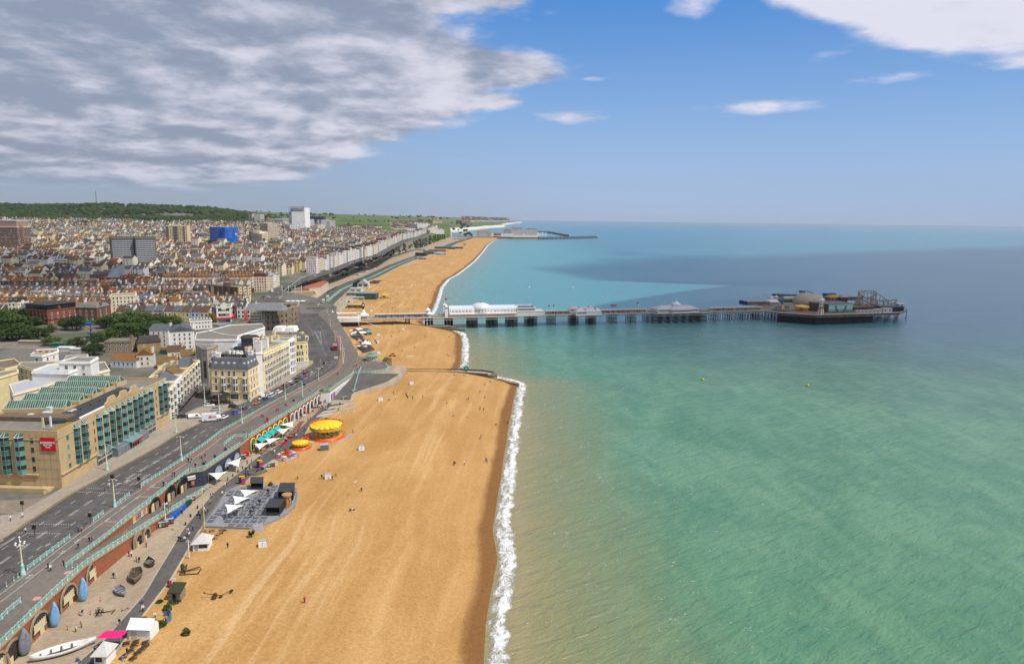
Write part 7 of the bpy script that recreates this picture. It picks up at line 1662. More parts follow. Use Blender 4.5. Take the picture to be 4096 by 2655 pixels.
MB().la([(r,0),(r,2.9)],18,sm=0).bd('wall',mt((.52,.44,.3)),th);MB().la([(r+1.1,2.8),(r*.52,4),(r*.52,4.25),(r*.6,4.3),(.1,5.3)],22,sm=0).bd('roof',GRR,th);mb=MB()
for k in rg(18):a=2*PI*k/18;mb.box(r-.02,-.12,0,r+.1,.12,2.8,0,Mx.Rotation(a,4,'Z'))
mb.bd('pilaster',fM,th);sff(th);MB().la([(.35,5.2),(.3,5.8),(0,6.1)],8).bd('finial',GRR,th)
TER=[(-88,371),(-78,372),(-71,378),(-70.5,386),(-74,396),(-84,408),(-95,417.5)]
tr=tg('cafe_terrace','raised tarmac terrace with cream orange-trimmed cafe front under domed kiosk','cafe',(-88,371,4.4));V=[Vc(p)-Vc((-88,371))for p in TER];MB().pr([tpl(v)for v in V],-.4,5.2).bd('wall',mt((.66,.47,.22)),tr);MB().pr(iS([tpl(v)for v in V],.3),5.2,5.42).bd('terrace_floor',PROMM,tr);MB().pr(iS([tpl(v)for v in V],-.15),4.6,5.25).bd('orange_trim',mt((.66,.24,.02),.6),tr)
for i in rg(3):
 a,b=V[i],V[i+1];d=(b-a);L=d.length;d.normalize();rzz=math.atan2(d.y,d.x);k=max(1,int(L/2.6))
 for j in rg(k):q=a+d*L*(j+.5)/k;pc('window',wM('dark',1.7,2.4),tr,loc=(q.x,q.y,1.2),rz=rzz)
rlg('turquoise railing round domed kiosk terrace',[Vc(p)for p in TER],lambda x,y:9.8,2.2)
CT=[G('J',x,y,4.6).xy for x,y in((490,1308),(765,1235),(765,1190),(905,1115),(870,1095),(760,1110),(640,1170),(480,1215))]
cd=tg('cafe_fence','dark fence round crowded orange cafe seating','fence',(CT[0].x,CT[0].y,4.5));mb=MB()
for a,b in zip(CT[:4],CT[1:4]):
 for k in rg(max(2,int((b-a).length/1.2))):
  q=a.lerp(b,k/max(2,int((b-a).length/1.2)))-CT[0];mb.tu([(q.x,q.y,0),(q.x,q.y,1.2)],.05,4)
mb.bd('post',dM,cd);sff(cd);mb=MB()
for a,b in zip(CT[:4],CT[1:4]):pan(mb,a-CT[0],b-CT[0],.1,1.15)
mb.bd('screen',mt((.03,.033,.04),.3,.4),cd)
mb=MB();q=CT[:];
if sum(a.x*b.y-b.x*a.y for a,b in zip(q,q[1:]+q[:1]))<0:q.reverse()
mb.pr([tpl(p-CT[0])for p in q],-.3,.06);mb.bd('floor',mt((.06,.062,.068),var=.3),cd)
rt_m=MB();rt_m.la([(.42,.7),(.42,.75)],10);rtop=rt_m.data('table_top',fM);rt_m=MB();rt_m.tu([(0,0,0),(0,0,.7)],.05,5);rt_m.la([(.25,0),(.2,.05)],8);rleg=rt_m.data('leg',dM)
ctr=random.Random(5);m_=0
for i in rg(400):
 xs=[p.x for p in CT];ys=[p.y for p in CT];p=Vc((min(xs)+ctr.random()*(max(xs)-min(xs)),min(ys)+ctr.random()*(max(ys)-min(ys))))
 if ins(p,CT)and all((p-z).length>1.5 for z in FOOT[-m_:]if 0)and m_<64:
  t=tg('cafe_table','small round white cafe table in orange cafe seating','table',(p.x,p.y,4.56),0,'round tables of orange cafe');pc('table_top',rtop,t);pc('leg',rleg,t);m_+=1
for x,y,c,cl in((575,1205,(.7,.2,.02),1),(620,1230,(.7,.2,.02),1),(465,1190,(.7,.2,.02),1),(490,1230,(.7,.2,.02),1),(690,1215,(.78,.77,.74),1),(812,1130,(.03,.07,.2),1)):pl_(f"{'orange' if c[0] < .75 and c[2] < .1 else 'white' if c[0] > .7 else 'navy'} folded parasol in the cafe seating",G('J',x,y,4.6),1.4,c,'folded parasols of orange cafe',3,1)
for lab,x,y in(('wide bright blue parasol over cafe tables, by cafe wall',700,1165),('wide bright blue parasol over cafe tables, by beach steps',750,1145)):pl_(lab,G('J',x,y,4.6),3.4,(.02,.16,.55),'blue parasols of orange cafe',3.6,n=4)
pl_('single white parasol by groyne root',G('J',848,1118,4.6),2.6,(.78,.77,.75),None,3.2,n=4)
for lab,x,y in(('tall orange phone-box frame at cafe corner, first',800,1215),('tall orange phone-box frame at cafe corner, second',822,1205),('tall orange phone-box frame by groyne gap',893,1155),('orange and white kiosk booth at cafe entrance',442,1245)):
 th=tg('orange_booth',lab.replace(', first',', on the seating side').replace(', second',', on the groyne side'),'booth',G('J',x,y,4.5));mb=MB()
 for a,b in((-.6,-.6),(.6,-.6),(.6,.6),(-.6,.6)):mb.box(a-.12,b-.12,0,a+.12,b+.12,2.8)
 mb.bd('frame',mat('ost',(.62,.14,.01),.5),th);MB().box(-.75,-.75,2.8,.75,.75,3).bd('roof',MATS['ost'],th);MB().box(-.5,-.5,.1,.5,.5,2.4).bd('back_panel',mt((.32,.1,.03),var=.4)if 'white' not in lab else fM,th)
th=tg('beach_steps','brown timber steps with pale railings down to second beach','stairs',G('J',700,1050,4.6),-.5);mb=MB()
for k in rg(12):mb.box(-2.6,-4+k*.6,0,2.6,-3.4+k*.6,.3+k*.38)
mb.bd('steps',mt((.24,.145,.08),.9),th);mb=MB()
for x in(-2.6,2.6):mb.tu([(x,-4,1.2),(x,3.2,5.6)],.05,4)
mb.bd('railing',mt((.36,.48,.36),.6),th)
for lab,pts,rl in(('dark timber beach bar deck with white parasols under promenade railing',((290,690),(420,790),(465,755),(380,640)),0),('dark beach bar deck with white peaked tents below promenade',((370,830),(450,895),(575,860),(500,790)),0)):
 P=[G('J',x,y,5).xy for x,y in pts]
 if sum(a.x*b.y-b.x*a.y for a,b in zip(P,P[1:]+P[:1]))<0:P.reverse()
 th=tg('beach_bar',lab,'beach bar',(P[0].x,P[0].y,4.2));q=[tpl(p-P[0])for p in P];MB().pr(q,-.3,.6).bd('deck',mt((.075,.062,.05),.9,var=.3),th);mb=MB()
 for a,b in zip(q,q[1:]+q[:1]):
  for k in rg(7):u=Vc(a).lerp(Vc(b),k/7);mb.tu([(u.x,u.y,.6),(u.x,u.y,1.6)],.06,4)
  mb.tu([(*a,1.6),(*b,1.6)],.05,4);mb.tu([(*a,1.1),(*b,1.1)],.04,4)
 mb.bd('railing',DKW,th)
for lab,x,y,c in(('white square canopy at beach bar, upper',400,672,CV),('white square canopy at beach bar, lower',440,712,CV)):
 th=tg('square_canopy',lab+' of two','canopy',G('J',x,y,5),.9,'white square canopies');o=MB().add([(-2.6,-2,2.9),(2.6,-2,2.9),(2.6,2,3.5),(-2.6,2,3.5)],F4).bd('canvas',c,th);mb=MB()
 for x_,y_ in((-2.4,-1.9),(2.4,-1.9),(2.4,1.9),(-2.4,1.9)):mb.tu([(x_,y_,-.4),(x_,y_,3)],.05,4)
 mb.bd('pole',gM,th)
for lab,x,y,r in(('white peaked tent over beach bar, bigger',470,825,3.6),('white peaked tent over beach bar, smaller',505,835,3),('white and red canopy by peaked tents',400,800,2.4)):
 th=tg('peaked_tent',lab,'tent',G('J',x,y,4.8),.3);MB().la([(r,2.3),(r*.45,2.9),(.08,4.4)],4,sm=0,cap=0,a0=.78).bd('canvas',CV if 'red' not in lab else mt((.6,.3,.28),var=.5),th);mb=MB()
 for k in rg(4):a=.78+k*PI/2;mb.tu([(r*cos(a),r*sin(a),0),(r*cos(a),r*sin(a),2.3)],.06,4)
 mb.bd('pole',gM,th)
for k,(x,y)in en(((335,680),(355,690),(342,705),(365,720),(300,670),(320,700),(345,730),(310,720),(395,855),(430,855),(470,860))):pl_('small white parasol on dark beach bar deck',G('J',x,y,5),1.5,(.74,.74,.76)if k%3 else(.12,.14,.22),'parasols on beach bar decks')
for k in rg(7):
 p=G('J',222+k*7,640+k*11,9);th=tg('feather_flag','pale feather flag along promenade railing','flag',p,.4,'pale feather flags by promenade railing');MB().tu([(0,0,-4),(0,0,1.4)],.04,4).bd('pole',gM,th);MB().add([(0,-.02,-1.6),(.75,-.02,-1.4),(.7,-.02,.8),(0,-.02,1.4),(0,.02,-1.6),(.75,.02,-1.4),(.7,.02,.8),(0,.02,1.4)],[(0,1,2,3),(7,6,5,4)]).bd('cloth',mt((.58,.54,.62)),th)
for lab,x,y,c in(('blue feather flag on second beach, shoreward',575,800,(.03,.1,.3)),('tall dark red feather flag by peaked tents',535,830,(.35,.02,.05)),('dark blue feather flag by leaning surfboards',592,820,(.03,.08,.22)),('red and yellow lifeguard flag near yellow quad bike',755,1010,(.7,.35,.02)),('red and yellow lifeguard flag by rescue craft',855,690,(.7,.35,.02))):
 th=tg('feather_flag',lab,'flag',on('J',x,y));MB().tu([(0,0,0),(0,0,3.4)],.04,4).bd('pole',gM,th);MB().add([(0,-.02,1.4),(.9,-.02,1.6),(.8,-.02,3.2),(0,-.02,3.4),(0,.02,1.4),(.9,.02,1.6),(.8,.02,3.2),(0,.02,3.4)],[(0,1,2,3),(7,6,5,4)]).bd('cloth',c,th)
th,w,d=hut('little grey hut with green pagoda roof on second beach','J',((490,700),(548,697),(555,670)),4.4,2.3,1.6,mt((.3,.26,.22)),GRR,'pagoda_hut','hip');MB().box(w*.3,-.05,.8,w*.7,0,1.8).bd('hatch',dI,th)
def crf(label,t,x,y,c,L=3,W_=.7,rz=.1,h=.3,name='surfboard'):
 th=tg(name,label,'board',on(t,x,y),rz);mb=MB();o=[(L/2*cos(a),W_/2*sin(a)*(1-.25*cos(a)))for a in[2*PI*k/14 for k in rg(14)]];mb.pr(o,.05,h);ob=mb.bd('board',pM,th);ob.color=(*c,1);ob=MB().pr([(v[0]*.75-.1,v[1]*.5)for v in o],h,h+.06).bd('deck_pad',pM,th);ob.color=(*tpl(min(1,q*.7+.08)for q in c),1)
crf('yellow rescue board lying on second beach','J',972,968,(.75,.52,.01),5.5,1.2);crf('white rescue board lying by yellow one','J',988,946,(.78,.78,.76),5.2,1.1);crf('yellow kayak on sand beyond pier','J',968,292,(.72,.55,.02),6.5,1.6)
crf('white inflatable boat hull at top of second beach','J',905,636,(.74,.74,.76),4.2,2,1.9,.6);crf('long orange kayak propped on second beach','J',512,745,(.5,.25,.06),7,.9,1.9);crf('dark blue kayak by orange kayak','J',492,755,(.05,.07,.1),6,.9,1.9)
th=tg('quad_bike','yellow lifeguard buggy with red seat on second beach','buggy',on('J',788,940));MB().box(-2.2,-1,.5,2.2,1,1.2).box(-.9,-.9,1.2,.9,.9,2,1).bd('body',[YELP,REDP],th)
for x in(-1.5,1.5):
 for y in(-1.05,1.05):MB().la([(.55,-.2),(.55,.2)],10,mx=Mx.Translation((x,y,.5))@RX).bd('wheel',dM,th)
th=tg('lifeguard_tower','yellow lifeguard cabin on beach beyond pier','cabin',on('J',690,272));MB().box(-2.6,-2,1.2,2.6,2,3.6).bd('cabin',YELP,th);MB().frus(2.9,2.3,3.6,4.9,1,.8).bd('roof',YELP,th);mb=MB();mb.box(-5.5,-1.8,.9,5,1.8,1.2);
for x,y in((-5,-1.6),(4.5,-1.6),(4.5,1.6),(-5,1.6),(0,-1.6)):mb.tu([(x,y,-.3),(x,y,1)],.12,4)
mb.bd('platform',mt((.2,.1,.05),.9),th);MB().box(-1.6,-2.05,1.8,1.6,-2,3).bd('window',gL,th)
crf('small yellow rescue craft on sand beyond pier','J',845,280,(.7,.45,.02),4.5,2,.4,.9,'rescue_craft')
th=tg('yacht_mast','tall white crossed mast frame between jetty and beach bars','mast',on('J',402,620));hq=hgt('J',402,620,392,505,4.4);MB().tu([(0,0,0),(-1.2,0,hq)],.18,6).bd('mast',fM,th);MB().tu([(-16,6,11),(0,0,7),(18,-3,1.5)],.14,5).bd('boom',fM,th)
for lab,x,y,c in(('dark covered dinghy among boats by jetty',385,640,(.09,.1,.11)),('blue covered dinghy among boats by jetty',450,632,(.03,.12,.4)),('brown rowing boat hull by jetty foot',470,645,(.12,.08,.05))):crf(lab,'J',x,y,c,8,2.6,.1,1,'covered_dinghy')
PP0=Vc((-126.6,577.8));PU=Vc((.973,.229));PV=Vc((-.229,.973));PA=math.atan2(.229,.973);DZ=9.6
def st_(t,x,y,z=DZ):p=G(t,x,y,z).xy-PP0;return p.dot(PU),p.dot(PV)
def pw(s,t,z=DZ):p=PP0+PU*s+PV*t;return(p.x,p.y,z)
def pt(name,label,cat,s,t,z=DZ,group=None):return tg(name,label,cat,pw(s,t,z),PA,group)
IR=mt((.03,.034,.036),.75,var=.4);DECKM=mt((.22,.175,.135),.9,var=.3,scale=.8);PW=mt((.78,.76,.74),.6,.3);PRAIL=mt((.58,.52,.42))
pier=pt('pier','long Victorian pleasure pier on dark iron trestles running out to sea','pier',0,0,0)
near=[(-26,1),(0,-1),(8,-.5),(58,-1),(72,-2.5),(90,-3.2),(112,-3.6),(134,-3.2),(160,-1.5),(186,0),(188,-6),(212,-6),(213,0),(262,0),(268,-5),(320,-5),(326,0),(385,0),(388,-14),(413,-35),(511,-31),(540,-8)]
far=[(542,25),(511,47),(413,50),(388,32),(385,14),(326,14),(320,19),(268,19),(262,14),(213,14),(212,20),(188,20),(186,14),(160,16),(134,18),(90,18),(72,17),(58,15),(8,13),(0,13),(-22,15)]
MB().pr(near+far,DZ-.55,DZ).bd('deck',DECKM,pier)
mb=MB();out=near+far
for a,b in zip(out,out[1:]+out[:1]):
 mb.tu([(*a,DZ-.15),(*b,DZ-.15)],.28,4);mb.tu([(*a,DZ-2),(*b,DZ-2)],.18,4);L=hypot(b[0]-a[0],b[1]-a[1]);n=max(1,int(L/2.4))
 for k in rg(n):
  p,q=Vc(a).lerp(Vc(b),k/n),Vc(a).lerp(Vc(b),(k+1)/n);mb.tu([(*p,DZ-.3),(*q,DZ-2)],.09,4,1);mb.tu([(*p,DZ-2),(*q,DZ-.3)],.09,4,1)
mb.bd('edge_girder',[PRAIL,IR],pier)
mb=MB()
for a,b in zip(out[:-1],out[1:]):
 if a==out[len(near)-1]:pass
 for z in(.55,1.15):mb.tu([(*a,DZ+z),(*b,DZ+z)],.05,4)
 L=hypot(b[0]-a[0],b[1]-a[1]);n=max(1,int(L/2.2))
 for k in rg(n):p=Vc(a).lerp(Vc(b),k/n);mb.tu([(*p,DZ),(*p,DZ+1.2)],.06,4)
mb.bd('railing',PRAIL,pier)
def trestle_mesh(w,d,rows,cols,top=DZ-.6):
 mb=MB()
 for i in rg(rows):
  for j in rg(cols):
   x,y=-w/2+w*i/max(1,rows-1),d*j/(cols-1);mb.tu([(x,y,-4),(x,y,top)],.24,6)
   if j<cols-1:
    for z0,z1 in((1,4.8),(4.8,8.6)):mb.tu([(x,y,z0),(x,y+d/(cols-1),z1)],.08,4);mb.tu([(x,y,z1),(x,y+d/(cols-1),z0)],.08,4)
   if i<rows-1:
    for z0,z1 in((1,4.8),(4.8,8.6)):mb.tu([(x,y,z0),(x+w/(rows-1),y,z1)],.08,4);mb.tu([(x,y,z1),(x+w/(rows-1),y,z0)],.08,4)
 for z in(1,4.8,8.7):
  for i in rg(rows):mb.tu([(-w/2+w*i/max(1,rows-1),0,z),(-w/2+w*i/max(1,rows-1),d,z)],.1,4)
  for j in rg(cols):mb.tu([(-w/2,d*j/(cols-1),z),(w/2,d*j/(cols-1),z)],.1,4)
 return mb.data('trestle',IR)
TR1=trestle_mesh(5.5,13,3,5);TR2=trestle_mesh(6.5,21,3,7);TR3=trestle_mesh(5,13,2,4)
for s in(38,):pc('trestle',trestle_mesh(3,11,2,3),pier,loc=(s,1,0))
for s in(56.5,74):pc('trestle',TR1,pier,loc=(s,0,0))
for s in(95,113,131,149):pc('trestle',TR2,pier,loc=(s,-3,0))
for s in(168,188,205,227,246,263):pc('trestle',TR1 if s in(188,205)else TR3,pier,loc=(s,0 if s not in(188,205)else-4,0))
for s in(272,280,288,296,304,312,318):pc('trestle',TR2,pier,loc=(s,-4,0),scale=(.3,1,1))
for s in(333,348,362,376):pc('trestle',TR3,pier,loc=(s,.5,0))
pm_=MB();pm_.tu([(0,0,-4),(0,0,DZ-.5)],.32,6);pm_.la([(.5,0),(.5,1.2)],6);PILE=pm_.data('pile',IR)
np_=0
def inpoly(p,poly):return ins(Vc(p),[Vc(q)for q in poly])
hd=[(386,0),(388,-14),(413,-35),(511,-31),(540,-8),(542,25),(511,47),(413,50),(388,32)]
for i in rg(14):
 for j in rg(8):
  p=(391+i*11.3,-31+j*10.8)
  if inpoly(p,hd)and np_<98:pc('pile',PILE,pier,loc=(p[0],p[1],0));np_+=1
mb=MB()
for j in rg(9):y=-29+j*9.5;mb.box(394 if-12<y<30 else 410,y-.3,DZ-2.6,512,y+.3,DZ-.6);mb.tu([(410,y,1.5),(512,y,1.5)],.12,4)
for i in rg(10):mb.box(412+i*11-.3,-30,DZ-2.4,412+i*11+.3,45,DZ-.6)
mb.bd('understructure',IR,pier)
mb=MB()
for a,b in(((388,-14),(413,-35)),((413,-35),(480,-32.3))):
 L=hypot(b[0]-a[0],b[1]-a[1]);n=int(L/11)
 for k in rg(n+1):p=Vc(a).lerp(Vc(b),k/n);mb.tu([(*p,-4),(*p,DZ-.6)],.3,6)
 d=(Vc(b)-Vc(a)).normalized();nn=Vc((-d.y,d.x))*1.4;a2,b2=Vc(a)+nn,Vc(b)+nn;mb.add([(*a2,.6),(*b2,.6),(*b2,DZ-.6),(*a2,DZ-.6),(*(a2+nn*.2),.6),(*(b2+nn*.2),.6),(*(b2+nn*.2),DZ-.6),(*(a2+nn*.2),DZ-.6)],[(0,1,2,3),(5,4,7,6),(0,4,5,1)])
mb.bd('pile_shade_sheet',mt((.012,.013,.016)),pier)  # edge piles, plus near-black sheets added for shade under the pier head
s0,t0=st_('J',215,545);th=pt('entrance_hoarding','curved white hoarding wall with pale top at pier entrance','hoarding',-20,-2,DZ)
mb=MB();arc=[(-9+k*3,-4+3.2*sin((k/8)*PI*.5+.2)*-1+0*k)for k in rg(10)]
for a,b in zip(arc,arc[1:]):mb.add([(*a,-1.2),(*b,-1.2),(*b,2.6),(*a,2.6),(a[0],a[1]+5,2.8),(b[0],b[1]+5,2.8)],[(0,1,2,3),(3,2,5,4)])
mb.bd('screen',PW,th);MB().box(-9,-5,-5,18,8,-1.3).bd('base',mt((.05,.045,.04),.9),th)
th=pt('entrance_canopy','white curved canopy with pointed turret ends at pier gate','canopy',-16,10,DZ);MB().pr([(-10,0),(14,-1),(14,3.5),(-10,4.5)],3.4,4).bd('roof',PW,th);mb=MB()
for k in rg(7):mb.tu([(-9+k*3.7,.6,0),(-9+k*3.7,.6,3.4)],.12,5);mb.tu([(-9+k*3.7,3.4,0),(-9+k*3.7,3.4,3.4)],.12,5)
mb.bd('column',PW,th);MB().la([(1.7,3.6),(1.5,4.4),(.5,5.2),(0,6.6)],8,-9,2.2,0,sm=0).bd('turret',PW,th)
th=pt('entrance_kiosk','small white ticket kiosk with onion turret by hoarding','kiosk',-27.5,-3,DZ);MB().la([(1.6,0),(1.6,2.6)],8,sm=0).bd('wall',PW,th);MB().la([(2,2.6),(1.3,3.4),(.4,4),(0,5.4)],8,sm=0).bd('turret',PW,th)
s0,t0=st_('J',435,470);th=pt('clock_tower','black and gold clock tower rising from white tent-shaped pier gate','clock tower',s0+.5,6,DZ);hq=14.5
MB().la([(3.6,2.6),(3.2,3.6),(1.6,5.2),(1.2,6.6),(.9,7.6)],8,sm=0).pr([(-4.6,-4.6),(4.6,-4.6),(4.6,4.6),(-4.6,4.6)],2.4,2.8).bd('tent_roof',PW,th);mb=MB()
for x,y in((-3.5,-3.5),(3.5,-3.5),(3.5,3.5),(-3.5,3.5)):mb.cbox(x,y,0,1,1,2.5)
mb.bd('pier_gate',PW,th);sff(th);MB().cbox(0,0,7.2,1.5,1.5,5).cbox(0,0,10.2,2.2,2.2,2).la([(1.3,12.2),(.5,13.4),(0,hq+.8)],4,sm=0,a0=.78).bd('tower',dM,th);mb=MB()
for a in rg(4):mb.la([(.75,0),(.75,.06)],14,mx=Mx.Rotation(a*PI/2,4,'Z')@Mx.Translation((0,-1.12,11.2))@RX)
mb.bd('clock_face',fM,th);sff(th)
def shl(label,s0,s1,t0,w=4,h=2.8):
 th=pt('deck_shelter',label,'shelter',s0,t0,DZ);L=s1-s0;MB().pr([(0,0),(L,0),(L,w),(0,w)],(h-.2,h-.2,h-.2,h-.2),(h,h,h+.35,h+.35)).bd('roof',mt((.5,.47,.43)),th);mb=MB()
 for k in rg(int(L/2.6)+1):
  for y in(.25,w-.25):mb.tu([(min(L-.1,k*2.6),y,0),(min(L-.1,k*2.6),y,h-.2)],.08,4)
 mb.bd('column',PW,th);sff(th);MB().box(0,w/2-.1,0,L,w/2+.1,h-.3).bd('screen',mt((.4,.36,.32),.6,var=.9,scale=.9),th);mb=MB();k=0
 while k<L-4:
  if int(k/5)%3!=1:mb.box(k,.5,0,k+3.2,w/2-.3,2)
  k+=5
 mb.bd('stall_front',mt((.38,.34,.34),.6,var=.8,scale=.6),th);sff(th)
shl('long glazed shelter and stalls on pier over beach',10,55,5);shl('shelter and stalls on pier between arcade and twin kiosks',163,186,5.5);shl('long shelter and stalls on pier between twin kiosks and big pavilion',214,262,5.5);shl('long shelter on pier just before pier head',327,384,5.5)
for lab,t,x,y in(('white octagonal pagoda kiosk over water edge, landward','J',1195,440),('white octagonal pagoda kiosk over water edge, by railing','J',1213,482)):
 s,tt=st_(t,x,y);th=pt('pagoda_kiosk',lab,'kiosk',s,tt,DZ,'white pagoda kiosks');MB().la([(1.9,0),(1.9,2.6)],8,sm=0).bd('wall',PW,th);MB().la([(3,2.5),(1.6,3.4),(1.8,3.5),(.5,4.6),(0,6.4)],8,sm=0).bd('roof',PW,th)
GLR=mt((.56,.6,.66),.3,.5)
th=pt('arcade_hall','long white amusement hall with glazed barrel roof, round windows and big dome','arcade',70,-1,DZ);L=64;w=17
MB().box(4,1.2,0,L,w-1.2,3.2).box(4,2,3.2,L,w-2,6.2).bd('wall',PW,th)
mb=MB();N=10
for i in rg(N):
 a0,a1=PI*i/N,PI*(i+1)/N;r,cyy=w/2-2.2,w/2;mb.quad((4,cyy-r*cos(a0),6.2+3*sin(a0)),(L,cyy-r*cos(a0),6.2+3*sin(a0)),(L,cyy-r*cos(a1),6.2+3*sin(a1)),(4,cyy-r*cos(a1),6.2+3*sin(a1)))
mb.add([(x,w/2-(w/2-2.2)*cos(PI*i/N),6.2+3*sin(PI*i/N))for x in(4,)for i in rg(N+1)],[tpl(rg(N+1))]);mb.add([(L,w/2-(w/2-2.2)*cos(PI*i/N),6.2+3*sin(PI*i/N))for i in rg(N+1)],[tpl(rg(N,-1,-1))]);mb.bd('glazed_roof',GLR,th)
mb=MB();c0=33
mb.la([(9,3.2),(9,6.6),(9.3,6.7)],28,c0,w/2,0,sm=0);mb.bd('drum_wall',PW,th);MB().la([(9.2*cos(a),6.7+4.8*sin(a))for a in[PI/2*k/8 for k in rg(8)]]+[(.9,11.5)],28,c0,w/2,0).bd('dome',mt((.6,.61,.64),.4,.4),th);MB().la([(1.1,11.3),(1.1,12),(.7,12.3),(0,13)],10,c0,w/2,0).bd('lantern',mt((.25,.18,.11),.6),th)
rw_=MB();rw_.la([(.55,0),(.55,.08)],12);rwm=rw_.data('round_window',mt((.1,.055,.04),.5));rw_=MB();rw_.la([(.85,-.02),(.85,.04)],12)
for x in[7+k*3 for k in rg(6)]+[45+k*3 for k in rg(7)]:q=pc('round_window',rwm,th,loc=(x,1.98,4.7));q.rotation_euler=(PI/2,0,0)
for k in rg(7):a=rad(-90+(k-3)*19);q=pc('round_window',rwm,th,loc=(c0+9.02*cos(a),w/2+9.02*sin(a),5));q.rotation_euler=(PI/2,0,a+PI/2)
mb=MB()
for x in[5.5+k*3 for k in rg(20)]:mb.box(x-.18,1.6,3.2,x+.18,2,6.3);mb.la([(.16,6.3),(0,7)],5,x,1.8,0)
mb.bd('buttress',PW,th);sff(th);mb=MB();mb.add([(4,-1.2,2.6),(L,-1.2,2.6),(L,1.2,3.1),(4,1.2,3.1)],F4);
for k in rg(22):mb.tu([(4+k*2.85,-1.1,0),(4+k*2.85,-1.1,2.6)],.07,4)
mb.bd('verandah',mt((.58,.54,.47),var=.3),th)
for y in(.8,w-3):
 MB().box(0,y,0,2.6,y+2.6,9).bd('tower',PW,th);MB().la([(2.1,9),(1.7,9.5),(.2,11.4),(0,12.2)],4,1.3,y+1.3,0,sm=0,a0=.785).bd('tower_roof',PW,th);mb=MB()
 for k in rg(3):mb.box(.35+k*.7,y-.04,7.4,.8+k*.7,y,8.6)
 mb.bd('louvre',dI,th);sff(th)
th=pt('flagpole','white flagpole with red and white flag on arcade towers','flag',71,12,DZ+9);MB().tu([(0,0,0),(0,0,7)],.1,5).bd('pole',fM,th);MB().box(.1,-.03,4.8,2.6,.03,6.4).bd('flag',mt((.5,.06,.08),var=.9,scale=3),th)
th=pt('pier_bar','white two-storey bar block with glass band and rooftop letters facing seaward','bar',134,0,DZ);MB().box(0,0,0,26,15,3.6).box(1,1.2,3.6,18,14,6.6).bd('wall',PW,th);MB().box(2,1.1,4.5,17,1.2,5.7).box(18,2,4.5,18.1,13,5.7).bd('glass_band',gL,th);MB().box(.5,.6,6.6,18.6,14.6,6.9).box(0,-.3,3.6,26.3,15.3,3.85).bd('roof',mt((.66,.62,.56)),th)
MB().box(2,4,6.9,17,4.4,8.2).bd('roof_screen',mt((.2,.1,.24),.6,var=.8,scale=1.5),th)
q=ltr('BRIGHTON PIER',2.4,fM,th,(8.5,9,7.6),PI,sx=.85);mb=MB()
for k in rg(8):mb.tu([(1+k*2.2,9,6.9),(1+k*2.2,9,8)],.06,4)
mb.bd('sign_frame',fM,th)
def pyr(mb,x,y,w,d,z,h,t=.1):mb.pr([(x-w/2,y-d/2),(x+w/2,y-d/2),(x+w/2,y+d/2),(x-w/2,y+d/2)],z,z+h,0,top=[(x-w*t,y-d*t),(x+w*t,y-d*t),(x+w*t,y+d*t),(x-w*t,y+d*t)])
SR=mt((.52,.5,.53),.5,.3)
for lab,y in(('white pavilion kiosk with three hipped roofs on near side of pier',-6),('white pavilion kiosk with three hipped roofs on far side of pier',13)):
 th=pt('pier_pavilion',lab,'pavilion',188,y,DZ,'white pavilion kiosks with three hipped roofs');MB().box(0,0,-.6 if y<0 else 0,24,7,3.4).bd('wall',PW,th);mb=MB();pyr(mb,5,3.5,10.4,7.6,3.4,2.6);pyr(mb,21,3.5,6.2,7.6,3.4,2.8);mb.pr([(9,-.3),(19,-.3),(19,7.3),(9,7.3)],3.4,5.2,0,top=[(10.5,2.5),(17.5,2.5),(17.5,4.5),(10.5,4.5)]);mb.bd('roof',SR,th);sff(th);mb=MB()
 for k in rg(7):mb.box(1+k*1.3,-.06,1.6,1.9+k*1.3,0,2.8)
 mb.bd('window_strip',gL,th);sff(th)
th=pt('pier_pavilion','big white pavilion with long hipped roof and central cupola','pavilion',270,-3,DZ);MB().box(0,2,0,42,18,3.2).box(13,-1,0,31,21,3.2).bd('wall',PW,th);MB().pr([(-.6,1.4),(42.6,1.4),(42.6,18.6),(-.6,18.6)],3.2,6,0,top=[(6,8.5),(36,8.5),(36,11.5),(6,11.5)]).pr([(12,-1.8),(32,-1.8),(32,21.8),(12,21.8)],3.1,6.6,0,top=[(18,6),(26,6),(26,14),(18,14)]).bd('roof',SR,th)
MB().la([(4.2,6),(4.2,6.9),(4.8,7),(1,9.8)],10,22,10,0,sm=0).bd('cupola',PW,th);MB().tu([(22,10,9.6),(22,10,11)],.15,5).la([(0,-.8),(.6,-.5),(.8,0),(.6,.5),(0,.8)],10,22,10,11.6).bd('ball_finial',mt((.62,.6,.62),.4),th);mb=MB()
for k in rg(24):
 x=1+k*1.7
 if not 11.5<x<31.5:mb.box(x,1.95,1.4,x+1.1,2,2.6)
 elif x<30:mb.box(x,-1.05,1.4,x+1.1,-1,2.6)
mb.bd('window_strip',gL,th);sff(th)
for lab,s,t in(('white pier flagpole with purple flag by shelter',166,3),('white pier flagpole with striped flag by shelter',170.5,3),('thin pier flagpole with red flag before big pavilion',256,12)):
 th=pt('flagpole',lab,'flag',s,t,DZ);MB().tu([(0,0,0),(0,0,9)],.12,5).bd('pole',fM,th);MB().box(-2,-.03,7.5,-.1,.03,8.8).bd('flag',((.2,.08,.3)if 'purple' in lab else(.3,.1,.08)if 'red' in lab else(.1,.2,.12)),th)
def at(t,x,y,name,label,cat,z=DZ,group=None):p=G(t,x,y,z);return tg(name,label,cat,p,PA,group)
th=at('L',1165,598,'helter_skelter','white helter skelter tower with red spiral stripes','helter skelter');hq=hgt('L',1165,598,1165,415,DZ)
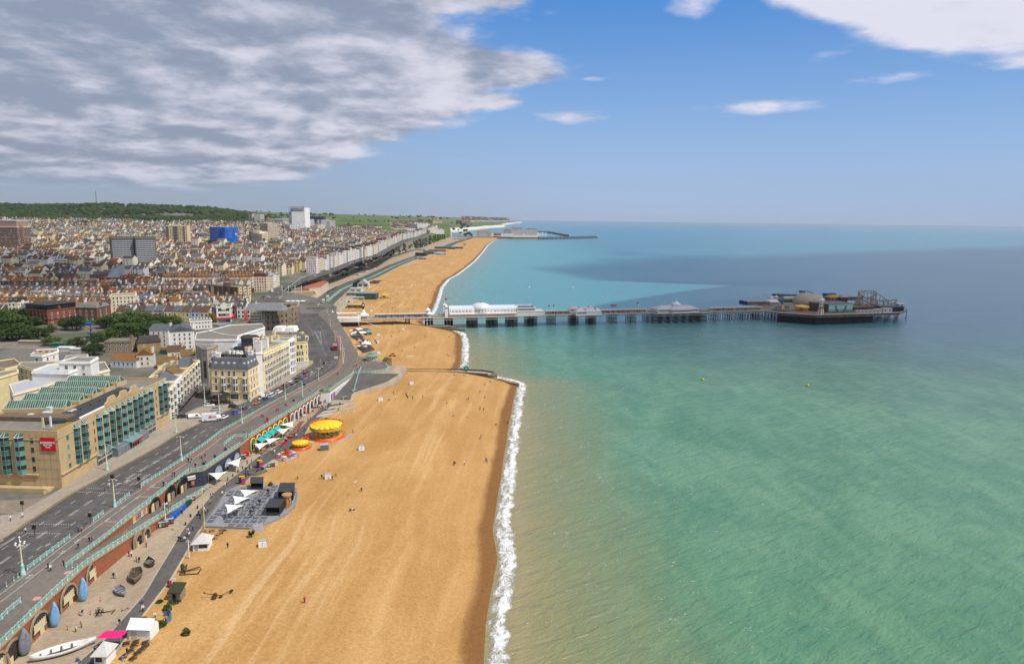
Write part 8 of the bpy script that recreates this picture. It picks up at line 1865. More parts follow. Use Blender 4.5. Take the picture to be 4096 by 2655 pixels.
def spiral():
 x,y,z=sep(obj_co());a=mth('ARCTAN2',y,x)/6.2832;f=mth('FRACT',a*8+z*.02);return princ(col=mxc(sst(mth('ABSOLUTE',f-.5),.3,.34),(.72,.66,.6),(.34,.06,.03)),rough=.6)
MB().la([(3.6,0),(2.3,hq*.38),(1.7,hq*.72)],16).bd('tower',mf(spiral),th);mb=MB();mb.la([(2.2,hq*.72),(2.3,hq*.76)],14);
for k in rg(8):a=k*PI/4;mb.tu([(1.8*cos(a),1.8*sin(a),hq*.76),(1.8*cos(a),1.8*sin(a),hq*.88)],.12,4)
mb.la([(2.1,hq*.88),(1.6,hq*.95),(.3,hq),(0,hq*1.04)],10);mb.bd('lookout',fM,th);MB().tu([((3.9-1.7*k/28)*cos(-1.2+k*.36),(3.9-1.7*k/28)*sin(-1.2+k*.36),hq*.08+hq*.64*k/28)for k in rg(29)],.42,5).bd('slide',mt((.12,.05,.035),.6),th)
a,b=G('L',1257,580,DZ).xy,G('L',1535,570,DZ).xy;d=(b-a).normalized();hq=hgt('L',1257,580,1257,488,DZ);th=tg('ghost_train','big turquoise-fronted ride shed with painted deckchairs and brown side','ride building',(a.x,a.y,DZ),math.atan2(d.y,d.x));L=(b-a).length
MB().pr([(0,0),(L,0),(L-2,17),(-9,17)],0,hq).bd('wall',mt((.13,.065,.045)),th);MB().pr([(-.4,-.4),(L+.4,-.4),(L-1.6,17.4),(-9.4,17.4)],hq,(hq+.3,hq+.3,hq+1.2,hq+1.2)).bd('roof',mt((.16,.16,.17)),th);MB().box(0,-.12,1,L,0,hq).bd('mural',mt((.32,.6,.52),var=.08),th);MB().box(0,-.16,1.6,L,-.12,2.8).bd('mural_sea',mt((.13,.33,.4)),th)
for x in(L*.32,L*.68):
 s_=1 if x<L/2 else-1;MB().add([(x-s_*2,-.22,hq-1.2),(x-s_*.3,-.22,hq-1.2),(x+s_*1,-.22,1.8),(x-s_*.8,-.22,1.4)],[(0,1,2,3),(3,2,1,0)]).bd('deckchair_painting',mt((.42,.5,.62),var=.5,scale=3),th);MB().tu([(x-s_*2.3,-.25,.2),(x+s_*.9,-.25,hq-1.6)],.15,4).tu([(x-s_*2.2,-.25,hq-1),(x+s_*1.8,-.25,.2)],.15,4).tu([(x+s_*.4,-.25,3.2),(x+s_*2.2,-.25,.9)],.3,4).bd('deckchair_frame',dM,th)
th=at('L',1130,495,'domed_hall','large beige low-domed amusement hall in middle of pier head','hall');w_=(G('L',1300,470,DZ)-G('L',950,470,DZ)).length/2;hq=9.5
MB().la([(w_*cos(a),1.5+hq*sin(a))for a in[PI/2*k/7 for k in rg(7)]]+[(.4,1.5+hq)],26).bd('dome',mt((.44,.36,.28)),th);MB().la([(w_+.2,0),(w_+.2,1.8)],26,sm=0).bd('wall',mt((.4,.36,.32),var=.5),th);th.location+=Vc((PV.x*14,PV.y*14,0))
th=at('L',755,470,'green_roofed_bar','green-roofed glass bar with white onion-domed towers on pier head','bar');MB().box(-13,0,0,9,12,3.4).bd('wall',mt((.1,.16,.13),.3,.4,var=.5),th);MB().pr([(-14,-1),(10,-1),(10,13),(-14,13)],3.4,6,0,top=[(-11,5),(8,5),(8,7),(-11,7)]).bd('roof',mt((.12,.17,.085)),th)
for lab,x,y in(('white onion-topped turret on pier head, by blue awning terrace',592,470),('white onion-topped turret on pier head, taller by green roof',647,470),('white onion-topped turret on pier head, on long white hall',902,460),('white onion-topped turret on pier head, by beige dome',988,470)):
 p=G('L',x,y,DZ);th=tg('onion_turret',lab,'turret',p,0,'white onion turrets on pier head');hh=hgt('L',x,y,x,{592:385,647:370,902:370,988:355}[x],DZ);MB().la([(1.5,0),(1.5,hh*.6),(1.8,hh*.62)],10,sm=0).bd('shaft',PW,th);MB().la([(1.8,hh*.62),(2.6,hh*.7),(2.2,hh*.78),(.5,hh*.85),(.1,hh*.9),(0,hh*1.08)],12).bd('onion_dome',PW,th)
th=at('L',880,470,'white_hall','long white hall with dark flat roof behind green-roofed bar','hall');MB().box(-12,4,0,14,18,6.5).bd('wall',PW,th);MB().pr([(-17,8),(12,5),(12,18.5),(-17,18.5)],6.5,(8.4,7.2,7.2,8.4)).bd('roof',mt((.07,.07,.07)),th);MB().box(-10,3.94,1.6,-8,4,2.8).box(2,3.94,3.6,3.4,4,4.6).bd('window',gL,th)
th=at('L',440,495,'upper_terrace','terrace bar with blue side awning and pale parasols at pier head corner','bar');MB().box(-12,0,0,14,12,3.3).bd('wall',mt((.24,.22,.2),var=.6,scale=.6),th);MB().box(-12.5,-.8,3.3,14.5,12.5,3.7).bd('roof',mt((.42,.38,.3),var=.4),th);MB().box(-16,0,.4,-12.6,10,4.2).bd('blue_awning',mt((.02,.05,.2)),th);MB().box(-12,-1.2,4,9,.2,4.3).bd('pale_awning',mt((.62,.57,.42),var=.3),th)
for k in rg(9):pl_('pale parasol on pier head terrace bar',pw(*st_('L',360+k*18,452-k*1),DZ+3.7),1.3,((.7,.66,.52),(.6,.4,.25),(.25,.35,.5))[k%3],'parasols on pier head terrace',2.2)
th=at('L',610,485,'white_gazebo','white pyramid-roofed kiosk at entry to pier head','kiosk');MB().box(-6,-1,0,6,5,2.4).bd('wall',mt((.5,.47,.44),var=.4),th);mb=MB();pyr(mb,0,2,14,8,2.4,2.6,.3);mb.bd('roof',PW,th)
th=at('L',720,555,'swing_ride','thrill ride with tall blue and yellow pylon and round purple platform','fairground ride');hq=hgt('L',720,555,718,415,DZ);MB().la([(9,0),(9,1.2),(8.6,1.3),(.5,1.4)],24).bd('platform',mt((.16,.12,.2),.6,var=.6,scale=.8),th);MB().frus(1.6,1.2,1.3,hq*.5,.9,.7).bd('pylon_foot',YELP,th);MB().frus(.9,.7,hq*.5,hq,.5,.4).bd('pylon',mt((.03,.14,.42),.5),th);mb=MB();mb.box(-7,-.4,3.2,7,.4,3.9)
for k in rg(8):a=k*PI/4;mb.tu([(6*cos(a),6*sin(a),1.4),(6*cos(a),6*sin(a),3.6)],.3,5)
mb.bd('arm',mt((.03,.07,.22),.5),th);sff(th);mb=MB()
for k in rg(12):a=k*PI/6;mb.tu([(8.8*cos(a),8.8*sin(a),1.2),(8.8*cos(a),8.8*sin(a),4.4)],.1,4)
mb.bd('light_pole',YELP,th);sff(th)
c=G('L',945,560,DZ);crs('pier head carousel with orange and yellow canopy',c,6.8,7.2,6.2,14,14)
th=at('L',1090,535,'tilting_ride','orange tilting ride with swirling arms by helter skelter','fairground ride');MB().la([(6,0),(6,.8),(.5,1)],20).bd('platform',mt((.42,.16,.06),.6,var=.5),th);mb=MB()
for k in rg(10):a=k*PI/5;mb.tu([(1*cos(a),1*sin(a),2),(5.6*cos(a),5.6*sin(a),3+1.2*sin(a))],.3,4)
mb.la([(1.2,1),(1,3)],10);mb.bd('arm',mt((.6,.2,.04),.5,var=.3),th);sff(th)
def cst(label,pts,m,ms,rail=.22,name='roller_coaster',dz=2):
 P=[Vc(p)for p in pts];c=P[0];th=tg(name,label,'roller coaster',(c.x,c.y,DZ));cv=[]
 for i in rg(len(P)-1):
  p0,p1,p2,p3=P[max(i-1,0)],P[i],P[i+1],P[min(i+2,len(P)-1)]
  for k in rg(8):
   t=k/8;cv.append(.5*((2*p1)+(-p0+p2)*t+(2*p0-5*p1+4*p2-p3)*t*t+(-p0+3*p1-3*p2+p3)*t**3)-Vc((c.x,c.y,DZ)))
 cv.append(P[-1]-Vc((c.x,c.y,DZ)));mb=MB();sd=[]
 for i,p in en(cv):
  d=(cv[min(i+1,len(cv)-1)]-cv[max(i-1,0)]);nn=Vc((-d.y,d.x,0));nn=nn.normalized()if nn.length>.01 else Vc((0,1,0));sd.append((p+nn*.7,p-nn*.7))
 mb.tu([a for a,b in sd],rail,4);mb.tu([b for a,b in sd],rail,4)
 for a,b in sd:mb.tu([a,b],rail*.6,4)
 mb.bd('track',m,th);mb=MB()
 for i in rg(0,len(cv),4):
  p=cv[i]
  if p.z>1:
   for q in(sd[i][0],sd[i][1]):mb.tu([(q.x,q.y,0),(q.x,q.y,p.z)],.16,4)
   for z in[2.5*k for k in rg(1,int(p.z/2.5)+1)]:mb.tu([(sd[i][0].x,sd[i][0].y,z),(sd[i][1].x,sd[i][1].y,z-2.4)],.09,4)
   if i+4<len(cv)and cv[i+4].z>3:mb.tu([(p.x,p.y,p.z*.6),(cv[i+4].x,cv[i+4].y,cv[i+4].z*.6)],.12,4)
 mb.bd('support',ms,th);return th
def PT(x,y,h,back=0):
 p=G('L',x,y,DZ);return(p.x+PV.x*back,p.y+PV.y*back,DZ+h)
YC=mt((.33,.2,.045),.6,var=.3)
k_=lambda x,yt,yb,back=8:(lambda h:PT(x,yb,h))(hgt('L',x,yb,x,yt,DZ))
cst('mustard yellow roller coaster with long drop at seaward end',[k_(1590,330,520),k_(1740,325,520),k_(1800,350,520),k_(1890,410,525),k_(1980,485,530),k_(2040,430,525),k_(1900,450,505),k_(1750,420,500),k_(1640,390,505),k_(1600,350,510),k_(1700,345,505),k_(1800,372,505),k_(1700,420,500),k_(1820,440,505),k_(1950,430,510)],YC,mt((.4,.33,.2)),.3)
cst('low mustard roller coaster loop among sheds at pier head',[k_(1545,520,545),k_(1580,450,548),k_(1610,440,548),k_(1640,500,550),k_(1760,470,550),k_(1880,520,552),k_(1700,540,560)],YC,YC,.3)
cst('grey wild-water chute sloping down through yellow coaster',[k_(1560,440,540),k_(1650,435,540),k_(1760,480,545),k_(1870,535,552)],mt((.16,.17,.19),.6),gM,.5,'water_chute')
cst('white framed coaster lift with grey track behind beige dome',[k_(915,335,450),k_(960,330,450),k_(1040,345,455),k_(1140,400,470),k_(1160,420,475)],mt((.1,.1,.11),.6),fM,.28)
th=at('L',945,455,'lift_tower','grey steel lift tower with cage at top behind white hall','ride tower');hq=hgt('L',945,455,940,325,DZ);mb=MB()
for x,y in((-1.6,-1.6),(1.6,-1.6),(1.6,1.6),(-1.6,1.6)):mb.tu([(x,y,0),(x,y,hq)],.18,4)
for k in rg(int(hq/2)):mb.tu([(-1.6,-1.6,2*k),(1.6,-1.6,2*k+2)],.1,4);mb.tu([(1.6,-1.6,2*k),(-1.6,-1.6,2*k+2)],.1,4)
mb.bd('frame',gM,th);MB().box(-2.4,-2,hq-2.2,2.4,2,hq).bd('cage',mt((.14,.15,.17),.6),th)
for name,lab,t,x,y,w,d,h,c,rc in(('dark_shed','dark blue roofed dodgem shed at seaward tip of pier','L',2010,570,24,12,4.2,(.02,.025,.07),(.1,.1,.11)),('white_shed','long low white ride fence with shed along pier head edge','L',1720,588,26,3,2.2,(.62,.6,.56),(.5,.48,.44)),('white_shed','small white hut with two dark windows near pier tip','L',1945,582,10,4,3.6,(.66,.65,.63),(.5,.5,.5)),('white_shed','small white hut joined to ride fence on pier head','L',1838,585,7,4,3.2,(.64,.62,.58),(.5,.5,.5)),('blue_shed','bright blue roofed stall behind beige dome','L',1285,440,12,6,5.5,(.2,.22,.3),(.05,.14,.42)),('orange_shed','orange tented ride roof behind turquoise shed','L',1345,470,14,10,6,(.3,.15,.08),(.55,.27,.05)),('maroon_shed','dark red pavilion with grey cone roof behind turquoise shed','L',1440,475,8,8,6.5,(.15,.05,.04),(.36,.33,.31)),('brown_shed','brown ride sheds under mustard coaster','L',1700,560,30,10,3.4,(.12,.085,.055),(.2,.15,.1)),('white_shed','pale shed roof at far tip by railings','L',2110,520,7,6,3.2,(.6,.6,.6),(.66,.66,.66)),('brown_shed','grey-brown stalls cluttering far side of coaster','L',1560,440,22,8,3.6,(.18,.15,.13),(.32,.3,.28))):
 th=at(t,x,y,name,lab,'shed');MB().box(-w/2,0,0,w/2,d,h).bd('wall',c,th);MB().pr([(-w/2-.4,-.4),(w/2+.4,-.4),(w/2+.4,d+.4),(-w/2-.4,d+.4)],h,h+(2.2 if name in('orange_shed','maroon_shed','blue_shed')else.6),0,top=[(-w/2*.35,d*.35),(w/2*.35,d*.35),(w/2*.35,d*.65),(-w/2*.35,d*.65)]if name in('orange_shed','maroon_shed')else None).bd('roof',rc,th);mb=MB();n=max(1,int(w/4))
 for k in rg(n):mb.box(-w/2+w*(k+.35)/n,-.05,h*.4,-w/2+w*(k+.65)/n,0,h*.75)
 mb.bd('opening',dI,th);sff(th)
for lab,t,x,y in(('small yellow buoy near turquoise shallows','L',1017,1430),('yellow buoy on green water below pier head','K',2353,1362),('yellow buoy off middle of pier','K',2316,855),('pale buoy beyond twin pavilions','K',845,288),('yellow buoy beyond shelter','K',1186,408),('pale buoy beyond arcade roof','K',337,288)):
 th=tg('buoy',lab,'buoy',G(t,x,y,0),0,'mooring buoys off the pier');MB().la([(0,-.6),(.8,-.2),(1,.3),(.7,.9),(0,1.1)],10).bd('float',YELP if 'yellow' in lab else fM,th);MB().tu([(0,0,1),(0,0,1.7)],.12,4).bd('top_mark',dM,th)
th=tg('inflatable_boat','orange inflatable boat with three people beyond pier','boat',G('K',1320,498,.1),0);MB().tu([(-3.4,-1,.5),(1.8,-1.1,.5),(3.6,0,.7),(1.8,1.1,.5),(-3.4,1,.5)],.5,7).bd('tube_hull',mt((.6,.1,.02),.5),th);MB().box(-3,-.8,.3,2,.8,.5).bd('floor',dM,th)
def paintv():
 c=X(nd('ShaderNodeObjectInfo').outputs['Color']);n=nd('ShaderNodeBsdfPrincipled',{'Base Color':c,'Roughness':.25,'Specular IOR Level':.5,'Coat Weight':.6,'Coat Roughness':.08});return n.outputs[0]
CARP=mf(paintv);CGL=mt((.015,.018,.022),.08,.6,var=.05);TYRE=mt((.02,.02,.02),.85);LAMPW=mt((.75,.75,.72),.2,.5);LAMPR=mt((.35,.01,.01),.3)
def loft(mb,secs,mi=0,cap=1):
 vs=[]
 for x,w0,z0,w1,z1 in secs:vs+=[(x,-w0,z0),(x,-w0*1.02,(z0+z1)/2),(x,-w1,z1),(x,w1,z1),(x,w0*1.02,(z0+z1)/2),(x,w0,z0)]
 n=len(secs);fs=[(i*6+k,i*6+(k+1)%6,(i+1)*6+(k+1)%6,(i+1)*6+k)for i in rg(n-1)for k in rg(6)]
 if cap:fs+=[tpl(rg(6)),tpl(rg(n*6-1,n*6-7,-1))]
 mb.add(vs,[tpl(reversed(f))for f in fs],mi,1)
def cpr(kind):
 b,g=MB(),MB()
 if kind=='van':
  loft(b,[(-2.4,.9,.35,.88,1.95),(1,.95,.3,.88,2),(1.5,.95,.3,.86,1.75),(2.05,.95,.3,.9,1.05),(2.5,.85,.35,.8,.85)]);g.add([(1.12,-.8,1.9),(1.12,.8,1.9),(2,.82,1.12),(2,-.82,1.12)],[(0,3,2,1)])
  for s in(-1,1):g.add([(.2,s*.97,1.15),(1.7,s*.97,1.15),(1.25,s*.91,1.8),(.2,s*.92,1.8)],[(0,1,2,3)if s<0 else(3,2,1,0)])
  g.add([(-2.43,-.7,1.2),(-2.43,.7,1.2),(-2.43,.7,1.8),(-2.43,-.7,1.8)],[(0,3,2,1)])
 else:
  e={'suv':.14,'pickup':.16}.get(kind,0);z={'suv':.22,'pickup':.2}.get(kind,0)
  loft(b,[(-2.2,.78,.42,.72,.85+e),(-2,.88,.28,.84,.95+e),(-.9,.9,.24,.86,.95+e),(.9,.9,.24,.86,.93+e),(1.8,.88,.26,.8,.78+e),(2.2,.74,.34,.7,.62+e)])
  if kind=='pickup':r=[(-.5,.8,.9+e,.7,1+e),(-.4,.8,.92+e,.62,1.38+z),(.4,.8,.92+e,.62,1.42+z),(1.2,.8,.9+e,.7,.95+e)]
  elif kind=='suv':r=[(-2.05,.8,.95+e,.74,1+e),(-1.85,.82,.95+e,.66,1.42+z),(.2,.82,.94+e,.66,1.5+z),(1.15,.8,.92+e,.72,.97+e)]
  else:r=[(-1.9,.78,.93,.72,.97),(-1.2,.8,.94,.6,1.4),(.1,.8,.93,.6,1.45),(1.05,.78,.9,.72,.93)]
  loft(g,r);b2=[(x,0,0,w1*1.01,z1)for x,w0,z0,w1,z1 in r[1:3]];(xa,_,_,wa,za),(xb,_,_,wb,zb)=b2;b.box(xa-.02,-wa*.98,za-.03,xb+.02,wa*.98,max(za,zb)+.02)
 w=MB();w.la([(0,-.1),(.32,-.1),(.34,0),(.32,.1),(0,.1)],10,mx=RX,cap=0);w.la([(0,-.11),(.2,-.11),(.2,.11),(0,.11)],8,mi=1,mx=RX,cap=0)
 l=MB();l.box(-.04,-.16,-.07,.05,.16,.07);return b.data('body',CARP),g.data('windows',CGL),w.data('wheel',[TYRE,gM]),l.data('headlight',LAMPW),l.data('tail_light',LAMPR)
CARS={k:cpr(k)for k in('hatch','suv','van','pickup')}
CC=dict(w=('white',(.78,.78,.78)),k=('black',(.015,.016,.018)),g=('grey',(.22,.23,.25)),s=('silver',(.45,.46,.48)),b=('blue',(.02,.08,.32)),n=('navy blue',(.015,.03,.1)),r=('red',(.55,.02,.02)),m=('maroon',(.16,.02,.03)),o=('orange',(.46,.11,.02)),p=('pale blue',(.35,.5,.66)))
def car(p,rz,c,kind='hatch',where='on the seafront road',grp='cars along the seafront',parts=1,s=1):
 a={'hatch':'car','suv':'large car','van':'van','pickup':'pickup'}[kind];nm={'hatch':'car','suv':'car','van':'van','pickup':'pickup_truck'}[kind]
 t=tg(nm,f'{CC[c][0]} {a} {where}','van' if kind=='van' else 'car',p,rz,grp);b,g,w,l,tl=CARS[kind];pc('body',b,t,color=CC[c][1]);pc('windows',g,t)
 if parts:
  for x in(-1.35,1.35):
   for y in(-.82,.82):pc('wheel',w,t,loc=(x,y,.34))
  for y in(-.6,.6):pc('headlight',l,t,loc=(2.14 if kind!='van' else 2.42,y,.62));pc('tail_light',tl,t,loc=(-2.17 if kind!='van' else-2.4,y,.75))
 t.scale=(s,)*3;return t
def rdr(y,tab=KB):return math.atan2(6,lp(tab,y+3)-lp(tab,y-3))
def cars(t,lst,where,grp,z=10.04,tab=KB,turn=0,zf=None,parts=1):
 for q in lst:
  x,y,c=q[:3];p=G(t,x,y,z)if zf is None else mrc(t,x,y,zf);k=q[3]if len(q)>3 else 'hatch';car(p+Vc((0,0,.04 if zf else 0)),(q[4]if len(q)>4 else rdr(p.y,tab))+turn,c,k,where,grp,parts)
cars('D',[(700,1318,'b'),(808,1270,'n'),(575,1370,'w')],'driving on the seafront road','cars along the seafront')
cars('D',[(942,1208,'o','pickup')],'driving past mansard hotel','cars along the seafront')
cars('D',[(1018,1142,'w','van'),(1055,1160,'n','suv'),(1125,1122,'p'),(1105,1095,'w'),(1205,1080,'w','suv'),(1205,1048,'m'),(1278,1003,'k'),(1288,1034,'k'),(1365,992,'n'),(1420,960,'k'),(1424,928,'k','suv'),(1480,930,'b'),(1535,897,'r'),(1465,895,'g'),(1515,867,'k','suv'),(1592,862,'w')],'in kerbside queue by long cream terrace','cars queued by long cream terrace')
cars('D',[(1335,955,'w','pickup')],'with open bed in kerbside queue','cars queued by long cream terrace')
cars('D',[(402,1232,'w','hatch',.35),(480,1278,'s','hatch',.25),(682,1250,'k','suv',.25),(430,1205,'m','hatch',.3),(620,1205,'k','hatch',.3)],'parked by black hotel canopy','cars by the hotel canopy')
cars('D',[(97,1365,'k','suv',.35),(230,1370,'w','van',.4),(372,1080,'s','van',1.45)],'at the side street mouth','cars by the side street')
cars('D',[(1772,622,'g'),(1795,684,'k'),(1800,752,'k'),(1863,755,'g'),(1456,288,'m'),(1476,272,'w'),(1565,222,'n'),(1568,242,'m','suv'),(1652,258,'w'),(1692,288,'s'),(1632,272,'w'),(1648,292,'g'),(1700,176,'g'),(1602,162,'n'),(1740,330,'k')],'on wide junction before pier','cars on junction before pier')
cars('D',[(1656,200,'p','van'),(1870,178,'w','van',.2)],'near the pier entrance','cars on junction before pier')
def big(name,label,p,rz,L,w,h,c,wins,cat,cab=0):
 t=tg(name,label,cat,p,rz);MB().box(-L/2,-w/2,.45,L/2-cab,w/2,h).bd('body',CARP,t).color=(*c,1)
 if cab:mb=MB();loft(mb,[(L/2-cab+.05,w/2*.95,.45,w/2*.92,h*.74),(L/2-.5,w/2*.95,.45,w/2*.9,h*.72),(L/2,w/2*.92,.45,w/2*.86,h*.5)]);mb.bd('cab',CARP,t).color=(.75,.75,.75,1);MB().add([(L/2-.44,-w*.4,h*.7),(L/2-.44,w*.4,h*.7),(L/2+.02,w*.4,h*.5),(L/2+.02,-w*.4,h*.5)],[(0,3,2,1)]).bd('windscreen',CGL,t)
 if wins:
  mb=MB()
  for z0,z1 in wins:mb.box(-L/2+.3,-w/2-.03,z0,L/2-.2,-w/2,z1);mb.box(-L/2+.3,w/2,z0,L/2-.2,w/2+.03,z1);mb.box(L/2,-w/2+.15,z0,L/2+.03,w/2-.15,z1);mb.box(-L/2-.03,-w/2+.2,z0,-L/2,w/2-.2,z1)
  mb.bd('window_band',CGL,t);sff(t)
 for x in(-L*.32,L*.32):
  for y in(-w/2+.1,w/2-.1):q=pc('wheel',CARS['van'][2],t,loc=(x,y,.48));q.scale=(1.4,)*3
 return t
p=G('D',1858,592,10.05);big('double_decker_bus','red double-decker bus by red cycle track',p,rdr(p.y,RL_)+PI,10.5,2.5,4.3,(.42,.015,.02),((1.2,2.1),(2.9,3.8)),'bus')
p=G('D',1868,705,10.05);t=big('tow_truck','blue and yellow lorry behind red bus',p,rdr(p.y,RL_)+PI,6.5,2.3,2,(.55,.33,.02),(),'lorry',2);t.children[1].color=(.02,.12,.45,1)
p=G('D',430,1400,10.05);t=big('delivery_truck','white box delivery lorry with red cube mark by side street',p,.38,7.6,2.4,3.3,(.74,.74,.76),(),'lorry',2);mb=MB();RL=mt((.6,.01,.03),.5)
for f,(x0,y0)in en(((-.4,-1.24),)):
 mb.add([(-.6,-1.225,2.35),(0,-1.225,2.65),(.6,-1.225,2.35),(0,-1.225,2.05)],[(0,3,2,1)]);mb.add([(-.6,-1.225,2.25),(-.06,-1.225,1.97),(-.06,-1.225,1.3),(-.6,-1.225,1.6)],[(0,3,2,1)]);mb.add([(.6,-1.225,2.25),(.06,-1.225,1.97),(.06,-1.225,1.3),(.6,-1.225,1.6)],F4)
q=mb.bd('logo_mark',RL,t);q['kind']='stuff';q.location=(-.6,0,0);ltr('dpd',1,mat('lg',(.16,.14,.14),.6),t,(.9,-1.24,1.75),0,ext=.01);ltr('dpd',.75,MATS['lg'],t,(-3.82,-.35,1.8),-PI/2,ext=.01);MB().add([(-3.82,.45,2.3),(-3.82,.85,2.3),(-3.82,.85,1.8),(-3.82,.65,1.65),(-3.82,.45,1.8)],[(0,1,2,3,4),(4,3,2,1,0)]).bd('logo_mark',RL,t)
MZ=lambda x,y:(H(x,y)if x<lp(EG,y)else(10 if y<640 else 6))
p=mrc('B',1722,1248,MZ);big('minibus','white minibus parked by aquarium road',p,1.75,8,2.3,2.9,(.72,.72,.72),((1.3,2.2),),'bus');p=mrc('B',1772,1205,MZ);big('coach','white coach with red flash by green cycle lane',p,1.75,12,2.5,3.4,(.7,.68,.68),((1.6,2.8),),'coach')
cars('B',[(1632,1312,'s'),(1662,1290,'w'),(1676,1274,'w'),(2008,1268,'w'),(2020,1245,'n')]+[(1770+i*13,1136-i*8,'knbgk'[i%5])for i in rg(9)],'on the aquarium side road','cars by the aquarium',zf=MZ,tab=MAD)
cars('B',[(2070+i*11,950-i*4.2,'wswgkswwpsgwkswwswgwkswwsg'[i],'hatch',.25)for i in rg(26)],'in long parked row by green lane','cars parked by green cycle lane',zf=MZ,tab=MAD,parts=0)
cars('B',[(1100,1195,'w'),(1075,1184,'w'),(1190,1142,'s'),(1025,1192,'k'),(1040,1216,'s'),(1265,1096,'k'),(1120,1080,'n'),(1312,1094,'k'),(1335,1082,'g'),(1340,1104,'k'),(1485,1016,'n'),(1510,1008,'b'),(1530,1002,'n'),(1625,944,'w'),(1700,888,'b'),(1722,884,'n'),(1742,880,'b'),(1845,876,'p'),(1792,880,'w'),(1805,860,'r'),(1825,855,'r'),(1845,849,'w'),(1915,856,'s'),(2032,800,'w')]+[(2060+i*14,785-i*4.6,'wgkwswkgnws'[i%11])for i in rg(22)],'on the cliff-top road','cars on the cliff-top road',zf=H,tab=MPT,parts=0)
p=mrc('B',1130,1128,H);big('box_van','white box van on cliff-top road',p,1.9,6.5,2.3,3,(.74,.74,.74),(),'lorry',1.8)
for i,(x,y)in en(((1885,612),(1892,622),(1898,632))):
 t=tg('motorcycle','parked motorcycle behind red bus','motorcycle',G('D',x,y,10.05),1.5,'motorcycles behind red bus');MB().tu([(-.6,0,.6),(0,0,.8),(.55,0,.9)],.2,6).bd('body',CARP,t).color=((.4,.02,.02,1),(.02,.02,.02,1),(.2,.2,.2,1))[i]
 for x_ in(-.65,.7):q=pc('wheel',CARS['hatch'][2],t,loc=(x_,0,.32));q.scale=(1,.5,1)
 MB().tu([(.5,-.35,1.05),(.5,.35,1.05)],.04,4).bd('handlebar',dM,t)
SKIN=mt((.46,.27,.18),.6);HAIR=mt((.045,.028,.018),var=.4);CLOTH=mt((1,1,1),.85,.1,scale=3,objcol=1);TRO=[mt((.018,.019,.024),.85),mt((.06,.1,.19),.85),mt((.46,.42,.36),.85)]
def psm(pose,tr):
 me=bpy.data.meshes.new('p');w=.26 if pose=='walk' else.05
 if pose=='sit':P=[(0,0,.22),(0,.02,.48),(0,.04,.72),(0,.03,.8),(0,0,.93),(.09,-.02,.2),(.13,-.42,.42),(.12,-.72,.06),(.12,-.84,.05),(-.09,-.02,.2),(-.14,-.4,.4),(-.13,-.74,.06),(-.13,-.86,.05),(.19,.03,.68),(.26,.1,.42),(.24,-.12,.3),(.23,-.2,.28),(-.19,.03,.68),(-.28,0,.44),(-.18,-.26,.4),(-.16,-.34,.4)]
 else:P=[(0,0,.93),(0,.01,1.18),(0,.01,1.42),(0,0,1.52),(0,-.02,1.66),(.09,0,.88),(.11,-w*.4,.48),(.11,w*.3-.02,.08),(.11,w*.3-.16,.04),(-.09,0,.88),(-.11,w*.35-.05,.48),(-.11,w*1.1,.1),(-.11,w*1.1-.14,.05),(.2,.01,1.4),(.26,.06+w*.3,1.13),(.27,-.04+w*.4,.88),(.27,-.06+w*.4,.79),(-.2,.01,1.4),(-.26,-w*.3,1.13),(-.27,-.1-w*.4,.89),(-.27,-.12-w*.4,.8)]
 E_=[(0,1),(1,2),(2,3),(3,4),(0,5),(5,6),(6,7),(7,8),(0,9),(9,10),(10,11),(11,12),(2,13),(13,14),(14,15),(15,16),(2,17),(17,18),(18,19),(19,20)]
 R_=[.15,.14,.16,.06,.105,.095,.075,.05,.04,.095,.075,.05,.04,.07,.05,.038,.035,.07,.05,.038,.035]
 me.from_pydata(P,E_,[]);o=bpy.data.objects.new('p',me);COL.objects.link(o)
 m=o.modifiers.new('s','SKIN');m.use_smooth_shade=1
 for i,r in en(R_):me.skin_vertices[0].data[i].radius=(r*(1.25 if i in(0,1,2)else 1),r*(.85 if i in(0,1,2)else 1))
 me.skin_vertices[0].data[0].use_root=1;s=o.modifiers.new('u','SUBSURF');s.levels=s.render_levels=1
 bpy.context.view_layer.update();q=bpy.data.meshes.new_from_object(o.evaluated_get(bpy.context.evaluated_depsgraph_get()));bpy.data.objects.remove(o)
 q.materials.clear()
 for k in(SKIN,CLOTH,TRO[tr],HAIR):q.materials.append(k)
 hip,neck=(.3,.76)if pose=='sit' else(.93,1.47)
 for f in q.polygons:
  c=f.center;arm=abs(c.x)>.2
  if c.z>neck:f.material_index=3 if(c.z>neck+.14 and c.y>-.06)or c.z>neck+.24 else 0
  elif pose=='sit':f.material_index=2 if(c.y<-.1 and not arm)or c.z<.26 else(0 if arm and c.z<.32 else 1)
  elif arm:f.material_index=0 if c.z<.93 else 1
  else:f.material_index=2 if c.z<hip else 1
 return q
PM={(p,t):psm(p,t)for p in('stand','walk','sit')for t in rg(3)}
PCOL=dict(k=('black',(.016,.016,.018)),w=('white',(.74,.72,.7)),r=('red',(.52,.03,.03)),n=('navy',(.02,.03,.08)),b=('blue',(.03,.18,.5)),g=('grey',(.2,.2,.21)),y=('yellow',(.68,.42,.02)),p=('pink',(.62,.12,.25)),o=('orange',(.62,.16,.02)),t=('tan',(.42,.27,.16)),e=('green',(.05,.2,.1)),l=('pale blue',(.35,.45,.6)),v=('lilac',(.42,.34,.52)),m=('maroon',(.18,.02,.04)))
TNM=('dark trousers','jeans','pale trousers');pR=random.Random(11)
far_m=MB()
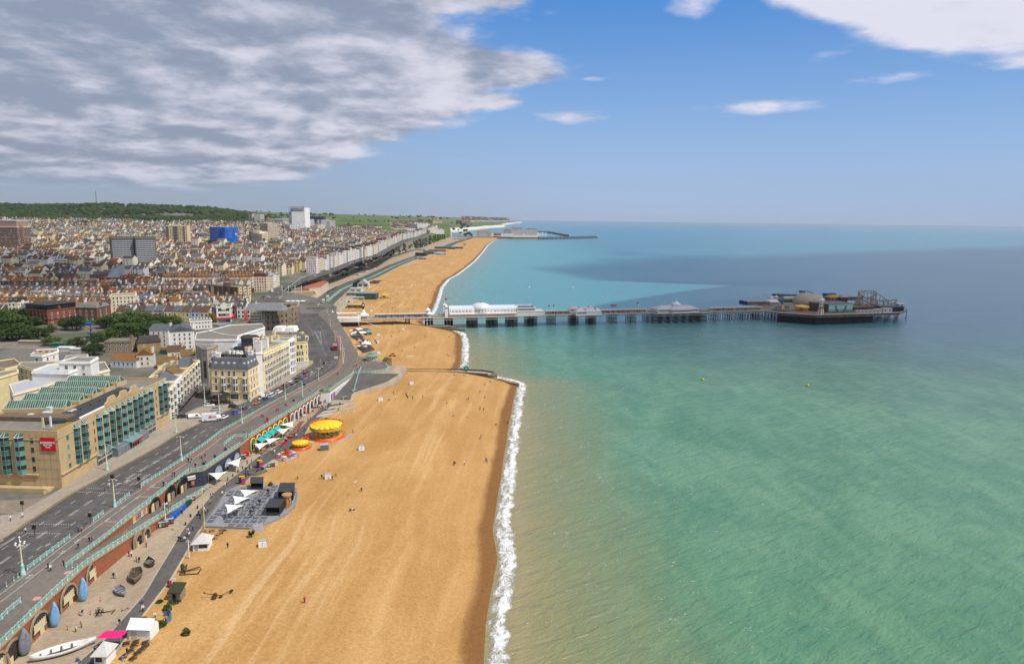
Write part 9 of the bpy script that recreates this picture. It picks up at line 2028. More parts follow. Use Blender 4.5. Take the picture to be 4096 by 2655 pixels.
def fk(t,txt,where,fn,far=0):
 for w in txt.split():
  a,b=w.split(',');sit=b.endswith('s')and b[-2].isalpha();b2=b[:-1]if sit else b;c=b2[-1];y=float(b2[:-1]);p=fn(t,float(a),y);k=pR.randrange(3)if pR.random()<.5 else 0
  pose='sit' if sit else('walk' if pR.random()<.55 else 'stand')
  if far:
   q=PM[(pose,k)];far_m.add([v.co+p for v in q.vertices],[tpl(f.vertices)for f in q.polygons],'kwb'.find(c)+1);continue
  o=pc('person',PM[(pose,k)],loc=p,rz=pR.random()*6.28,color=PCOL[c][1]);s=.94+.12*pR.random();o.scale=(s*1.05,s*1.05,s*1.04)
  tag(o,f"person in {PCOL[c][0]} top and {TNM[k]} {dict(sit='sitting', walk='walking', stand='standing')[pose]} {where}",'person','people '+where)
zt=lambda z:(lambda t,x,y:G(t,x,y,z))
fk('E','1900,1165k 1930,1170e 1960,1140g 1938,1100w 1980,1105t','on the hotel pavement',zt(10.12));fk('E','1268,872w 1218,925k 298,1402w 125,1260w 265,1222w 2115,1180n 2105,1170g','at the road crossings',zt(10.05))
fk('E','2190,575k 2225,578k 2000,740k 2025,740n 1900,855n 1925,860w 912,1385b 948,1380t 1040,1500k 1070,1490n 2345,530p 2270,640k 2360,585t','on the promenade',zt(10.12))
fk('H','560,430k 590,460w 740,395m 912,200k','on the promenade',zt(10.12));fk('F','153,715k 192,718k 312,668p 350,672k 238,785m 355,730t 590,590m 800,380l 1005,205n 1025,205r 1278,75k 1298,85k 1180,135r 1200,130g 1372,30k 1385,28k','on the promenade',zt(10.12))
fk('D','1705,815k 1735,820r 1470,835k 1490,838k 1950,785k 1965,788t 2005,770k 2090,765w 2108,768k 2120,815k 2145,795k 2162,765m 2028,835k 2040,838k 1788,1020k 1810,1022k 1562,1075n 1575,1078g 2200,740k 2170,715t 2185,705g','on promenade by junction',zt(10.1))
fk('J','155,685k 165,682g 180,682k 190,680r 212,722k 222,720g 195,760k 208,752k 225,790k 238,788n 268,828k 278,822g 222,862w 245,842n 272,892k 288,890w 348,1060w 365,1055k 100,410k 135,395k 130,415r 150,420g 95,570k 110,580w 75,490k 55,525m 60,560k 120,555b 205,240k 195,300k 225,315n 165,345w 148,335k 160,325k 112,350g 215,170k 235,145k 240,400o 250,395r 275,405k 300,150k','on promenade near pier',zt(9.9))
fk('F','585,1005w 603,1000n 418,1130k 445,1130g 410,1212t 552,1110w 275,1330m 293,1375k 340,1300w 355,1320v 380,1295g 210,1515b 150,1540w 800,890n 822,890k 822,830k 848,845v 885,815w 865,790t 838,745k 888,728r 815,690l 980,680w 1005,660k 885,650n 1125,610w 1158,620w 1232,580n 1500,360k 1520,358g 1390,430k 1410,435w 1270,590o 1245,715o','on the lower esplanade',zt(4.52))
fk('E','2305,1195k 2325,1230n 2075,1490k 2100,1495n 2125,1495l 2145,1495w 2175,1430t 2200,1440w','on the lower esplanade',zt(4.52));fk('H','1585,345p 1618,360k 1320,545k 1350,545w 958,980n 878,1165w 945,1115t 1390,1090k 1660,835g 1662,930w 1108,1415k 1160,1380k 900,1500bs 1525,295w 1500,285r 1700,180o','by the brick arches',zt(4.52));fk('H','1800,1010w 1425,1490bs 1478,1430k','by the white beach hut',on)
fk('D','1785,1230k 1915,1225n 1895,1290k 1975,1050w 1950,1110k 2060,925w 2070,925r 2108,915k 1440,1260w 1475,1230k 1680,1250w 1690,1270w 1700,1260r 1715,1265k 1735,1280w 1755,1280w 1670,1280w 1545,1410r 1570,1390t 1630,1240g 1745,1185k 1790,1095w 1655,1230w','by the shops and slope',zt(4.6))
fk('F','1425,915t 1705,915k 1750,915k 1790,940w 1825,930k 1868,885y 2165,1065k 2065,385k 2035,1285ks 2060,1275ws 1070,830ts','on the open shingle',on)
fk('I','1505,1045r 613,410k 550,235ks 570,215ks','on the open shingle',on)
fk('J','795,1380k 940,1400k 950,1420k 960,1435k 1018,1445k 1135,1425k 818,1448w 738,1455w 750,1455w 1665,1452k 1645,1450gs 1415,1495ks 1855,1278ks 1800,1358ks 1858,1425ks 2140,1478rs 1915,1240ks 1930,1240ws 1410,1160ws 1500,1168ks 1515,1168ws 1610,1170ks 1625,1172ws 1985,1165k 2080,1205b 1495,1448ws 1290,1140ws 1555,1105w 1595,1110k 1608,1108k','on the main beach',on)
fk('J','772,722k 1158,718k 1168,718w 1420,942k 1437,942w 860,665ks 850,845ks 1038,842ks 865,795ks 900,882rs 1440,720ks 1535,708k 680,550k 690,552m 700,552k 785,582k 925,590m 778,580k','on the second beach',on)
fk('J','645,208k 655,432m 1020,408k 1030,368k 1045,366k 1090,315k 1150,315k 1215,190k 1175,190w 1120,178m 1285,148k 1218,142k 765,235k 1000,310ks 840,348ks 785,385ks 800,380rs 890,372ws 960,400ks 975,402ks 755,325ks 820,382ks 780,400ks 1000,155k','on the beach beyond the pier',on)
fk('J','915,200ks 860,205ks 835,175ks 850,175rs 1010,120ks 895,145ks 1045,125ks 985,35ks 1180,112ks 1188,112ws 1140,65ks 740,230k 780,285k 760,285r 905,320ws 565,380ks 500,345ws 520,350ws 540,348ks 555,345ws 1178,405k 1150,408k 725,440r','on the beach beyond the pier',on,1)
fk('M','555,940k 565,945k 545,950ks 735,925k 685,955k 560,1020k 350,1205k 345,1160k 415,1160k 250,1190m 300,1200w 130,1170k 135,1145ks 398,1112ks 270,1128ks 695,795k 870,728k 918,760k 575,810ks','on the far beach',on,1)
s1=lambda t,x,y:Vc((*mrc(t,x,y,lambda a,b:1.2 if a>lp(SHO,b)else bz(a,b)).xy,bz(*mrc(t,x,y,lambda a,b:1.2 if a>lp(SHO,b)else bz(a,b)).xy)))
fk('s','1815,1860k 1820,1862k 1858,1858w 1943,1845k 1948,1850b 1924,1752k 1919,1755ys 1985,1700ks 2030,1697k 1920,1640k 1935,1643k 1870,1670ws 1815,1665ks','on the wet shoreline shingle',on)
for i in rg(24):
 s=10+i*15+pR.random()*6;t=pR.choice((1.2,2,11))if s<66 or 162<s<186 or s>214 else pR.choice((-1.6,-2.2));c=pR.choice('kkwgnrtb');o=pc('person',PM[('walk',pR.randrange(3))],loc=pw(s,t),rz=PA+1.57,color=PCOL[c][1]);tag(o,f'person in {PCOL[c][0]} top walking along pier deck','person','people on the pier deck')
for i in rg(16):
 p=CT[0]
 while 1:
  p=Vc((min(q.x for q in CT)+pR.random()*30,min(q.y for q in CT)+pR.random()*50))
  if ins(p,CT):break
 c=pR.choice('kwwgnrtol');o=pc('person',PM[('sit',pR.randrange(3))],loc=(p.x,p.y,4.75),rz=pR.random()*6,color=PCOL[c][1]);tag(o,f'person in {PCOL[c][0]} top seated in orange cafe','person','people seated in orange cafe')
o=far_m.bd('distant_people',[TRO[0],CLOTH,SKIN,TRO[1]]);o['kind']='stuff';o['label']='tiny figures scattered on far beaches'
gm_=MB();gm_.la([(0,-.35),(.13,-.1),(.12,.15),(0,.4)],6,mx=RX);gm_.add([(0,-.05,.08),(.75,.12,.22),(.7,.22,.2),(0,.18,.08),(-.75,.12,.22),(-.7,.22,.2)],[(0,1,2,3),(0,3,5,4)]);GULL=gm_.data('gull',mt((.78,.78,.78)))
for lab,t,x,y,z in(('white gull flying over shingle by deck fence','F',2095,950,9),('white gull flying before red hotel sign','N',785,790,22),('white gull flying past brown tower hill','A',2172,258,99)):
 if t=='A':d=ray(t,x,y);p=d*520+Vc((0,0,CAMZ))
 else:p=G(t,x,y,z)
 o=pc('gull',GULL,loc=p,rz=.8);tag(o,lab,'gull');o.scale=(2.2,)*3 if t=='A' else(1.3,)*3
for i,(x,y)in en(((1915,1360),(1960,1300),(2075,1235),(2085,1290),(2100,1320),(2130,1215),(2010,1290),(1985,1320),(2150,1260),(1900,1310))):o=pc('gull',GULL,loc=on('D',x,y)+Vc((0,0,.15)),rz=i);tag(o,'white gull standing on sand by stepped apron','gull','gulls by the stepped apron');o.scale=(.5,1,1)
def leaf_fn(a,b):
 def f():
  co=gp();n=ns(co,.55,3,.6);r=obr();c=mxc(sst(n*.8+r*.35,.35,.8),a,b);bs=nd('ShaderNodeBsdfPrincipled',{'Base Color':c,'Roughness':.65,'Specular IOR Level':.2});tr=nd('ShaderNodeBsdfTranslucent',{'Color':mxc(1,c,(1.3,1.5,.6),'MULTIPLY')});return nd('ShaderNodeMixShader',(.22,X(bs.outputs[0]),X(tr.outputs[0]))).outputs[0]
 return f
LEAF=mf(leaf_fn((.022,.05,.012),(.095,.145,.028)));BARK=mt((.06,.045,.032),.9,var=.3)
def tree_proto(seed,h=12,R=5.5,clumps=34,leaves=85,sz=.62):
 r=random.Random(seed);tk=MB();tk.tu([(0,0,-1),(.1,0,h*.25),(.2,.1,h*.45)],.38,7,r1=.24)
 for k in rg(6):a=k*1.05+r.random();tk.tu([(.15,.05,h*.28+k*.25),(cos(a)*R*.35,sin(a)*R*.35,h*.5),(cos(a)*R*.62,sin(a)*R*.62,h*(.6+.2*r.random()))],.16,5,r1=.04)
 mb=MB()
 for k in rg(clumps):
  a=r.random()*6.283;u=r.random()*1.5-.5;rr=math.sqrt(max(0,1-min(1,abs(u))**2))*(.55+.45*r.random());c=Vc((cos(a)*rr*R*.86,sin(a)*rr*R*.86,h*.5+u*h*.42));cr=R*(.24+.16*r.random())
  for j in rg(leaves):
   d=Vc((r.gauss(0,1),r.gauss(0,1),r.gauss(.25,1))).normalized();p=c+d*cr*(.72+.36*r.random());n=(d+Vc((r.gauss(0,.5),r.gauss(0,.5),r.gauss(0,.5)))).normalized();t1=n.orthogonal().normalized();t2=n.cross(t1);s=sz*(.55+.8*r.random());mb.add([p-t1*s*.5,p+t2*s*.45,p+t1*s*.5,p-t2*s*.45],F4)
 return tk.data('trunk',BARK),mb.data('crown',LEAF),h,R
TP=[tree_proto(k,12,5.5)for k in rg(4)]
def tree(label,p,h,w,k,grp,rz=0):
 t=tg('tree',label,'tree',p,rz,grp);a,b,th_,R=TP[k%4];pc('trunk',a,t);pc('crown',b,t);t.scale=(w/(2*R),w/(2*R),h/th_);return t
TREES=[(70,340,120,330),(210,300,108,300),(350,310,185,240),(90,460,285,300),(230,465,275,320),(450,480,325,260),(610,525,418,190),(600,380,295,110),(748,350,215,140),(890,360,182,220),(1235,335,190,190),(1340,330,150,240),(1500,335,128,300),(1650,320,138,270),(1850,320,158,250),(2020,290,178,190),(1390,450,285,270),(1560,455,262,270),(1670,445,280,240),(1270,470,330,230),(1140,530,390,210),(1810,345,240,190),(905,562,428,210),(1090,640,500,230),(-40,360,140,240),(20,240,105,220)]
for i,(x,y,yt,w)in en(TREES):
 p=G('C',x,y,10);h=hgt('C',x,y,x,yt,10);W_=w*820/2380*(p-Vc((0,0,CAMZ))).length/FPX;tree(f"{'broad' if W_ > 15 else 'small' if W_ < 11 else 'rounded'} dark green tree in the garden square",p,max(h,6),W_*.94,i,'trees of the garden square',i*1.3)
for i,(t,x,y,yt,w,lab)in en((('A',395,1205,1115,160,'round tree in front of white stuccoed terraces'),('A',640,1215,1122,180,'broad tree by cream and grey terraces'),('A',1138,1058,980,120,'single dark tree below yellow stone church'),('A',200,1460,1380,230,'spreading dark cedar above brick corner building'),('A',590,1460,1360,220,'broad dark tree behind brick corner building'),('A',870,800,735,80,'slim tree near white-roofed office'),('B',800,745,690,60,'dark tree by big brick church'),('B',1940,590,555,70,'green tree among white seafront houses'),('A',850,700,640,170,'dark tree clump on hillside below mast'),('A',930,600,550,200,'wide tree clump on hillside of white houses'),('A',430,690,620,240,'green hedge trees by brown tower'),('A',420,790,740,120,'pale tree by ochre roofed block'),('A',1500,650,600,150,'dark trees left of tall yellow tower'),('B',880,420,380,90,'dark trees between yellow towers and brown flats'),('B',1310,430,390,60,'dark tree by striped flats'),('B',290,450,395,140,'tree group between yellow tower and blue tower'),('B',1690,575,545,50,'small green tree among roofs below hospital'),('A',1030,560,520,90,'tree at wood edge above terraces'),('A',770,1230,1180,110,'low trees behind cream hall'))):
 p=mrc(t,x,y,H);h=hgt(t,x,y,x,yt,p.z);W_=w*820/2380*(p-Vc((0,0,CAMZ))).length/FPX;tree(lab,p,max(h,5),W_,i,'trees among the town houses',i*.9)
mb=MB();P=[G('C',x,y,10.05)for x,y in((560,440),(700,480),(1050,470),(1150,400),(1000,370),(700,385))];mb.add([tpl(p)for p in P],[tpl(rg(len(P)))]);su('lawn',mb,pvg('dry_grass',(.2,.18,.06),(.12,.15,.045),.4))
mb=MB();P=[G('C',x,y,10.03)for x,y in((-100,560),(500,560),(1200,520),(1800,420),(2300,330),(2430,220),(1300,225),(890,300),(280,300),(-100,330))];mb.add([tpl(p)for p in P],[tpl(rg(len(P)))]);su('square_paving',mb,pvg('square_tarmac',(.17,.145,.125),(.24,.21,.18),.25))
mb=MB();P=[G('C',x,y,10.04)for x,y in((1980,1295),(2330,1000),(2345,800),(2400,790),(2420,1150),(2200,1400))];mb.add([tpl(p)for p in P],[tpl(rg(len(P)))]);su('side_street',mb,ROADM)
mb=MB();P=[G('E',x,y,10.06)for x,y in((0,1170),(0,1020),(200,1010),(600,980),(780,965),(640,1050),(340,1250),(240,1170))];mb.add([tpl(p)for p in P],[tpl(rg(len(P)))]);su('cobbled_corner',mb,pvg('cobbles',(.2,.165,.13),(.32,.27,.22),1.6,.9))
mb=MB();P=[G('E',x,y,10.14)for x,y in((0,1480),(0,1190),(230,1170),(335,1200),(320,1260),(100,1420))];mb.add([tpl(p)for p in P],[tpl(rg(len(P)))]);su('corner_pavement',mb,PAVE2)
th=tg('fountain','dark tiered fountain in garden square','fountain',G('C',1062,440,10));MB().la([(5,0),(5,.8),(4.5,.8),(4.5,.4),(.5,.4)],20).bd('basin',mat('dst',(.07,.065,.06)),th);MB().la([(.9,.4),(.5,2.6),(2.6,3.3),(2.7,3.5),(.5,3.6),(.4,6),(1.6,6.4),(1.6,6.6),(.3,6.8),(.2,8.4),(.6,8.6),(0,9.6)],14).bd('tiers',MATS['dst'],th)
for lab,t,x,y,c,w in(('white event cabin behind garden fence','C',770,595,(.66,.66,.66),9),('pale grey event cabin by garden trees','C',905,610,(.55,.55,.56),8),('white event tent by fountain','C',1010,500,(.7,.7,.7),6),('bright blue container by fountain far side','C',1028,305,(.03,.14,.5),5),('green event stall at edge of garden trees','C',690,545,(.06,.16,.12),8),('beige cabin with low curved roof by tram stop','C',370,520,(.36,.31,.24),16)):
 th=tg('event_cabin',lab,'cabin',G(t,x,y,10));MB().box(-w/2,-1.5,0,w/2,2,2.6).bd('wall',c,th);MB().pr([(-w/2-.3,-1.8),(w/2+.3,-1.8),(w/2+.3,2.3),(-w/2-.3,2.3)],2.6,3.2,0,top=[(-w/2+.4,-.3),(w/2-.4,-.3),(w/2-.4,.8),(-w/2+.4,.8)]).bd('roof',tpl(v*.9 for v in c),th)
def shb(name,label,p,r,h,n=160,spiky=0,m=None):
 rr=random.Random(hash(label)%999 if 0 else len(label));mb=MB();th=tg(name,label,'plant',p)
 for k in rg(n):
  a=rr.random()*6.283;q=math.sqrt(rr.random())*r
  if spiky:d=Vc((cos(a)*r,sin(a)*r,h*(.4+.7*rr.random())));b=Vc((0,0,h*.35));s=Vc((-sin(a),cos(a),0))*.1;mb.add([b-s,b+s,b.lerp(d,.6)+s+Vc((0,0,.15)),d,b.lerp(d,.6)-s+Vc((0,0,.15))],[(0,1,2,3,4)])
  else:c=Vc((cos(a)*q,sin(a)*q,h*rr.random()*math.sqrt(max(.05,1-(q/r)**2))));n_=Vc((rr.gauss(0,1),rr.gauss(0,1),rr.gauss(.4,1))).normalized();t1=n_.orthogonal().normalized()*.22;t2=n_.cross(t1);mb.add([c-t1,c+t2,c+t1,c-t2],F4)
 mb.bd('leaves',m or LEAF,th);MB().tu([(0,0,-.2),(0,0,h*.45)],.12 if spiky else.06,5).bd('stem',BARK,th)
shb('palm_plant','small green palm plant by bin enclosure and lilac banner',G('I',890,280,4.4),1.1,2,60,1);shb('shrub','round green shrub on shingle below flint store',G('H',1940,910,4.4),1,1.5);shb('shrub','trailing green shrub by white beach hut',G('H',1860,1090,4.4),1.3,1.2,220);shb('shrub','low yellow-green plant between hut and path',G('H',1655,1020,4.4),.8,.6,100);shb('shrub','dry brown and green bush alone on shingle',G('H',2160,1190,4.4),.9,1.5,180,0,mf(leaf_fn((.09,.045,.015),(.1,.1,.03))));shb('shrub','low green plants along flint store foot',G('H',2020,818,4.4),1.5,.5,180);shb('shrub','small green tuft at path kerb by flint store',G('H',1850,820,4.4),.8,.6,80);shb('shrub','big yellow-green bush at corner of orange cafe',G('D',2145,1040,4.6),3.2,2.6,700,0,mf(leaf_fn((.05,.055,.015),(.17,.15,.03))));shb('shrub','green plants at back of seating deck',G('F',1110,990,4.9),.8,1.4)
def forest():
 co=gp();n=ns(co,.05,4,.65);n2=ns(co,.012,3);c=mxc(sst(n*.6+n2*.5,.38,.66),(.01,.023,.008),(.042,.066,.016));return princ(col=c,rough=.9,spec=.1,normal=bmp_(ns(co,.35,4,.7),.8,1.5))  # canopy greens darkened to stand in for cloud shade on the hill
FOR=mf(forest);fR=random.Random(4);wd_m=MB()
ico=bpy.data.meshes.new('i');bm_=bmesh.new();bmesh.ops.create_icosphere(bm_,subdivisions=1,radius=1);IV=[v.co.copy()for v in bm_.verts];IF=[tpl(v.index for v in f.verts)for f in bm_.faces];bm_.free()
def cl_(mb,x,y,z,r,hz):
 s=[.75+.5*fR.random()for _ in IV];mb.add([(x+v.x*r*k,y+v.y*r*k,z+v.z*r*hz*k)for v,k in zip(IV,s)],IF,0,1)
for i in rg(7000):
 y=1880+fR.random()**1.1*760;q=-.95+fR.random()*.62;x=q*y
 if q>-.4 and fR.random()<(q+.4)/.1:continue
 if mN.noise(Vc((x/170,y/110,3)))>.33 and q>-.66:continue
 z=H(x,y)
 if y<2010 and mN.noise(Vc((x/120,y/60,9)))<0:continue
 r=5+5*fR.random();cl_(wd_m,x,y,z+r*.35,r,.75)
o=wd_m.bd('woodland',FOR);o['kind']='stuff';o['label']='dense green woodland covering hill below mast'
ft=MB()
for i in rg(900):
 y=620+fR.random()*1500;q=-.9+fR.random()*.62;x=q*y
 if y<1000 and fR.random()<.72:continue
 if not clear(x,y,1)or in_gardens(x,y):continue
 for k in rg(1+fR.randrange(3)):r=2.6+2.6*fR.random();cl_(ft,x+fR.gauss(0,5),y+fR.gauss(0,3),H(x,y)+3+fR.random()*2,r,.95)
for i in rg(500):
 y=2500+fR.random()*2600;q=-.4+fR.random()*.34;x=q*y
 if mN.noise(Vc((x/260,y/200,5)))>.05:cl_(ft,x,y,H(x,y)+2,5+5*fR.random(),.6)
o=ft.bd('scattered_trees_foliage',FOR);o['kind']='stuff';o['label']='scattered trees between far houses and on downs'
cg=MB()
for i in rg(700):
 y=1000+fR.random()*2000;x=lp(EG,y)+1+fR.random()*7;t=fR.random()
 if mN.noise(Vc((y/45,2,0)))>-.05:cl_(cg,x-t*3,y,6.5+t*(H(lp(EG,y)-2,y)-8),1.4+1.6*fR.random(),1)
o=cg.bd('cliff_shrubbery',FOR);o['kind']='stuff';o['label']='green shrubs on slope under cliff road'
t=tg('arcade_terrace','long arcaded terrace with many columns under cliff road','terrace',(lp(EG,760)+.5,760,6));o_=Vc((lp(EG,760)+.5,760));mb,dkm=MB(),MB();yk=[760+k*30 for k in rg(40)]
for a,b in zip(yk,yk[1:]):
 p,q=Vc((lp(EG,a)+.4,a))-o_,Vc((lp(EG,b)+.4,b))-o_;mb.quad((*p,-1),(*q,-1),(*q,H(q.x+o_.x-2,b)-6.2),(*p,H(p.x+o_.x-2,a)-6.2));dkm.add([(p.x,p.y,5.6),(p.x+6,p.y,5.6),(q.x+6,q.y,5.6),(q.x,q.y,5.6),(p.x,p.y,6.1),(p.x+6,p.y,6.1),(q.x+6,q.y,6.1),(q.x,q.y,6.1)],[(0,3,2,1),(4,5,6,7),(1,2,6,5)])
mb.bd('retaining_wall',mt((.3,.25,.18),.9,var=.4,scale=.2),t);dkm.bd('deck',mt((.34,.38,.33)),t);cm=MB();cm.tu([(0,0,0),(0,0,5.6)],.28,5);cm.box(-.3,-2.2,5,.3,2.2,5.6);cd_=cm.data('column',mt((.5,.45,.36)))
for k in rg(98):y=762+k*11.6;pc('column',cd_,t,loc=(lp(EG,y)+6.1-o_.x,y-o_.y,0))
BB=[('black_house','black gabled beach house by pale one beyond pier','J',385,145,14,10,8,(.03,.032,.036),(.04,.045,.05),1),('pale_house','pale grey gabled beach house next to black one','J',440,150,14,10,8.5,(.56,.55,.52),(.4,.42,.42),1),('glass_restaurant','dark glass two-storey restaurant with green deck on beach','J',475,285,22,16,6.5,(.06,.1,.1),(.2,.22,.2),0),('green_terrace','green railed restaurant terrace with red parasol','J',350,240,20,12,3,(.16,.28,.23),(.3,.34,.3),0),('white_cabin','white crowded cabins and masts by seaside promenade','J',355,195,14,9,4,(.66,.64,.62),(.5,.5,.5),0),('beach_cafe','small cafe with yellow parasols at pier side terrace','J',350,385,16,8,3,(.2,.16,.12),(.45,.36,.14),0),('slip_shelter','pale green shelter by slip road past pier','J',385,288,12,5,2.6,(.32,.4,.34),(.55,.6,.54),0)]
BB+=[('beach_block',l,'M',x,y,w,d,h,c,rc,0)for l,x,y,w,d,h,c,rc in(('black cube cafe block, first of far beach buildings',240,795,26,22,7,(.04,.04,.045),(.1,.1,.1)),('grey-brown cube block among far beach buildings',330,775,26,22,8,(.2,.17,.15),(.2,.19,.18)),('yellow and grey adventure golf sheds on far beach',430,745,46,22,6,(.34,.26,.08),(.5,.38,.1)),('bright blue pool-side block on far beach',440,780,40,12,3,(.1,.36,.58),(.16,.42,.62)),('low dark pavilion roof on far beach',520,712,60,24,5,(.08,.085,.085),(.14,.16,.16)),('row of dark huts at water side of far beach',645,708,44,12,4,(.06,.055,.05),(.12,.11,.1)),('yellow lifeguard hut alone on far beach',748,672,9,8,5,(.6,.32,.02),(.6,.32,.02)),('white beach box near blue pool-side block',488,795,5,5,4,(.75,.74,.72),(.7,.7,.7)),('grey sheds below far beach buildings',235,835,24,12,3,(.2,.21,.2),(.26,.27,.26)),('white railway station shed on far promenade',210,735,40,12,5,(.5,.52,.5),(.4,.44,.42)),('cream pavilion far along beach, with flat roof',690,610,50,20,7,(.62,.58,.5),(.45,.43,.4)),('white flats row at far promenade end',870,585,160,30,8,(.55,.5,.44),(.36,.26,.2)))]
for nm,lab,tl,x,y,w,d,h,c,rc,gb in BB:
 p=mrc(tl,x,y,gd);th=tg(nm,lab,'building',p);MB().box(-w/2,0,-2,w/2,d,h*(.62 if gb else 1)).bd('wall',c,th);mb=MB();z=h*(.62 if gb else 1)
 if gb:mb.add([(-w/2,-.3,z),(w/2,-.3,z),(0,-.3,h+2),(-w/2,d,z),(w/2,d,z),(0,d,h+2)],[(0,1,2),(1,4,5,2),(3,0,2,5),(4,3,5)])
 else:mb.box(-w/2-.4,-.4,z,w/2+.4,d+.4,z+.5)
 mb.bd('roof',rc,th);mb=MB();n=max(1,int(w/5));
 for k in rg(n):mb.box(-w/2+w*(k+.2)/n,-.06,h*.25,-w/2+w*(k+.8)/n,0,h*.55)
 mb.bd('window_strip',gL,th);sff(th)
rk=MB()
for i in rg(60):y=940+fR.random()*45;cl_(rk,lp(EP,y)+fR.random()*12,y,5.2,1+1.3*fR.random(),.7)
o=rk.bd('rock_rubble',mt((.06,.055,.05),.95,var=.4));o['kind']='stuff';o['label']='dark rock groyne stub on upper beach beyond pier'
MS=mt((.11,.115,.12),.9,var=.3,scale=.05)
for lab,pts,w,h in(('long dark harbour breakwater of concrete caissons reaching out to sea',((1090,592),(1170,598),(1300,603),(1600,603),(1900,598),(2100,592),(2285,586)),16,9),('second curved harbour breakwater behind marina flats',((1585,522),(1700,526),(1760,531),(1860,554),(1950,568)),16,9)):
 P=[G('M',x,y,0)for x,y in pts];t=tg('breakwater',lab,'breakwater',P[0]);V=[p-P[0]for p in P];mb=MB();cp=MB()
 for a,b in zip(V,V[1:]):
  d=(b-a).xy.normalized();nn=Vc((-d.y,d.x))*w/2;n=max(1,int((b-a).length/26))
  for k in rg(n):p,q=a.lerp(b,k/n).xy,a.lerp(b,(k+.86)/n).xy;mb.pr([tpl(p-nn),tpl(q-nn),tpl(q+nn),tpl(p+nn)],-3,h)
  cp.pr([tpl(a.xy-nn*.6),tpl(b.xy-nn*.6),tpl(b.xy+nn*.6),tpl(a.xy+nn*.6)],h-3,h+1.6)
 mb.bd('caisson',MS,t);sff(t);cp.bd('parapet',MS,t)
p=G('M',2282,586,0);th=tg('harbour_light','small white light tower at breakwater tip','lighthouse',(p.x,p.y,9));MB().la([(3,0),(2.4,9)],10).bd('tower',PW,th);MB().la([(2.8,9),(2.8,9.6),(1.6,9.7),(1.6,12),(0,13.5)],10).bd('lantern',dM,th)
for nm,lab,x0,x1,yb,yt,d,fc,c,rc in(('marina_flats','grey and white marina flats, shorter block at landward end',1203,1288,552,494,40,FACP,(.5,.51,.52),(.3,.31,.32)),('marina_flats','tall white gridded marina flats with dark top, middle block',1290,1422,556,480,40,FACP,(.66,.67,.68),(.22,.23,.25)),('marina_flats','white gridded marina flats, seaward block',1455,1585,556,487,40,FACP,(.68,.69,.7),(.24,.25,.27)),('marina_shed','white vaulted marina shed in front of flats',1170,1320,576,545,40,pM,(.66,.66,.65),(.66,.66,.65)),('marina_block','tan stepped apartment block with orange roofs at marina',890,1060,560,510,60,FACB,(.54,.46,.36),(.42,.26,.14)),('marina_block','low red-brown marina superstore',1085,1200,560,535,50,FACR,(.28,.16,.12),(.3,.22,.18)),('marina_block','pale hotel block by marina entrance road',915,1000,566,535,40,FACB,(.6,.58,.54),(.4,.38,.36))):
 a,b=G('M',x0,yb,3),G('M',x1,yb,3);b.y=a.y;h=hgt('M',x1,yb,x1,yt,3);bb=Bld(nm,lab,[a.xy,b.xy,b.xy+Vc((0,d)),a.xy+Vc((0,d))],3,h,fc,c,'building',cornice=0,roofm=None);MB().pr(iS(bb.l,3),h-1,h+(6 if 'flats' in nm else 3),0).bd('top_storey',rc,bb.root)
mb=MB();P=[G('M',x,y,2)for x,y in((1060,590),(1170,598),(1600,600),(1600,545),(1050,535))];mb.pr([tpl(p.xy)for p in P],-3,3);su('marina_quay_ground',mb,CONC)
ym=MB()
for i in rg(40):p=G('M',1590+fR.random()*110,560-fR.random()*12,1);ym.tu([(p.x,p.y,0),(p.x,p.y,16+6*fR.random())],.35,3);ym.box(p.x-4,p.y-1.5,0,p.x+4,p.y+1.5,1.6)
o=ym.bd('moored_yachts',fM);o['kind']='stuff';o['label']='white moored yachts inside marina'
for lab,x0,x1,yb,yt,d,c in(('big white stepped apartment block above marina',203,347,490,425,50,(.8,.8,.8)),('long white regency terrace facing sea above marina',350,515,534,492,40,(.78,.76,.72)),('white house terrace below stepped apartment block',85,200,505,486,40,(.76,.75,.73)),('brown brick school block on downs',720,818,418,385,40,(.26,.16,.15)),('honey stone college with spires on downs',380,490,412,385,40,(.56,.42,.22)),('brick college wing on downs',275,378,405,382,40,(.36,.22,.18))):
 pts,z,h=frn('M',(x0,yb),(x1,yb),yt,d);b=Bld('distant_block',lab,pts,z,h,FACB,c,'building',roof='flat' if 'white' in lab or 'school' in lab else 'gable',roofm=None if 'white' in lab else ROOF,rh=h*.5,cornice=0)
 mb=MB();L=b.edge(0)[3]
 for k in rg(5):x=-L*.4+L*.2*k;mb.box(x-L*.05,-d*.2,h-.5,x+L*.05,d*.2,h+(4 if 'white' in lab else 2));
 if 'spires' in lab:
  for k in(-.2,0,.2):mb.la([(5,h),(4,h*1.6),(0,h*2.4)],6,L*k,0,0,sm=0)
 mb.bd('roof_block',c,b.root);o['kind']='stuff'
fh=MB()
for i in rg(620):
 if i<220:x,y=700+fR.random()*560,352+fR.random()*42;p=mrc('M',x,y,H)
 elif i<420:p=mrc('M',fR.random()*420-100,400+fR.random()*90,H)
 else:p=mrc('B',1950+fR.random()*430,365+fR.random()*110,H)
 if p.y>12000:continue
 k=max(1,p.y/3500);w=(5+4*fR.random())*k;m=0 if fR.random()<.6 else 1;fh.box(p.x-w,p.y-4,p.z-2,p.x+w,p.y+4,p.z+5*k,m);fh.pr([(p.x-w,p.y-4),(p.x+w,p.y-4),(p.x+w,p.y+4),(p.x-w,p.y+4)],p.z+5*k,p.z+8*k,2,top=[(p.x-w,p.y-.2),(p.x+w,p.y-.2),(p.x+w,p.y+.2),(p.x-w,p.y+.2)])
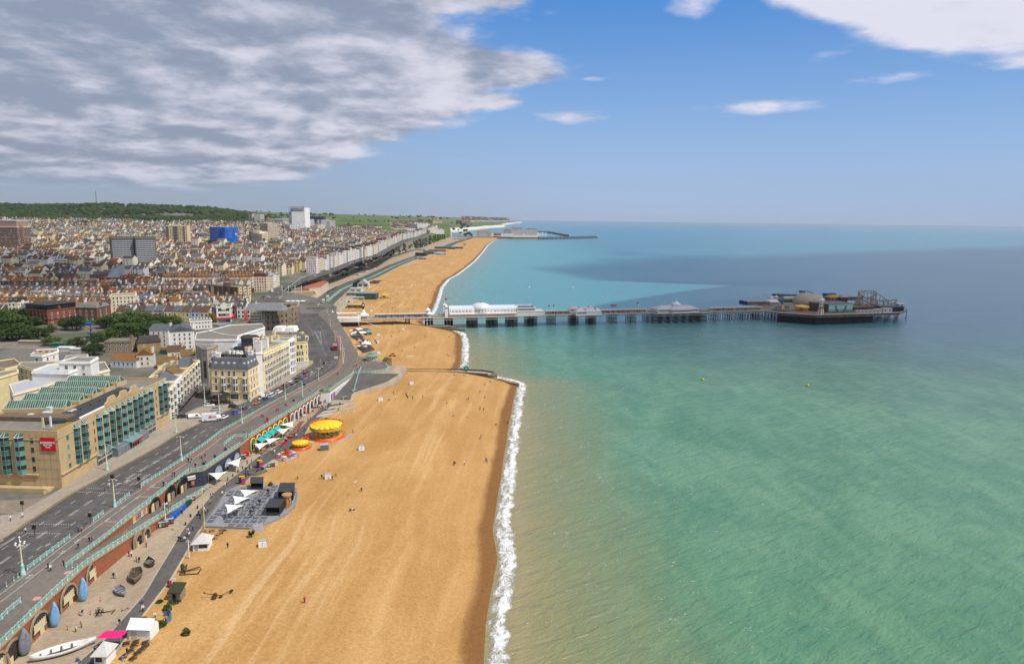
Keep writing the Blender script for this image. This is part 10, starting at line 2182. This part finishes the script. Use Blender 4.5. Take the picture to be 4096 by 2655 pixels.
o=fh.bd('distant_houses',[MATS['fw_white'],MATS['fw_cream'],MATS['fr_brown']]);o['kind']='stuff';o['label']='tiny far houses along downs and coast'
def cloudm():
 co,x,y,z=gx();ed=atr('edge');n=ns(vm(co,(.004,.0022,0)),1,6,.62,.6)
 a=sst(ed+(n-.5)*1.1,.1,.9);d=nd('ShaderNodeBsdfDiffuse',{'Color':(.9,.9,.92,1)});tr=nd('ShaderNodeBsdfTransparent');return nd('ShaderNodeMixShader',(a*.6,X(tr.outputs[0]),X(d.outputs[0]))).outputs[0]
CLOUDM=mf(cloudm);CALT=1150
def cloud(pts,t='d',zg=0):  # unseen cloud above the frame, outlined so its shade falls on these points
 P=[G(t,x,y,zg)for x,y in pts];sh=SUNV*((CALT-zg)/SUNV.z);Q=[p+sh for p in P];c=sum(Q,Vc())/len(Q);mb=MB();n=len(Q);rings=((1.12,0,0),(1,10,.3),(.82,45,.62),(.55,95,1),(.25,120,1),(.01,125,1));vs=[];at_=[]
 for s in(1,-1):
  for f,h,e in rings:
   for q in Q:v=c+(q-c)*f;vs.append((v.x,v.y,CALT+(h*s if s>0 else-h*.25)));at_.append(e)
 k=len(rings)
 for s in(0,1):
  for r in rg(k-1):
   for i in rg(n):a,b=s*k*n+r*n+i,s*k*n+r*n+(i+1)%n;mb.f.append((a,b,b+n,a+n));mb.m.append(0);mb.smooth.append(1)
 mb.v=vs;me=mb.data('cloud',CLOUDM);me.attributes.new('edge','FLOAT','POINT').data.foreach_set('value',at_);o=pc('cloud',me);o['kind']='structure';return o
cloud(((1480,870),(1300,800),(1150,765),(1400,745),(1750,740),(1800,690),(1950,640),(1700,655),(1350,650),(1250,625),(1400,600),(1750,590),(2450,570),(2800,700),(2700,900),(2380,965),(2000,905),(1700,880)))
cloud(((-150,640),(60,610),(250,640),(420,655),(330,690),(100,700),(-100,720)),zg=14)
mb=MB();mb.box(-9000,-900,-9,12000,20500,210)
hzb=mb.bd('haze',matfn('haze_air',lambda:nd('ShaderNodeBsdfTransparent').outputs[0]));hzb['kind']='stuff';hzb['label']='thin pale sea haze over town and water'
T=MATS['haze_air'].node_tree;T.nodes.clear();v=nd('ShaderNodeVolumePrincipled',{'Color':(.8,.88,1,1),'Density':3.2e-5,'Anisotropy':.2});T.links.new(v.outputs[0],nd('ShaderNodeOutputMaterial').inputs['Volume'])
LM=[('the big carousel',c1),('the small carousel',c2),('the plane ride',c3),('the seating deck',Vc((-88,212))),('the flint store',G('H',2040,780,4.4)),('the white beach hut',G('H',1620,1230,4.4)),('the ornate lamp post',G('H',270,500,10)),('the red hotel sign',hc),('the navy club front',Vc((-103,233))),('the wooden stairs',Vc((-104,252))),('the mansard hotel',Vc((-133,308))),('the yellow corner house',Vc((-124,375))),('the domed kiosk',Vc((-80,392))),('the orange cafe',Vc((-70,365))),('the bronze ring',G('J',1638,1118,4)),('the red bus',G('D',1858,592,10)),('the pagoda hut',G('J',520,695,4.4)),('the pier clock tower',Vc((-126,584))),('the arcade dome',Vc((-35,600))),('the helter skelter',G('L',1165,598,10)),('the big pier pavilion',Vc((150,652))),('the aquarium',Vc((-195,660))),('the burnt-out hotel',Vc((-170,505))),('the brick seven-storey flats',Vc((-250,560))),('the fountain',G('C',1062,440,10)),('the grey slab towers',mrc('A',1580,1040,H)),('the blue wrapped tower',mrc('B',600,630,H)),('the big ochre-roofed church',mrc('B',700,700,H)),('the red brick theatre',mrc('A',1200,1265,H)),('the brown tower',mrc('A',220,860,H)),('the hospital tower',mrc('B',1500,440,H)),('the tall tan tower',mrc('B',1150,570,H)),('the yellow lifeguard cabin',on('J',690,272)),('the harbour',Vc((-60,3200))),('the coach',mrc('B',1772,1205,MZ)),('the big cream block',mrc('C',1440,200,H))]
ORD=['','second','third','fourth','fifth','sixth','seventh','eighth','ninth','tenth','eleventh','twelfth','thirteenth','fourteenth','fifteenth','sixteenth','seventeenth','eighteenth','nineteenth','twentieth']
def nth(k):return ORD[k]if k<20 else f'{k+1}th'
SAME=('picnic table','stand of mixed','cafe table','bollard','wheeled bin','white gull standing','parked motorcycle','parasol on the','pale parasol','feather flag along','orange-red parasol','folded parasol')
bpy.context.view_layer.update();tops=[o for o in SC.objects if o.parent is None and o.get('category')];used={}
for o in tops:used.setdefault(o['label'].lower(),[]).append(o)
n2_=0
for lab,os_ in list(used.items()):
 if len(os_)<2 or any(s in lab for s in SAME):continue
 by={}
 for o in os_:
  p=o.matrix_world.translation;nm,q=min(LM,key=lambda m:(m[1].x-p.x)**2+(m[1].y-p.y)**2);by.setdefault(nm,[]).append((hypot(q.x-p.x,q.y-p.y),o))
 for nm,L in by.items():
  L.sort(key=lambda a:a[0])
  for k,(d,o)in en(L):
   w=o['label'];w=w[:1].lower()+w[1:]
   s=f', near {nm}' if len(L)==1 else f', {nth(k)+" " if k else ""}out from {nm}'
   for a in(' and dark trousers',' and jeans',' and pale trousers',' near the pier',' by the junction',' on the lower esplanade',' driving',' shingle'):
    if len((w+s).replace('-',' ').split())>15:w=w.replace(a,'')
   o['label']=w+s;n2_+=1
